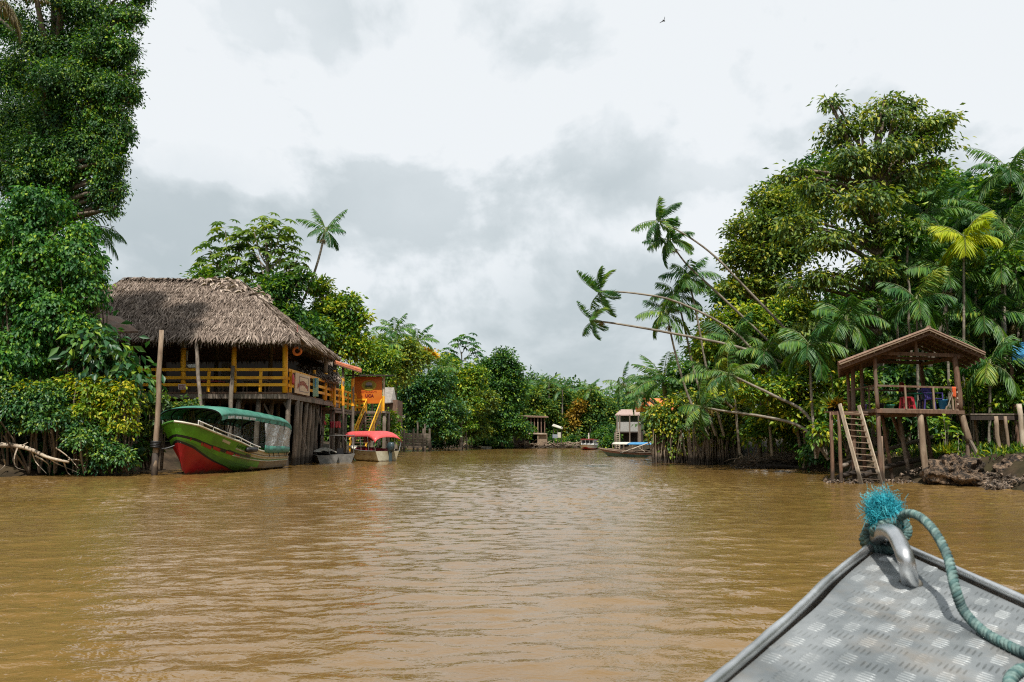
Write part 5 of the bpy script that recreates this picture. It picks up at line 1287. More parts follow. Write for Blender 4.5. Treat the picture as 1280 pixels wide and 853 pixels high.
# understory
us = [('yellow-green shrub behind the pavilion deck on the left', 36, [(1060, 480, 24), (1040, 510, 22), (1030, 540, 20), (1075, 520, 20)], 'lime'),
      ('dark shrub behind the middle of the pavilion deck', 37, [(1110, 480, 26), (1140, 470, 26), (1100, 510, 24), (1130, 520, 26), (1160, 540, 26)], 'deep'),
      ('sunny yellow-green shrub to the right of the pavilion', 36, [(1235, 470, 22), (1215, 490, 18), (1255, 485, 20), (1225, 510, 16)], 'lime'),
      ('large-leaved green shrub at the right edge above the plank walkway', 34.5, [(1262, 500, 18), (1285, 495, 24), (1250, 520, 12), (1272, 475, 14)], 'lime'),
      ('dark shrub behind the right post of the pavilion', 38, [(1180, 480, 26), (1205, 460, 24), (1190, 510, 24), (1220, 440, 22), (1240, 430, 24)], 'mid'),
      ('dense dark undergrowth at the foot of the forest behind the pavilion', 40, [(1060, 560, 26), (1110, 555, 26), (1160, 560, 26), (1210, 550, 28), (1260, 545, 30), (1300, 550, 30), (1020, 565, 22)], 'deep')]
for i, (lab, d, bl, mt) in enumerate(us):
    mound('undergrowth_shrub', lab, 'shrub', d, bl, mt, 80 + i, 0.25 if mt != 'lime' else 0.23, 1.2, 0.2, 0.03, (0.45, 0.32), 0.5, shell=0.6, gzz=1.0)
# grass and small leaves along the bank top
rng = np.random.default_rng(9); lv = Leaves(); n = 9000
x = rng.uniform(14.5, 24, n); y = rng.uniform(28, 48, n); zg = ground_z(x, y); k = zg > 0.75; x, y, zg = x[k], y[k], zg[k]; n = len(x)
lv.add(np.stack([x, y, zg - 0.02], -1), rng.normal(size=(n, 3)) * [0.6, 0.6, 0.2] + [0, 0, 0.8], rng.normal(size=(n, 3)), 0.28 * (0.5 + rng.random(n)), 0.05, 0.5 + 0.3 * rng.normal(size=n), 0.2, 0.3)
lv.part('ground_cover', LM['mid'], kind='stuff')

# mangrove edge
def mangrove(label, d, blobs, roots, seed, mat='mangrove', nroot=60, zr=None, leaf=0.27):
    rng = np.random.default_rng(seed); random.seed(seed)
    B = [blob_px(b, d) for b in blobs]; x0, x1, y1 = roots
    base = PX((x0 + x1) / 2, d, 0); t = thing('mangrove_thicket', label, 'mangrove', base)
    m = MB()
    for i in range(nroot):
        px = rng.uniform(x0, x1); dd = d + rng.uniform(-0.9, 1.2); a = PX(px, dd, -0.5); b = PX(px + rng.normal() * 5, dd + rng.normal() * 0.2, P(px, y1 + rng.normal() * 6, dd).z)
        mid = a.lerp(b, 0.5) + Vector((rng.normal() * 0.07, rng.normal() * 0.07, 0)); r = rng.uniform(0.02, 0.05)
        m.tube(bez([a, mid, b], 5), [r * 0.8, r, r, r, r * 0.9, r * 0.8], 5, 0, False)
    m.part('prop_roots', M['root'], t)
    m = MB()
    for c, r in B:
        for q in range(2): limb(m, Vector((c[0] + rng.normal() * r[0] * 0.3, c[1] + 0.3, 0.3)), Vector(c) + Vector(rng.normal(size=3) * r * 0.4), 0.05, 0.02, 0.05, 4, 5)
    m.part('stems', M['bark'], t)
    lv = Leaves(); clumps(lv, B, rng, leaf, 0.5, 1.3, None, 10, 0.6, 0.15, 0.6, (0.5, 0.34)); lv.part('leaves', LM[mat], t)
mangrove('mangrove thicket at the tip of the right bank, beside the long canoe', 53, [(835, 520, 20), (855, 505, 20), (825, 538, 14), (850, 535, 20), (872, 525, 18), (845, 552, 16), (820, 520, 12)], (816, 872, 540), 91, nroot=110)
mangrove('mangrove thicket with a curtain of hanging roots under the lower leaning palm', 49.5, [(890, 520, 20), (905, 500, 18), (915, 530, 18), (880, 540, 16), (870, 500, 16), (925, 510, 16), (905, 548, 14)], (862, 928, 540), 92, nroot=130, leaf=0.24)
mangrove('darker mangrove bushes over a tangle of dead roots left of the ladder', 43.5, [(955, 525, 20), (975, 535, 20), (940, 545, 14), (1000, 545, 18), (1015, 562, 13), (985, 520, 16), (1025, 545, 14)], (1002, 1034, 560), 93, 'mid', 40, leaf=0.22)
# tangle of dead roots and driftwood at the waterline
rng = np.random.default_rng(17); m = MB()
for i in range(260):
    px = rng.uniform(925, 1012); d = rng.uniform(42.6, 44.6); p = PX(px, d, 0); z = max(0.0, gz(p.x, d)) + 0.02; n_ = rng.normal(size=3)
    a = Vector((p.x, d, z + 0.5 * rng.random() ** 1.5)); L_ = 0.35 + 0.8 * rng.random(); b = a + Vector((n_[0], n_[1] * 0.6, n_[2] * 0.35)).normalized() * L_
    m.tube(bez([a, a.lerp(b, 0.5) + Vector((0, 0, 0.1 * rng.normal())), b], 3), [0.022, 0.022, 0.018, 0.012], 4, 0, False)
m.part('dead_root_tangle', M['root'], kind='stuff')
t = thing('driftwood', 'long dark driftwood trunk lying at the waterline below the dead roots', 'log', P(965, 582, 43)); m = MB(); m.tube(bez([P(945, 583, 43), P(975, 583, 42.7), P(1000, 584.5, 42.3), P(1018, 582, 42.2)], 8), [0.14, 0.13, 0.12, 0.11, 0.1, 0.09, 0.08, 0.07, 0.05], 8, 0, True, 0.1); m.part('stem', M['wood_dark'], t); m = MB(); m.tube([P(950, 583, 43), P(942, 574, 42.9)], [0.05, 0.02], 6); m.part('branch_stub', M['wood_mid'], t)

# ------------------------------------------------------------------ palms of the right bank
def leaner(label, pts, seed, **k):
    path = [P(*p) for p in pts]
    return palm('leaning_palm', label, path, seed, **k)
kw = dict(flen=1.7, nf=9, ll=0.6, lw=0.07, hang=1.3, tr=(0.075, 0.042), nl=28)
leaner('uppermost of the two long palms stretching far out over the river', [(975, 490, 42.5), (925, 421, 42), (850, 379, 42), (795, 367, 42), (752, 364.5, 42)], 101, axis=(-0.75, 0, -0.2), e=(1.3, -0.1), droop=(0.9, 1.7), **kw)
leaner('lower of the two long palms stretching far out over the river', [(1000, 462, 42), (922, 434, 42), (830, 415, 42), (775, 405.5, 42), (742, 401, 42)], 102, axis=(-0.7, 0, 0.1), e=(1.2, -0.2), droop=(0.9, 1.8), flen=1.35, nf=7, ll=0.5, lw=0.065, hang=1.3, tr=(0.085, 0.045), nl=24)
leaner('highest leaning palm above the right bank, its head against the sky', [(990, 420, 43), (930, 358, 43), (895, 322, 43), (862, 297, 43), (824, 276, 43)], 103, axis=(-0.5, 0, 0.45), e=(1.25, -0.4), droop=(0.8, 1.6), **{**kw, 'nf': 10})
leaner('leaning palm just below the highest one', [(985, 450, 43.5), (908, 377, 43.5), (880, 351, 43.5), (856, 328, 43.5), (836, 300, 43.5)], 104, axis=(-0.35, 0, 0.6), e=(1.1, -0.5), droop=(0.8, 1.5), **{**kw, 'nf': 11})
kw2 = dict(flen=2.0, nf=11, ll=0.7, lw=0.075, hang=1.1, tr=(0.075, 0.05), nl=26)
leaner('drooping palm below the leaning heads, left of two close stems', [(885, 545, 44), (862, 500, 44), (845, 445, 44), (833, 392, 44)], 105, **kw2)
leaner('palm with its head just right of the drooping palm', [(895, 545, 44.5), (872, 480, 44.5), (858, 420, 44.5), (846, 368, 44.5)], 106, **kw2)
leaner('slender palm at the forest edge below the four leaning heads', [(905, 545, 44), (885, 470, 44), (872, 400, 44), (860, 346, 44)], 107, **{**kw2, 'flen': 1.7})
leaner('low bushy palm with long arching fronds beside the orange-roofed house', [(838, 560, 55), (834, 520, 55), (830, 478, 55)], 108, flen=3.0, nf=15, ll=0.75, lw=0.09, hang=0.6, tr=(0.16, 0.11), nl=30, e=(1.45, -0.1), droop=(0.7, 1.4))
leaner('palm crouching low over the mangroves with yellowish fronds', [(930, 520, 43.5), (905, 500, 43.2), (893, 470, 43)], 109, **{**kw2, 'tint': 0.75})
leaner('palm leaning left over the mangroves above the almost horizontal one', [(1034, 570, 36), (1008, 518, 36.5), (970, 496, 37.5), (935, 479, 38.3), (912, 468, 39)], 110, axis=(-0.4, 0, 0.6), flen=1.5, nf=10, ll=0.5, lw=0.06, hang=0.9, tr=(0.085, 0.05), nl=24, tint=0.62)
leaner('palm with an almost horizontal stem just above the mangrove roots', [(1036, 575, 36), (1005, 536, 36.8), (960, 522, 38.5), (905, 514, 41), (878, 509, 42)], 111, axis=(-0.5, 0, 0.55), flen=1.7, nf=10, ll=0.6, lw=0.07, hang=1.1, tr=(0.08, 0.05), nl=24, tint=0.65)
leaner('far leaning palm in front of the pink-roofed porch, left head', [(850, 540, 66), (820, 515, 66), (800, 498, 66), (780, 482, 66)], 112, axis=(-0.4, 0, 0.8), flen=2.0, nf=11, ll=0.65, lw=0.09, hang=0.8, tr=(0.12, 0.08), nl=20)
leaner('far leaning palm in front of the pink-roofed porch, right head', [(860, 545, 64), (825, 512, 64), (812, 500, 64), (803, 492, 64)], 113, axis=(-0.2, 0, 0.9), flen=1.9, nf=10, ll=0.6, lw=0.09, hang=0.8, tr=(0.12, 0.08), nl=20)
leaner('small palm with an orange fruit bunch in the middle of the right bank', [(1000, 560, 42), (993, 510, 42), (988, 478, 42)], 114, flen=1.9, nf=10, ll=0.6, lw=0.07, hang=0.8, tr=(0.09, 0.06), nl=24, tint=0.6, fruitcol='rust')

kp = dict(flen=2.5, nf=11, ll=0.85, lw=0.075, hang=1.0, tr=(0.075, 0.05), nl=32)
upr = [('tall palm at the right edge, topmost fronds against the sky', 41, 1272, 1262, 215, {}), ('palm just left of the topmost one, head on the skyline', 43, 1232, 1222, 262, {}),
       ('wide dark palm at the right edge below the topmost one', 38, 1285, 1268, 300, {'flen': 2.8}), ('palm in front of the tall tree trunk with a brown fruit bunch', 39, 1132, 1118, 303, {'flen': 2.0}),
       ('yellow-fronded palm standing out above the pavilion', 36, 1204, 1205, 296, {'mat': 'palm_yellow', 'flen': 1.7, 'nf': 9, 'fruitcol': 'rust', 'ax_up': 1}), ('dark palm just behind the yellow-fronded palm', 42, 1223, 1226, 322, {}),
       ('palm between the yellow palm and the right edge, half hidden', 42, 1246, 1243, 360, {'flen': 2.2}), ('low palm behind the pavilion ridge', 41, 1165, 1170, 398, {'flen': 2.2}),
       ('palm with hanging dry fronds at the right edge under the wide dark palm', 37, 1270, 1280, 385, {'flen': 2.2, 'dead': 2}), ('low palm left of the pavilion ridge with arching fronds', 40, 1100, 1105, 415, {'flen': 2.2}),
       ('small palm beside the blue awning with fronds nearly touching the walkway', 34.5, 1236, 1238, 455, {'flen': 1.9, 'tint': 0.6}), ('palm on the skyline left of the tall dark skyline tree', 50, 1190, 1186, 250, {}),
       ('palm rising behind the topmost one at the right edge of the picture', 47, 1295, 1290, 235, {'flen': 2.8}), ('leaning-stemmed palm between the tall tree and the yellow palm', 40, 1165, 1148, 330, {'flen': 2.1}),
       ('shaded palm low behind the left eave of the pavilion', 42, 1040, 1035, 440, {'flen': 2.2})]
upr += [('slim palm right of the tall tree trunk, its fronds over the pavilion roof', 35.5, 1150, 1146, 375, {'flen': 2.0}), ('slim palm behind the yellow palm with long arching fronds', 37, 1190, 1183, 345, {'flen': 2.2}),
        ('feathery palm above the blue awning hut', 36.5, 1258, 1252, 330, {'flen': 2.3}), ('feathery palm just right of the yellow palm, lower than it', 36.5, 1228, 1230, 395, {'flen': 2.0}),
        ('slim palm left of the tall tree trunk among the drooping leaves', 36.5, 1062, 1058, 400, {'flen': 1.9}), ('low feathery palm above the ladder landing', 36, 1020, 1012, 432, {'flen': 1.9}),
        ('palm with long arching fronds high between the tall tree and the skyline palms', 40, 1165, 1158, 268, {'flen': 2.4}), ('feathery palm in the lower middle of the broad yellow-tinged tree', 42, 965, 958, 440, {'flen': 1.9}),
        ('feathery palm at the river side of the broad yellow-tinged tree', 43, 925, 915, 425, {'flen': 2.0}), ('high feathery palm at the right edge between the topmost and the wide dark one', 39.5, 1262, 1256, 280, {'flen': 2.4})]
for i, (lab, d, pxb, pxt, py, ex) in enumerate(upr):
    ex = dict(ex); ex.pop('ax_up', None)
    palm('palm_tree', lab, [PX(pxb, d, 0.7), PX((pxb * 2 + pxt) / 3, d, 0.7).lerp(P(pxt, py, d), 0.5), P(pxt, py, d)], 120 + i, **{**kp, **ex})
# bare stems standing among the palms (heads hidden in the canopy)
random.seed(8)
for i, (px, d, y1, lab) in enumerate(((1140, 38, 300, 'thin pale stem just right of the tall tree trunk'), (1185, 40, 330, 'thin pale stem rising behind the pavilion roof left of the yellow palm'), (1217, 41, 330, 'thin grey stem right of the yellow palm stem'), (1253, 36, 330, 'thin grey stem left of the blue awning hut'), (1078, 38, 380, 'thin pale stem left of the tall tree trunk'), (1243, 39, 350, 'thin brown stem between two palms near the right edge'))):
    t = thing('thin_tree', lab, 'tree', PX(px, d, 0.7)); m = MB(); a, b = PX(px, d, 0.5), P(px - 2 + random.uniform(-6, 6), y1, d); m.pole(a, b, 0.08, 0.05, 7, 0, 8, 0.06); m.part('trunk', M['bark_pale'], t, smooth=True)
    lv = Leaves(); clumps(lv, [(np.array(b), np.array([0.9, 0.9, 0.6]))], np.random.default_rng(i), 0.3, 0.5, 1.0, tint=(0.4, 0.3)); lv.part('crown', LM['mid'], t)
t = thing('dead_tree', 'bare trunk slanting up behind the pavilion ridge toward the yellow palm', 'trunk', P(1155, 420, 37)); m = MB(); m.pole(PX(1130, 37, 0.8), P(1195, 345, 37), 0.10, 0.06, 7, 0, 8, 0.05); m.part('stem', M['bark_pale'], t, smooth=True); m = MB(); m.tube([P(1180, 372, 37), P(1196, 366, 37)], [0.04, 0.02], 5); m.part('branch', M['bark_pale'], t)
# ================================================================== LEFT MIDDLE: trees behind the restaurant
cecropia('umbrella tree with star leaves behind the thatched ridge, left of its taller twin', 68, (292, 290, 345),
         [(262, 312), (282, 288), (272, 330), (300, 300), (286, 318), (258, 338), (300, 330), (276, 350), (310, 345)], 201, R=1.15)
cecropia('taller umbrella tree with a pale straight trunk behind the thatched ridge', 66, (333, 333, 300),
         [(333, 278), (318, 290), (350, 288), (308, 300), (362, 305), (340, 300), (322, 318), (352, 320), (372, 325), (362, 338), (312, 336), (340, 345), (374, 345)], 202, R=1.1)
tree('broad_tree', 'yellow-green tree whose crown shows just above the thatched ridge', 'tree', 67, [(262, 365, 26), (285, 370, 22), (310, 375, 26), (255, 345, 10), (335, 385, 26)], (290, 290, 370), 'lime', 203, leaf=0.4, tint=(0.32, 0.3), cov=1.4)
tree('broad_tree', 'dark rounded tree behind the sloping right side of the thatched roof', 'tree', 65, [(352, 365, 24), (360, 395, 28), (338, 400, 24), (378, 352, 12), (340, 355, 16), (385, 415, 30)], (350, 350, 370), 'deep', 204, leaf=0.38, tint=(0.5, 0.3))
tree('broad_tree', 'bright green spreading tree right of the leaning palm stem above the tiled shelter', 'tree', 68, [(410, 390, 26), (432, 385, 20), (440, 405, 20), (400, 360, 16, 0, 0.6), (395, 420, 30), (425, 430, 32), (445, 435, 20), (455, 395, 8)], (420, 420, 400), 'mid', 205, leaf=0.4, tint=(0.58, 0.32), shell=0.7, twigs=20)
palm('leaning_palm', 'tall slender palm leaning right, alone against the sky behind the restaurant', [P(366, 420, 66), P(372, 392, 66), P(386, 360, 66), P(398, 325, 66), P(407, 288, 66)], 206, flen=2.35, nf=9, ll=0.8, lw=0.10, hang=1.0, tr=(0.13, 0.09), nl=28, azs=[0.15, 2.9, 1.2, 3.6, -0.5, 2.0, 4.4, 0.8, 5.4], e=(1.3, -0.55), droop=(0.5, 1.1))
mid = [('dark bushy tree behind the orange sign board', 84, [(462, 440, 20), (478, 455, 22), (455, 465, 22), (470, 480, 24)], (465, 465, 450), 'mid', 0.55),
       ('bushy olive tree under the twin palms right of the orange sign board', 92, [(490, 445, 22), (505, 440, 20), (520, 450, 16), (480, 430, 12), (500, 465, 22)], (495, 495, 445), 'olive', 0.6),
       ('large dark glossy tree standing at the water right of the hut', 104, [(520, 490, 28), (545, 480, 24), (505, 510, 22), (550, 510, 26), (530, 530, 26), (510, 470, 18), (560, 540, 16)], (530, 530, 495), 'glossy', 0.48),
       ('pale green tree beside the large dark glossy tree on the left bank', 112, [(560, 470, 20), (580, 480, 22), (595, 470, 16), (575, 505, 24), (560, 455, 12)], (575, 575, 480), 'mid', 0.58),
       ('feathery low tree at the waterline left of the tall dome tree', 118, [(590, 520, 18), (575, 535, 16), (605, 500, 18), (600, 535, 16)], (590, 590, 520), 'olive', 0.5),
       ('tall dome-shaped dark tree on the left bank in front of the far forest', 122, [(625, 452, 18), (612, 465, 18), (642, 465, 16), (630, 480, 24), (615, 490, 20), (648, 490, 14), (630, 510, 22), (640, 532, 18), (618, 525, 18), (625, 545, 14), (652, 540, 12)], (628, 628, 470), 'deep', 0.46)]
for i, (lab, d, bl, tr_, mt, tn) in enumerate(mid):
    tree('bank_tree', lab, 'tree', d, bl, tr_, mt, 220 + i, leaf=0.31 + (d - 84) * 0.003, asp=0.55, cov=1.35, tint=(tn, 0.32), shell=0.65, twigs=14, gz=0.8)
cecropia('sparse umbrella tree standing above the others on the left bank, sky showing through', 116, (577, 577, 440), [(560, 440), (572, 428), (584, 425), (592, 434), (597, 446), (566, 452), (588, 452), (562, 447)], 230, R=1.25, mat='deep', nleaf=9)
kq = dict(flen=3.2, nf=12, ll=1.1, lw=0.16, hang=0.8, tr=(0.16, 0.11), nl=20, fruit=False)
palm('palm_tree', 'tall feathery palm on the left bank, left one of two above the orange sign board', [PX(490, 94, 0.8), P(491, 460, 94), P(494, 416, 94)], 231, **kq)
palm('palm_tree', 'dark palm on the left bank, right one of two above the orange sign board', [PX(516, 108, 0.8), P(518, 470, 108), P(522, 426, 108)], 232, **kq)
palm('palm_tree', 'palm partly hidden below the two tall palms, left of the dark glossy tree', [PX(474, 90, 0.8), P(476, 470, 90), P(478, 436, 90)], 233, **kq)
palm('palm_tree', 'palm in the middle of the left bank behind the dark glossy tree', [PX(556, 108, 0.8), P(556, 490, 108), P(553, 462, 108)], 234, **kq)
tree('flowering_tree', 'tree topped with a patch of bright yellow flowers right of the two tall palms', 'tree', 109, [(535, 443, 5, 0, 0.6), (531, 440, 3), (539, 444, 3.5)], (538, 536, 447), 'flower', 235, leaf=0.4, asp=0.7, cov=1.6, tint=(0.5, 0.3), twigs=4)
tree('bank_tree', 'small lime-green shrub at the foot of the orange board beside the hut', 'shrub', 70, [(488, 520, 6), (490, 533, 7), (486, 546, 6), (492, 545, 6)], (488, 488, 530), 'lime', 236, leaf=0.3, tint=(0.5, 0.3), gz=0.4)
tree('bank_tree', 'yellowish little tree at the waterline in front of the feathery low tree', 'tree', 110, [(572, 525, 7), (580, 520, 8), (585, 532, 6), (568, 540, 6)], (576, 576, 525), 'lime', 237, leaf=0.4, tint=(0.4, 0.3), gz=0.4)

# the forest that closes the view
rng = np.random.default_rng(40)
far = [(655, 500, 16, 'deep', 'dark far tree just right of the tall dome tree'), (668, 497, 15, 'mid', 'far tree behind the unfinished house'), (683, 492, 14, 'mid', 'far tree right above the unfinished house roof'), (697, 492, 13, 'deep', 'far tree above the little white-roofed hut'),
       (709, 498, 14, 'mid', 'far tree just left of the rusty yellow tree'), (733, 500, 15, 'mid', 'far tree just right of the rusty yellow tree'), (746, 500, 14, 'deep', 'far rounded tree above the red and white boat, its crown on the skyline'), (757, 508, 12, 'mid', 'far tree at the right end of the far forest beside the gap of sky'),
       (770, 520, 11, 'deep', 'far tree behind the porch house'), (690, 520, 14, 'mid', 'low far tree behind the white-roofed hut'), (740, 530, 13, 'lime', 'low yellow-green far tree beside the red and white boat'), (672, 525, 16, 'deep', 'low dark far tree behind the unfinished house frame'), (755, 535, 11, 'deep', 'low dark far tree left of the porch house'), (705, 535, 11, 'olive', 'low far bush at the waterline left of the red and white boat')]
for i, (px, py, r, mt, lab) in enumerate(far):
    d = 141 + rng.uniform(-3, 6); bl = [(px, py, r), (px - r * 0.8, py + r * 0.9, r * 0.9), (px + r * 0.8, py + r * 0.8, r * 0.9), (px + rng.uniform(-4, 4), py + r * 1.7, r), (px + rng.uniform(-6, 6), py - r * 0.5, r * 0.5)]
    tree('far_tree', lab, 'tree', d, bl, (px, px, py), 'far' if mt in ('mid', 'deep') else mt, 300 + i, leaf=0.45, asp=0.6, cov=1.3, tint=({'deep': 0.35, 'mid': 0.58, 'lime': 0.3, 'olive': 0.5}[mt], 0.32), shell=0.6, twigs=3, gz=1.0, per=10)
tree('rusty_tree', 'rusty yellow tree in the far forest left of the red and white boat', 'tree', 139, [(721, 512, 6, 0, 1.3), (717, 522, 6, 0, 1.2), (713, 533, 5, 0, 1.2), (725, 505, 4), (708, 545, 5)], (714, 720, 512), 'rust', 330, leaf=0.5, cov=1.2, tint=(0.45, 0.3), gz=1.0)
for i, (px, py, lab) in enumerate(((672, 484, 'far palm on the skyline above the unfinished house'), (686, 480, 'far palm on the skyline, tallest of the far forest'), (703, 488, 'far palm on the skyline left of the rusty tree'), (738, 488, 'far palm poking out above the red and white boat'), (745, 545, 'low far palm beside the red and white boat'))):
    d = 140; palm('far_palm', lab, [PX(px, d, 0.8), P(px, (py + 550) / 2, d), P(px, py, d)], 340 + i, flen=3.0, nf=10, ll=1.0, lw=0.22, hang=0.7, tr=(0.16, 0.12), nl=12, fruit=False, shaft=False)
# low growth along the far waterline
edge = [(500, 548, 8, 'deep'), (545, 552, 9, 'glossy'), (560, 548, 10, 'deep'), (600, 550, 9, 'mid'), (615, 552, 8, 'deep'), (628, 554, 7, 'deep'), (640, 550, 9, 'mid'), (672, 551, 7, 'deep'), (688, 552, 6, 'deep'), (706, 552, 7, 'mid'), (718, 552, 7, 'deep'), (745, 552, 7, 'deep'), (757, 552, 8, 'mid'), (768, 550, 8, 'deep'), (752, 546, 9, 'mid'), (762, 540, 10, 'deep'), (776, 548, 9, 'deep'), (790, 548, 9, 'deep'), (805, 545, 10, 'mid'), (766, 554, 6, 'mid')]
for i, (px, py, r, mt) in enumerate(edge):
    dd = 118 if px < 570 else (127 if px < 640 else (133 if px < 765 else 97))
    tree('bank_shrub', 'low shrub at the far waterline in front of the forest', 'shrub', dd, [(px, py, r), (px - r * .9, py + r * .35, r * .7), (px + r * .9, py + r * .3, r * .7)], (px, px, py), mt, 400 + i, leaf=0.34, asp=0.55, cov=1.4, tint=(0.4, 0.3), twigs=2, gz=0.1, group='low shrubs along the far waterline')
# dense woods behind everything, one mass on each side
def woods(pts, seed, mat, leaf, cov=1.0):
    rng = np.random.default_rng(seed); lv = Leaves(); B = []
    for (x, y, h, r) in pts:
        g = gz(x, y)
        for k in range(int(h / (r * 0.8)) + 1):
            B.append((np.array([x + rng.normal() * r * 0.3, y + rng.normal() * r * 0.3, g + r * 0.5 + k * r * 0.8]), np.array([r, r, r * 0.85]) * rng.uniform(0.8, 1.15)))
    clumps(lv, B, rng, leaf, 0.55, cov, None, 9, 0.7, 0.05, 0.4, (0.4, 0.3)); return lv.part('woods', LM[mat], kind='stuff')
woods([(x, 150 + rng.uniform(0, 8), 7.5 + rng.uniform(-1, 1.2), 3.2) for x in np.arange(-34, 26, 3.6)], 1, 'far', 0.75)
woods([(x, 102 + (x + 20) * -1.2 + rng.uniform(-2, 4) + 10, 7 + rng.uniform(-1, 1), 3.0) for x in np.arange(-32, -18, 2.6)] + [(-28 + rng.uniform(-2, 2), y, 8.0, 3.4) for y in np.arange(66, 104, 4)], 2, 'far', 0.6)
woods([(24 + rng.uniform(-1, 6) + (y - 45) * 0.25, y, 11 + rng.uniform(-2, 2), 3.2) for y in np.arange(44, 66, 2.4)] + [(31 + rng.uniform(-1, 3), y, 12, 3.4) for y in np.arange(40, 64, 3.5)], 3, 'deep', 0.5)
woods([(x, 96 + rng.uniform(-3, 3), 5.5, 2.6) for x in np.arange(17, 34, 3)], 4, 'far', 0.6)

# the same forest goes on along both banks beside and behind the boat
woods([(-30 + rng.uniform(-3, 2), y, 11 + rng.uniform(-2, 2), 3.6) for y in np.arange(-20, 24, 4.4)] + [(-36 + rng.uniform(-2, 2), y, 12, 3.8) for y in np.arange(0, 64, 5)] + [(-26, 16, 5, 2.4), (-26.5, 9, 5, 2.4), (-27, 22, 5, 2.4)], 5, 'deep', 0.42, 0.8)
woods([(24 + rng.uniform(-1, 3), y, 11 + rng.uniform(-2, 2), 3.6) for y in np.arange(-20, 21, 4.4)] + [(32 + rng.uniform(-2, 2), y, 12, 3.8) for y in np.arange(0, 40, 5)] + [(20.5, 14, 4, 2.0), (21, 8, 4, 2.2), (22.5, 20, 5, 2.2)], 6, 'deep', 0.42, 0.8)
# ------------------------------------------------------------------ fence and bank clutter on the left
t = thing('board_fence', 'long low fence of grey boards at the waterline right of the small hut', 'fence', P(518, 558, 100))
d = 99
m = MB()
for j in range(5): m.beam(P(493, 543 + j * 3.3, d), P(538, 543.5 + j * 3.3, d), 0.05, 0.27)
m.part('boards', M['wood_grey'], t)
for px in (495, 505, 517, 529, 537):
    m = MB(); m.pole(PX(px, d - 0.1, -0.5), P(px, 536, d - 0.1), 0.13, 0.12, 6); m.part('post', M['wood_grey'], t)
for i, (px, y1, lab) in enumerate(((493.5, 515, 'white-painted pole behind the left end of the board fence'), (502, 522, 'pole with a lamp head behind the board fence'), (522, 528, 'thick grey post behind the board fence'), (531, 530, 'thick grey post at the right end of the board fence'), (578, 536, 'thin stake in the water before the feathery tree, left of two'), (583, 537, 'thin stake in the water before the feathery tree, right of two'))):
    t = thing('bank_post', lab, 'post', PX(px, 101, 0)); m = MB(); d_ = 101 if px < 550 else 116; m.pole(PX(px, d_, -0.5), P(px, y1, d_), 0.16 if i in (2, 3) else 0.09, 0.1, 6); m.part('shaft', M['cream' if i == 0 else 'wood_grey'], t)
    if i == 1: m = MB(); m.box(P(502, 521, 101), (0.9, 0.3, 0.25)); m.part('lamp_head', M['cream'], t)
rng = np.random.default_rng(77); m = MB()
for i in range(420):
    px = rng.uniform(535, 735); d = rng.uniform(127.0, 129.5) if px > 560 else rng.uniform(118, 127); p = PX(px, d, 0); a = Vector((p.x, d, 0.1 + 0.8 * rng.random())); b = a + Vector((rng.normal(), rng.normal() * 0.4, rng.normal() * 0.35)) * 0.9
    m.tube([a, b], [0.07, 0.04], 4)
m.part('bank_debris', M['root'], kind='stuff')

def boat_shell(name, label, cat, bow, stern, beam, sheer, mats, chine=0.62, rake=0.9, group=None, flare=0.75, tr_w=0.85, strakes=None, loc=None, bluff=0.5, nst=22, keel=-0.25, bowh=None):
    """open hull lofted from bow to stern; sheer(t) = gunwale height, strakes = list of (height fraction, material index fn)"""
    bow, stern = Vector(bow), Vector(stern); ax = (stern - bow); ax.z = 0; Ln = ax.length; ax.normalize(); sd = Vector((ax.y, -ax.x, 0))
    t = thing(name, label, cat, loc or (bow + stern) / 2, group)
    fr = [0, .18, .36, .5, .64, .78, .9, 1.0]
    rows, rin = [], []
    for i in range(nst + 1):
        s = (i / nst) ** 1.25; w = beam / 2 * min(1, (s / bluff)) ** 0.62 if s < bluff else beam / 2 * (1 - (1 - tr_w) * ((s - bluff) / (1 - bluff)) ** 2)
        w = max(w, 0.02); h = sheer(s); kz = keel + max(0, (0.16 - s) / 0.16) ** 1.6 * (h - keel) * 0.55
        rows.append([]); 
        for side in (-1, 1):
            for f in (fr if side == 1 else list(reversed(fr))):
                bot = flare * (0.25 + 0.75 * min(1, s / 0.5)); ww = w * (bot * min(1, f / 0.3) ** 0.6 if f < 0.3 else bot + (1 - bot) * ((f - 0.3) / 0.7) ** 0.9)
                z = kz + (h - kz) * f
                x = s * Ln - rake * (f - 0.3) * max(0, 1 - s / 0.45) 
                if f == 0: ww = 0
                rows[-1].append(bow + ax * x + sd * (side * ww) + Vector((0, 0, z - bow.z)))
    return t, rows, ax, sd, Ln
# ================================================================== BOATS ON THE RIVER
EMC = lambda c, n, r=0.4, **k: flat(n, c, r, **k)
M['hull_green'] = nmat('hull_green', (0.075, 0.26, 0.012), (0.11, 0.34, 0.02), 2.5, 0.35, 0.05, c3=(0.06, 0.16, 0.02))
M['hull_dgreen'] = nmat('hull_dark_green', (0.04, 0.15, 0.02), (0.07, 0.20, 0.03), 3, 0.4, 0.05)
M['hull_red'] = nmat('hull_red', (0.26, 0.006, 0.012), (0.36, 0.014, 0.018), 2.5, 0.35, 0.05, c3=(0.32, 0.03, 0.02))
M['hull_cream'] = nmat('hull_cream', (0.40, 0.38, 0.28), (0.55, 0.52, 0.40), 2.5, 0.45, 0.05, c3=(0.34, 0.29, 0.18))
M['hull_brown'] = nmat('hull_brown_stripe', (0.14, 0.105, 0.05), (0.22, 0.17, 0.09), 2.5, 0.45)
M['hull_black'] = EMC((0.012, 0.014, 0.012), 'hull_black_line')
M['plastic'] = None
m_, nt_, out_ = _nodes('clear_plastic_sheet')
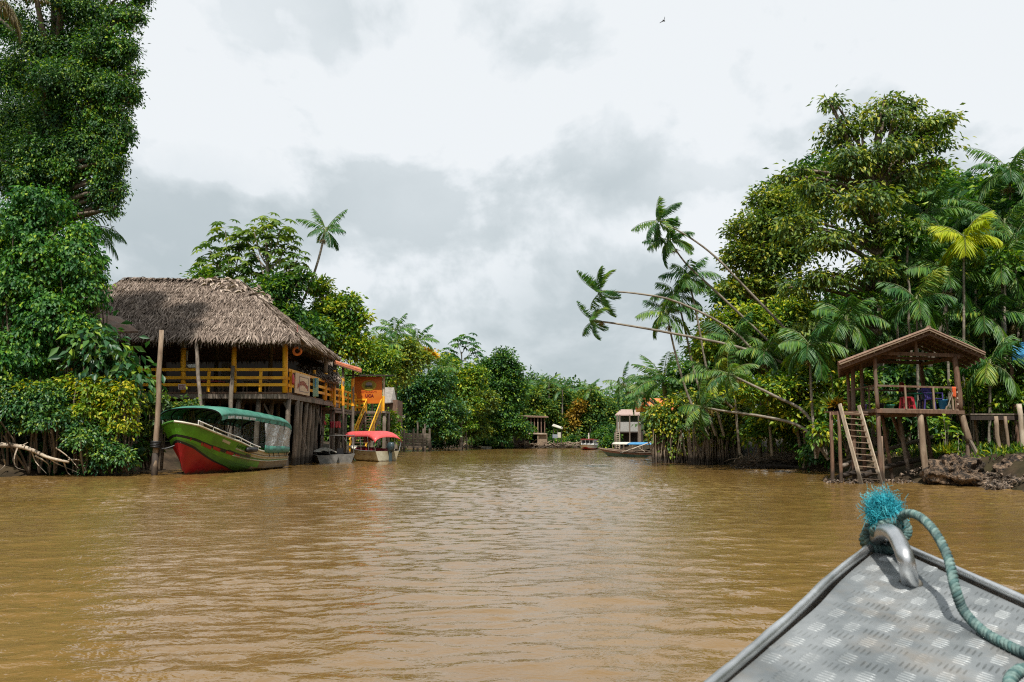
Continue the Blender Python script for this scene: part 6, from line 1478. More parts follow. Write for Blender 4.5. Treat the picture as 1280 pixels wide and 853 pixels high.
tb = nt_.nodes.new('ShaderNodeBsdfTransparent'); tb.inputs[0].default_value = (0.86, 0.88, 0.88, 1); gb = nt_.nodes.new('ShaderNodeBsdfPrincipled'); gb.inputs['Base Color'].default_value = (0.72, 0.75, 0.75, 1); gb.inputs['Roughness'].default_value = 0.12
nn = nt_.nodes.new('ShaderNodeTexNoise'); nn.inputs['Scale'].default_value = 2.2; nn.inputs['Detail'].default_value = 4; nn.inputs['Distortion'].default_value = 1.2
bp_ = nt_.nodes.new('ShaderNodeBump'); bp_.inputs['Strength'].default_value = 0.9; bp_.inputs['Distance'].default_value = 0.15; tc_ = nt_.nodes.new('ShaderNodeTexCoord'); nt_.links.new(tc_.outputs['Object'], nn.inputs['Vector']); nt_.links.new(nn.outputs[0], bp_.inputs['Height']); nt_.links.new(bp_.outputs[0], gb.inputs['Normal'])
mxs = nt_.nodes.new('ShaderNodeMixShader'); mxs.inputs[0].default_value = 0.5; nt_.links.new(tb.outputs[0], mxs.inputs[1]); nt_.links.new(gb.outputs[0], mxs.inputs[2]); nt_.links.new(mxs.outputs[0], out_.inputs[0])
M['plastic'] = m_

# ------------------------------------------------------------------ big green and red boat
bowp = P(224, 528, 35.2); bow = Vector((bowp.x, bowp.y, 0)); sternp = PX(333, 44.2, 0); stern = Vector((sternp.x, sternp.y, 0))
zbow, zmid = bowp.z, P(362, 565.5, 43.8).z
sh = lambda s: zmid + (zbow - zmid) * max(0, 1 - s / 0.72) ** 1.7
T = thing('passenger_boat', 'green boat with red bottom, green canopy and clear plastic side sheet moored at the left', 'boat', (bow + stern) / 2)
ax = stern - bow; Ln = ax.length; ax.normalize(); sd = Vector((ax.y, -ax.x, 0))      # sd points to the river side (right)
beam = 3.0; NS = 40
fr = [0, .08, .2, .34, .46, .50, .62, .66, .80, .84, .92, 1.0]
def hullpt(s, f, side):
    h = sh(s); w = beam / 2 * (0.40 + 0.60 * min(1, s / 0.30) ** 0.75) if s < 0.30 else beam / 2 * (1 - 0.16 * ((s - 0.30) / 0.70) ** 2)
    if s < 0.05: w *= (s / 0.05) ** 0.55
    kz = -0.30 + 0.5 * max(0, 1 - s / 0.22) ** 2
    bot = 0.30 + 0.55 * min(1, s / 0.65); 
    ww = w * (bot * (f / 0.34) ** 0.75 if f < 0.34 else bot + (1 - bot) * ((f - 0.34) / 0.66) ** 0.85)
    x = s * Ln - 0.85 * (f - 0.5) * max(0, 1 - s / 0.35)
    return bow + ax * x + sd * (side * max(ww, 0.0)) + Vector((0, 0, kz + (h - kz) * f)), w
def bands(s):
    """heights of the painted bands at station s (0 bow, 1 stern)"""
    r = 0.52 * max(0.0, 1 - s / 0.60) ** 0.85 + 0.06 * max(0, 1 - s / 0.95); k = min(1, s / 0.42)
    b1 = r + 0.045 * (1 - k) + 0.012
    d = max(b1 + 0.02, 0.70 - 0.05 * s); e = 0.755 - 0.05 * s
    return [0, r, b1, (b1 + d) / 2, d, max(e, d + 0.03), 0.84, 0.885, 1.0]
BC = [(1, 1), (4, 3), (2, 3), (0, 5), (4, 2), (0, 3), (0, 5), (0, 3)]     # paint of each band forward and aft
m = MB()
sts = [(i / 60) ** 1.15 for i in range(61)]
for side in (1, -1):
    b0 = len(m.v); SUB = 3; k = 8 * SUB + 1
    for s in sts:
        g = bands(s)
        for q in range(k):
            bi = min(q // SUB, 7); f = g[bi] + (g[bi + 1] - g[bi]) * ((q - bi * SUB) / SUB); m.v.append(tuple(hullpt(s, f, side)[0]))
    for i in range(60):
        for j in range(k - 1):
            q = (b0 + i * k + j, b0 + (i + 1) * k + j, b0 + (i + 1) * k + j + 1, b0 + i * k + j + 1)
            m.f.append(q if side == 1 else tuple(reversed(q))); bi = j // SUB
            aft = (sts[i] + sts[i + 1]) / 2 > (0.50, 0.44, 0.52, 0.60, 0.46, 0.47, 0.42, 0.44)[bi]
            m.m.append(BC[bi][1 if aft else 0])
# transom and floor
fr2 = [i / 24 for i in range(25)]
tr_ = [hullpt(1, f, 1)[0] for f in fr2] + [hullpt(1, f, -1)[0] for f in reversed(fr2)]
m.add(tr_, [tuple(range(len(tr_)))], 3)
hull = m.part('hull', [M['hull_green'], M['hull_red'], M['hull_dgreen'], M['hull_cream'], M['hull_black'], M['hull_brown']], T)
m = MB(); rows = []
for i in range(4, NS + 1, 4):
    s = (i / NS) ** 1.15; a, b = hullpt(s, 0.62, -1)[0], hullpt(s, 0.62, 1)[0]; rows.append([a, b])
m.grid(rows); m.part('floor', M['wood_brown'], T)
rows = []
for i in range(1, 13):
    s = (i / NS) ** 1.15; a, b = hullpt(s, 0.985, -1)[0], hullpt(s, 0.985, 1)[0]; rows.append([a, b])
m = MB(); m.grid(rows); m.part('fore_deck', M['hull_dgreen'], T)
for side in (1, -1):
    m = MB(); m.tube([hullpt((i / NS) ** 1.15, 1.0, side)[0] + Vector((0, 0, 0.03)) for i in range(NS + 1)], 0.055, 6); m.part('gunwale', M['hull_dgreen' if side < 0 else 'hull_cream'], T)
    m = MB()
    for f_, r_ in ((0.82, 0.03), (0.64, 0.03)): m.tube([hullpt((i / NS) ** 1.15, f_, side)[0] + sd * side * 0.015 for i in range(14, NS + 1)], r_, 5)
    m.part('rubbing_strake', M['hull_cream'], hull)
    m = MB(); hr = [hullpt((i / NS) ** 1.15, 1.0, side)[0] + Vector((0, 0, 0.24 - 0.05 * i / 24)) for i in range(3, 25)]; m.tube(hr, 0.028, 6)
    for i in range(3, 25, 4): a = hullpt((i / NS) ** 1.15, 1.0, side)[0]; m.tube([a, a + Vector((0, 0, 0.22))], 0.018, 5)
    m.part('grab_rail', M['white'], T)
# painted marks along the bow: small red, dark and pale dashes
rng = np.random.default_rng(2)
for nm, mt, lst in (('painted_marks', 'hull_red', ((0.035, 0.70, .06), (0.16, 0.70, .05), (0.10, 0.69, .05), (0.25, 0.68, .05), (0.32, 0.66, .045))), ('pale_marks', 'hull_cream', ((0.20, 0.91, .05),)), ('dark_marks', 'hull_black', ((0.30, 0.90, .06), (0.26, 0.72, .05), (0.205, 0.70, .04), (0.42, 0.74, .05)))):
    for (s, f, w) in lst:
        m = MB()
        if nm == 'dark_marks' and f == 0.90:
            for k in range(5):
                s2 = s + 0.014 * k; a, b = hullpt(s2, 0.86, 1)[0], hullpt(s2 + 0.006, 0.94 - 0.02 * (k % 2), 1)[0]; m.beam(a + sd * 0.012, b + sd * 0.012, 0.04, 0.02)
        else:
            q = [hullpt(s, f - 0.025, 1)[0], hullpt(s + w, f - 0.045, 1)[0], hullpt(s + w, f + 0.02, 1)[0], hullpt(s, f + 0.035, 1)[0]]; m.slab([x + sd * 0.014 for x in q], sd * 0.01)
        m.part('painted_mark', M[mt], hull)
# canopy on hoops
zt0, zt1 = P(260, 508.5, 37.6).z, P(345, 521, 43).z
s0, s1 = 0.10, 0.985
def canpt(s, a):
    """a from -1 (left edge) to 1 (right edge) over the top"""
    c = bow + ax * (s * Ln); w = 1.52 * (1 - 0.06 * s); f = (s - s0) / (s1 - s0); zt = zt0 + (zt1 - zt0) * f ** 1.3 + 0.05 * math.sin(PI * f) - 0.10 * max(0, 1 - f / 0.15) ** 2
    drop = 0.42 * abs(a) ** 2.6 + 0.14 * max(0, (f - 0.9) / 0.1) ** 2
    return c + sd * (w * math.sin(a * PI / 2 * 0.93) / math.sin(PI / 2 * 0.93)) + Vector((0, 0, zt - drop))
na, nb = 16, 26
rows = [[canpt(s0 + (s1 - s0) * i / nb, -1 + 2 * j / na) + Vector((0, 0, 0.03 * math.sin(i * PI * 7 / nb) ** 2 * (1 - (2 * j / na - 1) ** 2))) for j in range(na + 1)] for i in range(nb + 1)]
m = MB(); m.grid(rows); o = m.part('canopy', M['green_tarp'], T, smooth=True); o.modifiers.new('thickness', 'SOLIDIFY').thickness = 0.015
# valance with pale lashings
for side in (1, -1):
    rows = [[canpt(s0 + (s1 - s0) * i / 40, side) + Vector((0, 0, -0.0 - h * (0.16 + 0.015 * math.sin(i * 1.9)))) + sd * side * 0.012 * math.sin(i * 2.6) for h in (0, 0.5, 1)] for i in range(41)]
    m = MB(); m.grid(rows); v = m.part('valance', M['green_tarp'], o); v.modifiers.new('thickness', 'SOLIDIFY').thickness = 0.01
m = MB()
for i in range(1, 5):
    s = s0 + 0.055 + 0.082 * (i - 1); a = [canpt(s + 0.004, 0.995) + sd * 0.03 - Vector((0, 0, 0.02)), canpt(s + 0.072, 0.995) + sd * 0.03 - Vector((0, 0, 0.02)), canpt(s + 0.072, 0.995) + sd * 0.03 - Vector((0, 0, 0.14)), canpt(s + 0.004, 0.995) + sd * 0.03 - Vector((0, 0, 0.14))]; m.slab(a, sd * 0.006)
m.part('window_strip', M['plastic'], o)
for i in range(9):
    s = s0 + (s1 - s0) * i / 8; lo = [(bow + ax * s * Ln) + sd * side * (hullpt(s, 1, 1)[1] - 0.04) + Vector((0, 0, sh(s))) for side in (-1, 1)]
    m = MB(); m.tube([lo[0]] + [canpt(s, -1 + 2 * j / 10) - Vector((0, 0, 0.05)) for j in range(11)] + [lo[1]], 0.026, 6); m.part('hoop', M['dark'], T)
# clear side sheet with green lower skirt (right, aft), clear sheets at the far side
def sheet(sa, sb, side, nm, zlo=0.0, skirt=True, top=0.18):
    n1, n2 = 18, 8; rows = []
    for j in range(n2 + 1):
        v = j / n2; r = []
        for i in range(n1 + 1):
            s = sa + (sb - sa) * i / n1; a = canpt(s, side) - Vector((0, 0, top)); b = bow + ax * s * Ln + sd * side * (hullpt(s, 1, 1)[1] + 0.05) + Vector((0, 0, sh(s) - 0.02 + zlo)); r.append(a.lerp(b, v) + sd * side * 0.05 * math.sin(i * 0.9 + v * 3.1) * math.sin(PI * v))
        rows.append(r)
    m = MB(); m.grid(rows[:n2 - (1 if skirt else 0)]); q = m.part(nm, M['plastic'], T, smooth=True)
    if skirt: m = MB(); m.grid(rows[n2 - 2:]); m.part('skirt', M['green_tarp'], T, smooth=True).modifiers.new('thickness', 'SOLIDIFY').thickness = 0.012
    return rows
rw = sheet(0.60, 0.985, 1, 'side_sheet')
sheet(0.16, 0.985, -1, 'far_side_sheet', 0, False)
m = MB(); a_, b_ = canpt(0.985, -1) , canpt(0.985, 1); q = [canpt(0.985, -1 + 2 * j / 8) - Vector((0, 0, 0.1)) for j in range(9)]; w1 = [hullpt(0.985, 1, -1)[0].lerp(hullpt(0.985, 1, 1)[0], j / 8) for j in range(9)]; m.grid([q, w1]); m.part('rear_sheet', M['plastic'], T)
m = MB()
for i, s in enumerate((0.655, 0.72, 0.80, 0.90, 0.93, 0.955)):
    a = bow + ax * s * Ln + sd * (hullpt(s, 1, 1)[1] + 0.07) + Vector((0, 0, sh(s) + 0.02)); m.tube([a, a + ax * 0.12 - Vector((0, 0, 0.22))], 0.02, 5)
m.part('lashings', M['black'], T)
m = MB()
for (s, v0, s2, v1) in ((0.625, 0.05, 0.70, 0.75), (0.67, 0.1, 0.74, 0.8), (0.745, 0.1, 0.69, 0.7), (0.80, 0.1, 0.775, 0.8), (0.96, 0.2, 0.87, 0.7)):
    g_ = lambda s_, v_: (canpt(s_, 1) - Vector((0, 0, 0.18))).lerp(bow + ax * s_ * Ln + sd * (hullpt(s_, 1, 1)[1] + 0.05) + Vector((0, 0, sh(s_))), v_) - sd * 0.08
    m.beam(g_(s, v0), g_(s2, v1), 0.04, 0.03)
m.part('inner_strut', M['wood_pale'], T)
# seats, wheel console, black fender
for s in (0.42, 0.52, 0.62, 0.72, 0.82, 0.90):
    m = MB(); a, b = hullpt(s, 0.75, -1)[0], hullpt(s, 0.75, 1)[0]; c = (a + b) / 2; m.beam(a.lerp(b, 0.08) + Vector((0, 0, 0.1)), a.lerp(b, 0.92) + Vector((0, 0, 0.1)), 0.35, 0.06); m.beam(a.lerp(b, 0.08) + Vector((0, 0, 0.35)) + ax * 0.2, a.lerp(b, 0.92) + Vector((0, 0, 0.35)) + ax * 0.2, 0.05, 0.4); m.part('bench', M['hull_dgreen'], T)
m = MB(); c = bow + ax * 0.5 * Ln + sd * 0.75; m.box(c + Vector((0, 0, sh(0.5) + 0.15)), (0.5, 0.5, 0.9)); m.part('console', M['black'], T)
m = MB(); m.torus(c + Vector((-0.1, -0.3, sh(0.5) + 0.62)), 0.17, 0.02, (0.1, -1, 0.5), 18, 6); m.part('steering_wheel', M['white'], T)
m = MB(); a = hullpt(0.43, 0.93, 1)[0] + sd * 0.12; m.tube([a - ax * 0.55, a - ax * 0.5, a + ax * 0.45, a + ax * 0.5], [0.04, 0.12, 0.12, 0.04], 10); m.part('fender', M['black'], T, smooth=True)
m = MB(); a = hullpt(0.02, 0.55, -1)[0]; b = P(194.5, 560, 35.0); m.tube(bez([b, b.lerp(a, 0.5) - Vector((0, 0, 0.08)), a], 6), 0.03, 6); mo = m.part('mooring_line', M['black'], T)

# ------------------------------------------------------------------ generic small hulls
def small_boat(name, label, cat, bow, stern, beam, hb, hs, mats, split=0.45, rake=0.7, tw=0.85, bluff=0.4, gun='alu_dull'):
    bow, stern = Vector(bow), Vector(stern); bow.z = stern.z = 0; ax = stern - bow; Ln = ax.length; ax.normalize(); sd = Vector((ax.y, -ax.x, 0))
    t = thing(name, label, cat, (bow + stern) / 2)
    she = lambda s: hs + (hb - hs) * max(0, 1 - s / 0.8) ** 1.8
    def pt(s, f, side):
        h = she(s); w = beam / 2 * (min(1, s / bluff) ** 0.6 if s < bluff else 1 - (1 - tw) * ((s - bluff) / (1 - bluff)) ** 2); kz = -0.2 + 0.35 * max(0, 1 - s / 0.25) ** 2
        ww = w * (0.75 * (f / 0.3) ** 0.6 if f < 0.3 else 0.75 + 0.25 * (f - 0.3) / 0.7)
        return bow + ax * (s * Ln - rake * (f - 0.5) * max(0, 1 - s / 0.4)) + sd * side * ww + Vector((0, 0, kz + (h - kz) * f))
    m = MB(); N_, K = 18, 10
    for side in (1, -1):
        b0 = len(m.v); m.v += [tuple(pt(i / N_, j / K, side)) for i in range(N_ + 1) for j in range(K + 1)]
        for i in range(N_):
            for j in range(K):
                q = (b0 + i * (K + 1) + j, b0 + (i + 1) * (K + 1) + j, b0 + (i + 1) * (K + 1) + j + 1, b0 + i * (K + 1) + j + 1); m.f.append(q if side == 1 else q[::-1]); m.m.append(0 if j / K < split else 1)
    tr_ = [pt(1, j / K, 1) for j in range(K + 1)] + [pt(1, j / K, -1) for j in range(K, -1, -1)]; m.add(tr_, [tuple(range(len(tr_)))], 1)
    m.part('hull', [M[x] for x in mats], t)
    m = MB(); m.grid([[pt(i / N_, 0.45, -1), pt(i / N_, 0.45, 1)] for i in range(1, N_ + 1)]); m.part('floor', M['alu_dull'], t)
    for side in (1, -1): m = MB(); m.tube([pt(i / N_, 1, side) for i in range(N_ + 1)], 0.035, 5); m.part('gunwale', M[gun], t)
    return t, pt, ax, sd, Ln, she
def outboard(t, pt, she, ax, f=0.0, sd=Vector((1, 0, 0)), mat='motor', s=1.0):
    c = pt(1, 1, 1).lerp(pt(1, 1, -1), 0.5) + ax * 0.18 + sd * f; par = None
    Rz = Matrix((ax, Vector((0, 0, 1)).cross(ax), Vector((0, 0, 1)))).transposed()
    m = MB(); m.lathe([(0.02, 0.62), (0.17, 0.60), (0.25, 0.50), (0.27, 0.30), (0.25, 0.10), (0.18, 0.0), (0.02, -0.02)], c, 12); m.v = [tuple(c + Rz @ Vector((( Rz.transposed() @ (Vector(v) - c)).x * 1.25, (Rz.transposed() @ (Vector(v) - c)).y * 0.85, (Vector(v) - c).z)) * s) for v in m.v]
    o = m.part('outboard_cowl', M['motor'], t, smooth=True)
    m = MB(); m.box(c + Vector((0, 0, 0.02)), (0.3, 0.3, 0.12), Rz); m.beam(c, c - Vector((0, 0, 0.95)), 0.2, 0.26); m.part('outboard_leg', M['motor'], t)
    m = MB(); m.beam(c + Vector((0, 0, 0.33)) + ax * 0.30 - sd * 0.16, c + Vector((0, 0, 0.33)) + ax * 0.30 + sd * 0.16, 0.02, 0.05); m.part('cowl_band', M['alu'], o)
M['motor'] = EMC((0.035, 0.055, 0.062), 'grey_motor_paint', 0.35)

# red-canopied boat: stern towards us on the right
st = PX(484, 55.8, 0); bw_ = PX(442, 59.2, 0)
t, pt, ax, sd, Ln, she = small_boat('passenger_boat', 'white boat with a faded red canopy and grey outboard below the jetty stairs', 'boat', bw_, st, 2.0, 1.05, 0.72, ('hull_cream', 'hull_cream'), tw=0.95)
zt = P(465, 539, 57.5).z
def cp(s, a): return pt(s, 1, 1).lerp(pt(s, 1, -1), 0.5) * 1.0 + sd * (1.12 * math.sin(a * PI / 2 * 0.93)) + Vector((0, 0, zt - she(s) - 0.42 * abs(a) ** 2.4 - 0.3 * max(0, (s - 0.8) / 0.2) ** 2))
m = MB(); m.grid([[cp(0.14 + 0.9 * i / 16, -1 + j / 6) for j in range(13)] for i in range(17)]); o = m.part('canopy', M['red_cloth'], t, smooth=True); o.modifiers.new('thickness', 'SOLIDIFY').thickness = 0.015
for s in (0.14, 0.36, 0.6, 0.82, 1.0):
    m = MB(); m.tube([pt(s, 1, -1)] + [cp(s, -1 + j / 4) - Vector((0, 0, 0.03)) for j in range(9)] + [pt(s, 1, 1)], 0.02, 5); m.part('hoop', M['alu'], t)
for s in (0.35, 0.5, 0.65, 0.8): m = MB(); a, b = pt(s, 0.72, -1), pt(s, 0.72, 1); m.beam(a, b, 0.35, 0.06); m.beam(a + ax * 0.17 + Vector((0, 0, 0.22)), b + ax * 0.17 + Vector((0, 0, 0.22)), 0.05, 0.38); m.part('bench', EMC((0.20, 0.015, 0.03), 'dark_red_seat'), t)
outboard(t, pt, she, ax, -0.15, sd)
m = MB(); c = pt(0.93, 0.8, 1).lerp(pt(0.93, 0.8, -1), 0.66); m.box(c + Vector((0, 0, 0.12)), (0.5, 0.45, 0.3)); m.part('fuel_tank', M['red_plastic'], t)
def vest(label, c, mat):
    c = Vector(c); t = thing('life_vest', label, 'life vest', c); m = MB()
    for s in (-1, 1): m.lathe([(0.02, -0.26), (0.11, -0.22), (0.13, 0.0), (0.10, 0.2), (0.03, 0.26)], c + Vector((s * 0.13, 0, 0)), 10)
    m.box(c + Vector((0, 0.05, 0.02)), (0.3, 0.08, 0.44)); m.part('padding', mat, t, smooth=True)
    m = MB(); m.box(c + Vector((0, -0.02, -0.08)), (0.5, 0.2, 0.035)); m.part('strap', M['black'], t)
vest('pale pink life vest hanging under the red canopy', P(459, 549, 58.0), EMC((0.55, 0.25, 0.2), 'pink_vest'))
vest('orange life vest hanging under the red canopy right of the pink one', P(463.5, 547, 57.8), EMC((0.65, 0.22, 0.03), 'orange_vest'))

# aluminium skiff with flat dark awning
st = PX(428, 53.6, 0); bw_ = PX(402, 58, 0)
t, pt, ax, sd, Ln, she = small_boat('aluminium_skiff', 'dull aluminium skiff with a flat grey awning beside the restaurant piles', 'boat', bw_, st, 1.75, 0.85, 0.55, ('alu_dull', 'alu_dull'), tw=0.95)
zt = P(420, 544, 55).z
m = MB(); m.slab([pt(s, 1, sg) * 1.0 + Vector((0, 0, zt - she(s))) + (-sd * 0 if sg else sd * 0) for s, sg in ((0.2, 1), (0.98, 1), (0.98, -1), (0.2, -1))], 0.05); m.part('awning', flat('grey_awning', (0.16, 0.16, 0.155), 0.6), t)
for s in (0.22, 0.6, 0.95):
    for sg in (1, -1): m = MB(); a = pt(s, 1, sg); m.tube([a, a + Vector((0, 0, zt - she(s) - 0.03))], 0.022, 6); m.part('awning_post', M['alu'], t)
for s in (0.35, 0.55, 0.75): m = MB(); m.beam(pt(s, 0.8, -1), pt(s, 0.8, 1), 0.3, 0.05); m.part('bench', M['alu_dull'], t)
m = MB(); c = pt(0.9, 0.9, 1).lerp(pt(0.9, 0.9, -1), 0.5); m.box(c + Vector((0, 0, 0.2)), (0.4, 0.35, 0.5)); m.part('engine_box', M['black'], t)
t, pt, ax, sd, Ln, she = small_boat('aluminium_skiff', 'small open pale skiff moored left of the awning skiff, half behind the piles', 'boat', PX(398, 57, 0), PX(410, 52.5, 0), 1.5, 0.75, 0.5, ('alu_dull', 'alu_dull'), tw=0.95)
m = MB(); c = pt(0.6, 1, 1).lerp(pt(0.6, 1, -1), 0.5); rows = [[c + sd * (0.7 * (i / 8 - 0.5) * 2) + ax * (0.9 * (j / 6 - 0.5) * 2) + Vector((0, 0, 0.12 + 0.34 * math.cos((i / 8 - .5) * 2.6) * math.cos((j / 6 - .5) * 2.4) + 0.05 * math.sin(i * 2.1 + j * 1.7))) for i in range(9)] for j in range(7)]; m.grid(rows); m.part('cover', M['cream'], t, smooth=True)
for s in (0.3, 0.7): m = MB(); m.beam(pt(s, 0.8, -1), pt(s, 0.8, 1), 0.3, 0.05); m.part('bench', M['alu_dull'], t)

# ------------------------------------------------------------------ right middle: canoe, covered boat, houses
M['skiff_alu'] = nmat('skiff_grey', (0.13, 0.125, 0.115), (0.24, 0.23, 0.21), 3, 0.6, 0.1)
M['hull_teal'] = EMC((0.06, 0.13, 0.11), 'teal_paint'); M['hull_wine'] = EMC((0.24, 0.13, 0.10), 'faded_red_brown_paint', 0.6)
t, pt, ax, sd, Ln, she = small_boat('long_canoe', 'long low wooden canoe with a teal bottom at the tip of the mangroves', 'canoe', PX(753, 73, 0), PX(822, 68, 0), 1.2, 0.72, 0.36, ('hull_teal', 'hull_wine'), split=0.62, rake=0.9, bluff=0.3, gun='wood_mid')
for s in (0.3, 0.5, 0.7, 0.85): m = MB(); m.beam(pt(s, 0.9, -1), pt(s, 0.9, 1), 0.25, 0.04); m.part('thwart', M['wood_mid'], t)
t, pt, ax, sd, Ln, she = small_boat('covered_boat', 'boat with a blue tarpaulin roof lying behind the long canoe', 'boat', PX(764, 77, 0), PX(820, 74, 0), 1.7, 0.6, 0.45, ('wood_brown', 'wood_brown'), gun='wood_mid')
zt = P(800, 556, 75).z
for sa, sb, mt in ((0.12, 0.46, 'cream'), (0.47, 1.0, 'blue_tarp')):
    m = MB(); m.grid([[pt(sa + (sb - sa) * i / 6, 1, 1).lerp(pt(sa + (sb - sa) * i / 6, 1, -1), j / 6) + Vector((0, 0, zt - she(sa + (sb - sa) * i / 6) + 0.2 * math.sin(PI * j / 6))) for j in range(7)] for i in range(7)]); o = m.part('roof_sheet', M[mt], t, smooth=True); o.modifiers.new('thickness', 'SOLIDIFY').thickness = 0.03
for s in (0.14, 0.4, 0.6, 0.8, 0.98):
    for sg in (1, -1): m = MB(); a = pt(s, 1, sg); m.tube([a, a + Vector((0, 0, zt - she(s)))], 0.03, 6); m.part('roof_post', M['wood_mid'], t)
t = thing('boom_pole', 'long pale pole slanting up from the canoe toward the mangroves', 'pole', P(777, 566, 70)); m = MB(); m.pole(P(775, 567, 70), P(816, 552, 71), 0.06, 0.05, 6); m.part('shaft', M['wood_pale'], t); m = MB(); m.pole(P(797, 559, 70.2), P(806, 565, 70.2), 0.03, 0.03, 5); m.part('prop', M['wood_pale'], t)

t = thing('porch_house', 'raised house with a pale porch and faded pink roof behind the covered boat', 'house', P(785, 560, 88)); d = 88
m = MB(); m.slab([P(769, 518.5, d), P(800, 518.5, d), P(800, 512, d + 4), P(776, 512, d + 4)], 0.12); m.part('roof', flat('faded_pink_roof', (0.36, 0.26, 0.22), 0.6), t)
m = MB(); m.box((P(786, 534, d).x, d + 0.05, P(786, 534, d).z), (2.6, 0.08, 1.1)); m.part('porch_panel', flat('grey_porch_board', (0.34, 0.34, 0.32), 0.7), t)
m = MB(); m.box((P(788, 541, d).x, d + 2, P(788, 540.5, d).z), (2.6, 4, 0.15)); m.part('porch_floor', M['wood_dark'], t)
m = MB(); m.box((P(790, 530, d).x + 0.4, d + 3.6, P(790, 530, d).z), (3, 0.12, 2.2)); m.part('wall', flat('green_grey_wall', (0.07, 0.10, 0.06), 0.7), t)
m = MB(); m.box((P(792, 552, d).x + 0.2, d + 1.5, P(792, 552, d).z), (2.2, 0.12, 2.0)); m.part('lower_wall', M['wood_dark'], t)
for px in (771.5, 774.5, 787, 798): m = MB(); m.pole(PX(px, d - 0.02, -0.5), P(px, 518.5, d), 0.08, 0.08, 6); m.part('post', M['wood_grey'], t)
for px in (769, 783): m = MB(); m.pole(PX(px, d + 2, -0.5), P(px, 541, d + 2), 0.10, 0.1, 6); m.part('pile', M['wood_grey'], t)
m = MB()
for i in range(9): m.beam(P(770, 538 + i * 2.7, d - 0.4), P(774, 538 + i * 2.7, d - 0.4), 0.05, 0.05)
for px in (770, 774): m.beam(P(px, 536, d - 0.4), P(px, 562, d - 0.4), 0.06, 0.06)
m.part('ladder', M['wood_pale'], t)
t = thing('orange_house', 'house with a bright orange tiled roof and yellow wall behind the low bushy palm', 'house', P(825, 545, 80)); d = 80
m = MB(); m.slab([P(795, 503, d), P(850, 514, d), P(850, 500, d + 4), P(800, 497, d + 4)], 0.15); m.part('roof', flat('orange_roof', (0.62, 0.17, 0.04), 0.6), t)
m = MB(); m.slab([P(794.5, 512, d + .1), P(794.5, 500, d + .1), P(797.5, 500, d + .3), P(797.5, 512, d + .3)], Vector((0, -0.1, 0))); m.part('gable_board', flat('dark_red_board', (0.3, 0.05, 0.03), 0.6), t)
m = MB(); m.box((P(817, 508, d + 2).x, d + 2.5, P(817, 509, d + 2).z), (3.0, 3, 0.9)); m.part('wall', flat('yellow_wall', (0.62, 0.33, 0.03), 0.6), t)
for px in (800, 820, 840): m = MB(); m.pole(PX(px, d + 1.2, -0.3), P(px, 530, d + 1.2), 0.12, 0.12, 6); m.part('pile', M['wood_grey'], t)

# ------------------------------------------------------------------ far end
d = 127.5
t = thing('unfinished_house', 'two-storey house frame of bare brown posts at the far end of the river', 'house', P(665, 560, d)); X0, X1 = P(651, 560, d).x, P(681, 560, d).x; z1, z2 = P(665, 541, d).z, P(665, 520, d).z
m = MB(); m.slab([(X0 - 0.9, d - 0.4, z2), (X1 + 0.6, d - 0.4, z2 - 0.15), (X1 + 0.6, d + 5, z2 + 0.1), (X0 - 0.9, d + 5, z2 + 0.25)], 0.18); m.part('roof', M['wood_brown'], t)
m = MB(); m.slab([(X0 - 0.2, d - 0.2, z1), (X1 + 0.3, d - 0.2, z1 - 0.1), (X1 + 0.3, d + 5, z1), (X0 - 0.2, d + 5, z1)], 0.2); m.part('floor', M['wood_pale'], t)
for i in range(8):
    x = X0 + (X1 - X0) * (i / 7); m = MB(); m.beam((x, d + 0.05, 0.0 if i in (0, 1, 5) else z1), (x, d + 0.05, z2 - 0.15), 0.16, 0.16); m.part('post', M['wood_mid' if i == 5 else 'wood_brown'], t)
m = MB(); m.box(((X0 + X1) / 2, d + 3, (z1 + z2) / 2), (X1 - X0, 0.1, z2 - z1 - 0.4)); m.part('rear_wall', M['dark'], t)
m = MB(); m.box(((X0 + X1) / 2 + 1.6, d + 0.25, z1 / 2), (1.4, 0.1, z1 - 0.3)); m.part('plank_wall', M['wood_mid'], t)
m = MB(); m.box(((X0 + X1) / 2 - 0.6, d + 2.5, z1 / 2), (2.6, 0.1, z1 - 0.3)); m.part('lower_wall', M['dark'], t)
t = thing('red_roof_shed', 'small shed with a faded red roof against the left side of the unfinished house', 'shed', P(645, 560, d)); m = MB(); m.slab([P(640, 531, d - 0.6), P(655, 532, d - 0.6), P(659, 522, d + 2), P(645, 523, d + 2)], 0.15); m.part('roof', flat('faded_red_roof', (0.42, 0.22, 0.17), 0.6), t)
m = MB(); m.box(P(648, 543, d + 0.6), (1.9, 1.6, 2.6)); m.part('wall', M['wood_dark'], t)
for px in (642, 656): m = MB(); m.beam(PX(px, d - 0.5, 0), P(px, 530, d - 0.5), 0.14, 0.14); m.part('post', M['wood_grey'], t)
t = thing('white_roof_hut', 'little hut on stilts with a white lean-to roof right of the unfinished house', 'hut', P(697, 560, d)); m = MB(); m.slab([P(690, 532, d), P(703, 536, d), P(703, 534, d + 2.5), P(692, 530, d + 2.5)], 0.10); m.part('roof', M['cream'], t)
m = MB(); m.box(P(694, 545.5, d + 0.8), (0.9, 1.2, 0.6)); m.part('side_panel', flat('blue_grey_board', (0.22, 0.25, 0.30), 0.6), t); m = MB(); m.box(P(699, 544, d + 0.2), (0.5, 0.1, 0.85)); m.part('white_panel', M['cream'], t)
for px in (692, 697, 702): m = MB(); m.beam(PX(px, d + 0.3, 0), P(px, 534, d + 0.3), 0.12, 0.12); m.part('post', M['wood_dark'], t)
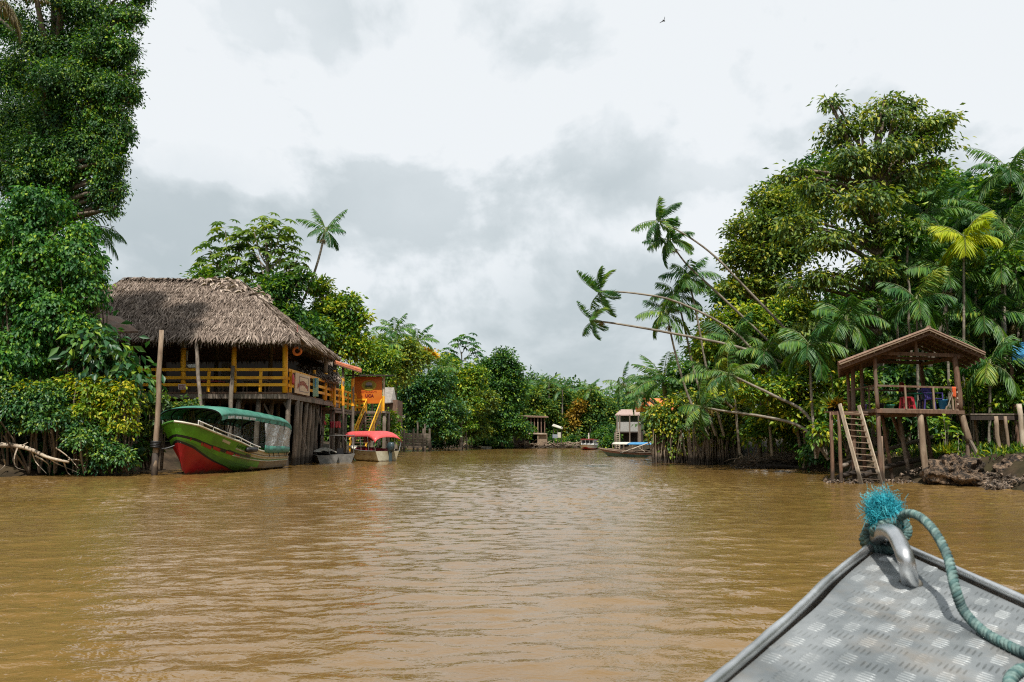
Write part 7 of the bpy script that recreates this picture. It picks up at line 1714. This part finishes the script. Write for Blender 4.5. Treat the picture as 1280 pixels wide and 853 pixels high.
t, pt, ax, sd, Ln, she = small_boat('river_launch', 'red and white river launch coming from the far bend', 'boat', PX(731, 110, 0), PX(741, 117, 0), 2.3, 0.75, 0.6, ('hull_red', 'white'), split=0.5)
c = (pt(0.5, 1, 1) + pt(0.5, 1, -1)) / 2
m = MB(); m.slab([pt(0.3, 1, -1) + Vector((0, 0, 0.85)), pt(0.3, 1, 1) + Vector((0, 0, 0.85)), pt(0.95, 1, 1) + Vector((0, 0, 0.8)), pt(0.95, 1, -1) + Vector((0, 0, 0.8))], 0.08); m.part('cabin_roof', M['red_plastic'], t)
m = MB(); q = [pt(s, 1, sg).lerp(c, 0.1) for s, sg in ((0.32, -1), (0.32, 1), (0.9, 1), (0.9, -1))]; m.slab([x + Vector((0, 0, 0.78)) for x in q], 0.9); cb = m.part('cabin', M['white'], t)
m = MB()
for k in range(3): m.box(q[0].lerp(q[1], 0.2 + 0.3 * k) + Vector((0, -0.03, 0.45)), (0.42, 0.05, 0.38))
for k in range(3): m.box(q[1].lerp(q[2], 0.2 + 0.3 * k) + Vector((0.03, 0, 0.45)), (0.05, 0.6, 0.38))
m.part('window', M['black'], cb)
m = MB(); m.tube([c + Vector((0, 0, 0.8)), c + Vector((0, 0, 1.7))], 0.07, 6); m.part('mast', M['white'], t)
t, pt, ax, sd, Ln, she = small_boat('small_canoe', 'small pale canoe pulled up at the far bank left of the red-roofed shed', 'canoe', PX(600, 121, 0), PX(613, 122, 0), 0.9, 0.45, 0.35, ('cream', 'cream'), gun='cream')
for s in (0.4, 0.7): m = MB(); m.beam(pt(s, 0.9, -1), pt(s, 0.9, 1), 0.2, 0.04); m.part('thwart', M['wood_mid'], t)

# ------------------------------------------------------------------ bird
c = P(829.5, 26, 120); t = thing('bird', 'dark bird gliding high in the bright sky', 'bird', c); s = 0.52
m = MB(); m.tube([c + Vector((0.45, 0, -0.22)) * s, c + Vector((0.12, 0, -0.05)) * s, c + Vector((-0.2, 0, 0.1)) * s, c + Vector((-0.34, 0, 0.14)) * s], [0.05, 0.13, 0.1, 0.03], 8); m.part('body', M['black'], t, smooth=True)
for tip, el in (((0.42, 0, 1.35), (0.22, 0, 0.65)), ((-1.25, 0, -0.72), (-0.55, 0, -0.20))):
    tip, el = Vector(tip) * s, Vector(el) * s; w = Vector((0.16, 0.35, -0.02)) * s; m = MB(); m.slab([c, c + el, c + tip, c + tip + w * 0.4, c + el + w, c + w], Vector((0.03, 0.03, 0.03))); m.part('wing', M['black'], t)

# ================================================================== OUR OWN BOAT: aluminium bow in the foreground
tip = P(1104, 668, 2.42); lp_ = P(885, 853, 1.50); rp_ = P(1280, 745, 1.95)
nrm = (rp_ - tip).cross(lp_ - tip).normalized(); nrm = nrm if nrm.z > 0 else -nrm
def onplane(px, py, off=0.0):
    o = Vector((0, 0, CAMZ)); r = P(px, py, 1.0) - o; return o + r * ((tip + nrm * off - o).dot(nrm) / r.dot(nrm))
el_, er_ = (lp_ - tip).normalized(), (rp_ - tip).normalized()
OWN = thing('aluminium_boat', 'aluminium boat bow with a tread-plate deck pointing into the river, lower right', 'boat', tip)
dl = -0.021   # deck lies below the rim
gl = [tip, onplane(1046, 712), onplane(1000, 755), onplane(945, 803), lp_, lp_ + el_ * 0.6]
gr = [tip + er_ * (0.4 * k) for k in range(5)]
def rimrows(path, sgn):
    pts = bez(path, 30); rows = []
    for i, p in enumerate(pts):
        t_ = (pts[min(i + 1, 30)] - pts[max(i - 1, 0)]).normalized(); out_ = t_.cross(nrm).normalized() * sgn
        jit = 0.0007 * math.sin(i * 1.7) + 0.0008 * math.sin(i * 0.8 + 1)
        rows.append([p - nrm * 0.34 - out_ * 0.10, p + out_ * 0.004 - nrm * 0.040, p + out_ * 0.009 - nrm * 0.012, p + out_ * (0.007 + jit) - nrm * 0.001, p - out_ * (0.004 - jit) + nrm * 0.002, p - out_ * 0.010 - nrm * 0.004, p - out_ * 0.011 - nrm * 0.013, p - out_ * 0.008 - nrm * 0.016, p - out_ * 0.008 - nrm * 0.070])
    return rows, pts
M['rim'] = nmat('rim_aluminium', (0.50, 0.51, 0.52), (0.68, 0.69, 0.70), 14, 0.36, 0.15, metal=0.9, c3=(0.36, 0.37, 0.37), bscale=40, bdist=0.004)
deckin = []
def onpl(p): return p - nrm * ((p - tip).dot(nrm) - dl)
for path, sg in ((gl, 1), (gr, -1)):
    rows, pts = rimrows(path, sg); m = MB(); m.grid(rows); m.part('gunwale', M['rim'], OWN, smooth=True); deckin.append([onpl(r[8]) + (onpl(tip.lerp(lp_.lerp(rp_, 0.5), 0.8)) - onpl(r[8])).normalized() * 0.012 for r in rows])
# hull below the rim so that the bow is solid from the side
m = MB()
for (path, sg) in ((gl, 1), (gr, -1)):
    rows, pts = rimrows(path, sg); kl = [tip.lerp(lp_.lerp(rp_, 0.5) , i / 30 * 1.3) for i in range(31)]
    m.grid([[r[0], (r[0] + Vector((k_.x, k_.y, 0.15))) / 2 - Vector((0, 0, 0.25)), Vector((k_.x, k_.y, -0.15))] for r, k_ in zip(rows, kl)])
m.part('hull', M['alu'], OWN, smooth=True)
# deck
m_, nt_, out_ = _nodes('tread_plate')
b_ = nt_.nodes.new('ShaderNodeBsdfPrincipled'); tc_ = nt_.nodes.new('ShaderNodeTexCoord'); nz_ = nt_.nodes.new('ShaderNodeTexNoise'); nz_.inputs['Scale'].default_value = 7; nz_.inputs['Detail'].default_value = 8; nt_.links.new(tc_.outputs['Object'], nz_.inputs['Vector'])
mr_ = nt_.nodes.new('ShaderNodeMapRange'); mr_.inputs[1].default_value = 0.35; mr_.inputs[2].default_value = 0.65; nt_.links.new(nz_.outputs[0], mr_.inputs[0])
nt_.links.new(_mixc(nt_, mr_.outputs[0], (0.17, 0.188, 0.196), (0.31, 0.328, 0.335)), b_.inputs['Base Color'])
n2_ = nt_.nodes.new('ShaderNodeTexNoise'); n2_.inputs['Scale'].default_value = 60; n2_.inputs['Detail'].default_value = 6; nt_.links.new(tc_.outputs['Object'], n2_.inputs['Vector'])
r2_ = nt_.nodes.new('ShaderNodeMapRange'); r2_.inputs[3].default_value = 0.42; r2_.inputs[4].default_value = 0.72; nt_.links.new(n2_.outputs[0], r2_.inputs[0]); nt_.links.new(r2_.outputs[0], b_.inputs['Roughness'])
n3_ = nt_.nodes.new('ShaderNodeTexNoise'); n3_.inputs['Scale'].default_value = 4.5; n3_.inputs['Detail'].default_value = 9; n3_.inputs['Roughness'].default_value = 0.7; nt_.links.new(tc_.outputs['Object'], n3_.inputs['Vector'])
r3_ = nt_.nodes.new('ShaderNodeMapRange'); r3_.inputs[1].default_value = 0.52; r3_.inputs[2].default_value = 0.72; r3_.inputs[4].default_value = 0.75; nt_.links.new(n3_.outputs[0], r3_.inputs[0])
nt_.links.new(_mixc(nt_, r3_.outputs[0], b_.inputs['Base Color'].links[0].from_socket, (0.17, 0.145, 0.115)), b_.inputs['Base Color'])
mm_ = nt_.nodes.new('ShaderNodeMapRange'); mm_.inputs[3].default_value = 0.65; mm_.inputs[4].default_value = 0.15; nt_.links.new(r3_.outputs[0], mm_.inputs[0]); nt_.links.new(mm_.outputs[0], b_.inputs['Metallic']); bp_ = nt_.nodes.new('ShaderNodeBump'); bp_.inputs['Strength'].default_value = 0.25; bp_.inputs['Distance'].default_value = 0.002; nt_.links.new(n2_.outputs[0], bp_.inputs['Height']); nt_.links.new(bp_.outputs[0], b_.inputs['Normal']); nt_.links.new(b_.outputs[0], out_.inputs[0])
M['tread'] = m_
m = MB()
m.grid([[deckin[0][i].lerp(deckin[1][i], j / 6) for j in range(7)] for i in range(31)])
# raised five-bar pattern
exx = (rp_ - lp_).normalized(); exx = (exx - nrm * exx.dot(nrm)).normalized(); eyy = nrm.cross(exx)
A_in = [p - tip for p in (deckin[0][0], deckin[0][15], deckin[0][30])]
def inside(p):
    q = p - tip
    a = el_.cross(q).dot(nrm); b = q.cross(er_).dot(nrm)
    return a > 0.030 if el_.cross(er_).dot(nrm) > 0 else a < -0.030, b > 0.030 if el_.cross(er_).dot(nrm) > 0 else b < -0.030
pitch = 0.075; bl_ = 0.044; bwid = 0.0046; bh = 0.0028
wx = Vector((1, 0, 0)); wx = (wx - nrm * wx.dot(nrm)).normalized(); wy = nrm.cross(wx); axs = ((wx * 0.72 - wy * 0.69).normalized(), (wx * 0.69 + wy * 0.72).normalized()); exx, eyy = axs[0], axs[1]
u0 = (exx + eyy).normalized(); v0 = (exx - eyy).normalized()
for i in range(-60, 60):
    for j in range(-60, 60):
        c = tip + exx * (i * pitch * 0.72 + 0.011) + eyy * (j * pitch * 0.72)
        if not all(inside(c)) or (c - tip).length > 1.75 or (c - tip).length < 0.06: continue
        D = axs[(i + j) % 2]; Sx = nrm.cross(D); c2 = c + nrm * (dl - 0.0003)
        tl_ = nrm * random.uniform(-0.0005, 0.0005) * 1.0; wear = random.uniform(0.55, 1.1)
        for k in range(-2, 3):
            cc = c2 + Sx * (k * 0.0112); L2 = bl_ / 2 * (1 - 0.12 * abs(k))
            vs_ = [cc - D * L2, cc - D * L2 * 0.45 + Sx * bwid * .5, cc + D * L2 * 0.45 + Sx * bwid * .5, cc + D * L2, cc + D * L2 * 0.45 - Sx * bwid * .5, cc - D * L2 * 0.45 - Sx * bwid * .5, cc - D * L2 * 0.5 + nrm * bh * wear + tl_, cc + D * L2 * 0.5 + nrm * bh * wear - tl_]
            m.add(vs_, [(0, 1, 6), (1, 2, 7, 6), (2, 3, 7), (3, 4, 7), (4, 5, 6, 7), (5, 0, 6)])
dk = m.part('tread_plate_deck', M['tread'], OWN)
# bent mooring eye welded to the deck
m = MB(); bs = onplane(1139, 729, dl); tpz = P(1112, 659, 2.22)
pth = bez([bs - nrm * 0.01, P(1133, 703, 2.015), P(1127, 685, 2.06), P(1119, 670, 2.12), P(1109, 664, 2.20), P(1099, 667, 2.28), P(1094, 677, 2.34), onplane(1095, 688, dl)], 26)
m.tube(pth, [0.0205] * 27, 14, 0, True); m.part('mooring_eye', M['rim'], OWN, smooth=True)
m = MB(); q_ = Vector((0, 0, 1)).rotation_difference(nrm).to_matrix(); m.lathe([(0.027, -0.004), (0.027, 0.002), (0.023, 0.006), (0.0205, 0.008)], bs + nrm * 0.002, 18, 0, q_); m.part('weld_bead', M['alu_dull'], OWN, smooth=True)

# rope
M['rope'] = nmat('faded_green_rope', (0.06, 0.115, 0.11), (0.19, 0.275, 0.255), 60, 0.85, 0.5, c3=(0.07, 0.11, 0.11), bscale=220, bdist=0.003)
M['rope_dark'] = nmat('dark_teal_rope', (0.03, 0.075, 0.075), (0.10, 0.19, 0.18), 60, 0.7, 0.5, c3=(0.02, 0.04, 0.045), bscale=220, bdist=0.003)  # darker teal strand; its colour also stands in for groove shade
M['fibre'] = nmat('cyan_fibres', (0.012, 0.25, 0.33), (0.04, 0.46, 0.55), 45, 0.7, c3=(0.10, 0.50, 0.54))
def laid_rope(mb, path, r, turns, n=220):
    pts = bez(path, n); s = None
    fr_ = []
    for i in range(n + 1):
        t_ = (pts[min(i + 1, n)] - pts[max(i - 1, 0)]).normalized(); s = (t_.orthogonal() if s is None else s - t_ * s.dot(t_)).normalized(); fr_.append((pts[i], s, t_.cross(s)))
    for k in range(3):
        mb.tube([p + (a * math.cos(2 * PI * (turns * i / n + k / 3)) + b * math.sin(2 * PI * (turns * i / n + k / 3))) * r * 0.56 for i, (p, a, b) in enumerate(fr_)], r * 0.50, 7, 1 if k == 0 else 0)
kn = P(1116, 655, 2.30)
RP = thing('mooring_rope', 'faded green rope tied to the bow eye with a frayed bright cyan end', 'rope', kn)
m = MB()
rp_pts = [kn, P(1124, 648, 2.25), P(1136, 642, 2.16), P(1152, 648, 2.09), P(1169, 666, 2.0), P(1185, 697, 1.93), onplane(1194, 735, 0.055), onplane(1205, 764, 0.012), onplane(1230, 790, -0.009), onplane(1262, 808, -0.010), onplane(1300, 826, -0.010), onplane(1345, 850, -0.010), onplane(1345, 890, -0.010), onplane(1290, 880, -0.010), onplane(1262, 858, -0.010), onplane(1275, 838, -0.009), onplane(1310, 838, 0.004)]
laid_rope(m, rp_pts, 0.0112, 40, 460); m.part('line', [M['rope'], M['rope_dark']], RP, smooth=True)
m = MB()
for (cx_, cy_, dd_, R_, axv) in ((1102, 672, 2.31, 0.040, (0.5, 0.8, 0.2)), (1106, 668, 2.30, 0.043, (0.8, 0.5, 0.15)), (1098, 675, 2.33, 0.038, (0.2, 0.9, 0.35)), (1119, 658, 2.27, 0.030, (0.9, -0.3, 0.2)), (1108, 660, 2.27, 0.034, (-0.2, 0.5, 0.8)), (1121, 662, 2.26, 0.026, (0.3, 0.9, -0.2))):
    c_ = P(cx_, cy_, dd_); axn = Vector(axv).normalized(); e_ = axn.orthogonal().normalized(); g_ = axn.cross(e_)
    laid_rope(m, [c_ + (e_ * math.cos(2 * PI * i / 8) + g_ * math.sin(2 * PI * i / 8)) * R_ for i in range(9)], 0.014, 7, 60)
m.part('knot', [M['rope_dark'], M['rope']], RP, smooth=True)
rng = np.random.default_rng(6); m = MB(); root = np.array(P(1112, 655, 2.28)); cen = np.array(P(1103, 637, 2.28))
for i in range(3800):
    dv = rng.normal(size=3); dv /= np.linalg.norm(dv); L_ = 0.036 * (0.5 + 0.75 * rng.random()) * (1.25 if dv[2] > 0.2 else 1.0)
    st_ = root + (cen - root) * rng.random() * 1.05 + rng.normal(size=3) * 0.009
    en = st_ + dv * L_ + (cen - root) * 0.25; md = (st_ + en) / 2 + rng.normal(size=3) * 0.009
    p_ = [Vector(x) for x in (st_, (st_ + md) / 2 + rng.normal(size=3) * 0.004, md, (md + en) / 2 + rng.normal(size=3) * 0.006, en)]
    m.tube(p_, [0.0007, 0.0007, 0.0006, 0.0006, 0.0004], 3, 0, False)
for i in range(110):
    az_ = rng.random() * 6.28; st_ = cen + rng.normal(size=3) * 0.012; p_ = [Vector(st_)]; v_ = np.array([math.cos(az_), math.sin(az_), 0.9 * rng.random()])
    for q_ in range(6): p_.append(p_[-1] + Vector(v_) * 0.0078); v_ = v_ + np.array([0, 0, -0.42]) + rng.normal(size=3) * 0.12
    m.tube(p_, [0.0007] * 6 + [0.0004], 3, 0, False)
m.part('frayed_end', M['fibre'], RP)

# ------------------------------------------------------------------ tide mark: whatever stands in the river is stained just above the water
def tide(mat, top, col, soft=0.22):
    nt_ = mat.node_tree; b_ = [n for n in nt_.nodes if n.type == 'BSDF_PRINCIPLED'][0]; src = b_.inputs['Base Color'].links[0].from_socket
    g_ = nt_.nodes.new('ShaderNodeNewGeometry'); s_ = nt_.nodes.new('ShaderNodeSeparateXYZ'); nt_.links.new(g_.outputs['Position'], s_.inputs[0])
    n_ = nt_.nodes.new('ShaderNodeTexNoise'); n_.inputs['Scale'].default_value = 3.0; n_.inputs['Detail'].default_value = 6; nt_.links.new(g_.outputs['Position'], n_.inputs['Vector'])
    a_ = nt_.nodes.new('ShaderNodeMath'); a_.operation = 'MULTIPLY_ADD'; a_.inputs[1].default_value = 0.5; nt_.links.new(n_.outputs[0], a_.inputs[0]); nt_.links.new(s_.outputs[2], a_.inputs[2])
    r_ = nt_.nodes.new('ShaderNodeMapRange'); r_.inputs[1].default_value = top + 0.25 + soft; r_.inputs[2].default_value = top + 0.25; r_.inputs[4].default_value = 0.85; nt_.links.new(a_.outputs[0], r_.inputs[0])
    nt_.links.new(_mixc(nt_, r_.outputs[0], src, col), b_.inputs['Base Color'])
for nm_ in ('wood_grey', 'wood_brown', 'wood_mid', 'wood_pale', 'root'): tide(M[nm_], 0.35, (0.040, 0.030, 0.022))
for nm_ in ('hull_red', 'hull_green', 'hull_cream', 'hull_brown', 'hull_dgreen'): tide(M[nm_], 0.03, (0.10, 0.075, 0.045), 0.14)
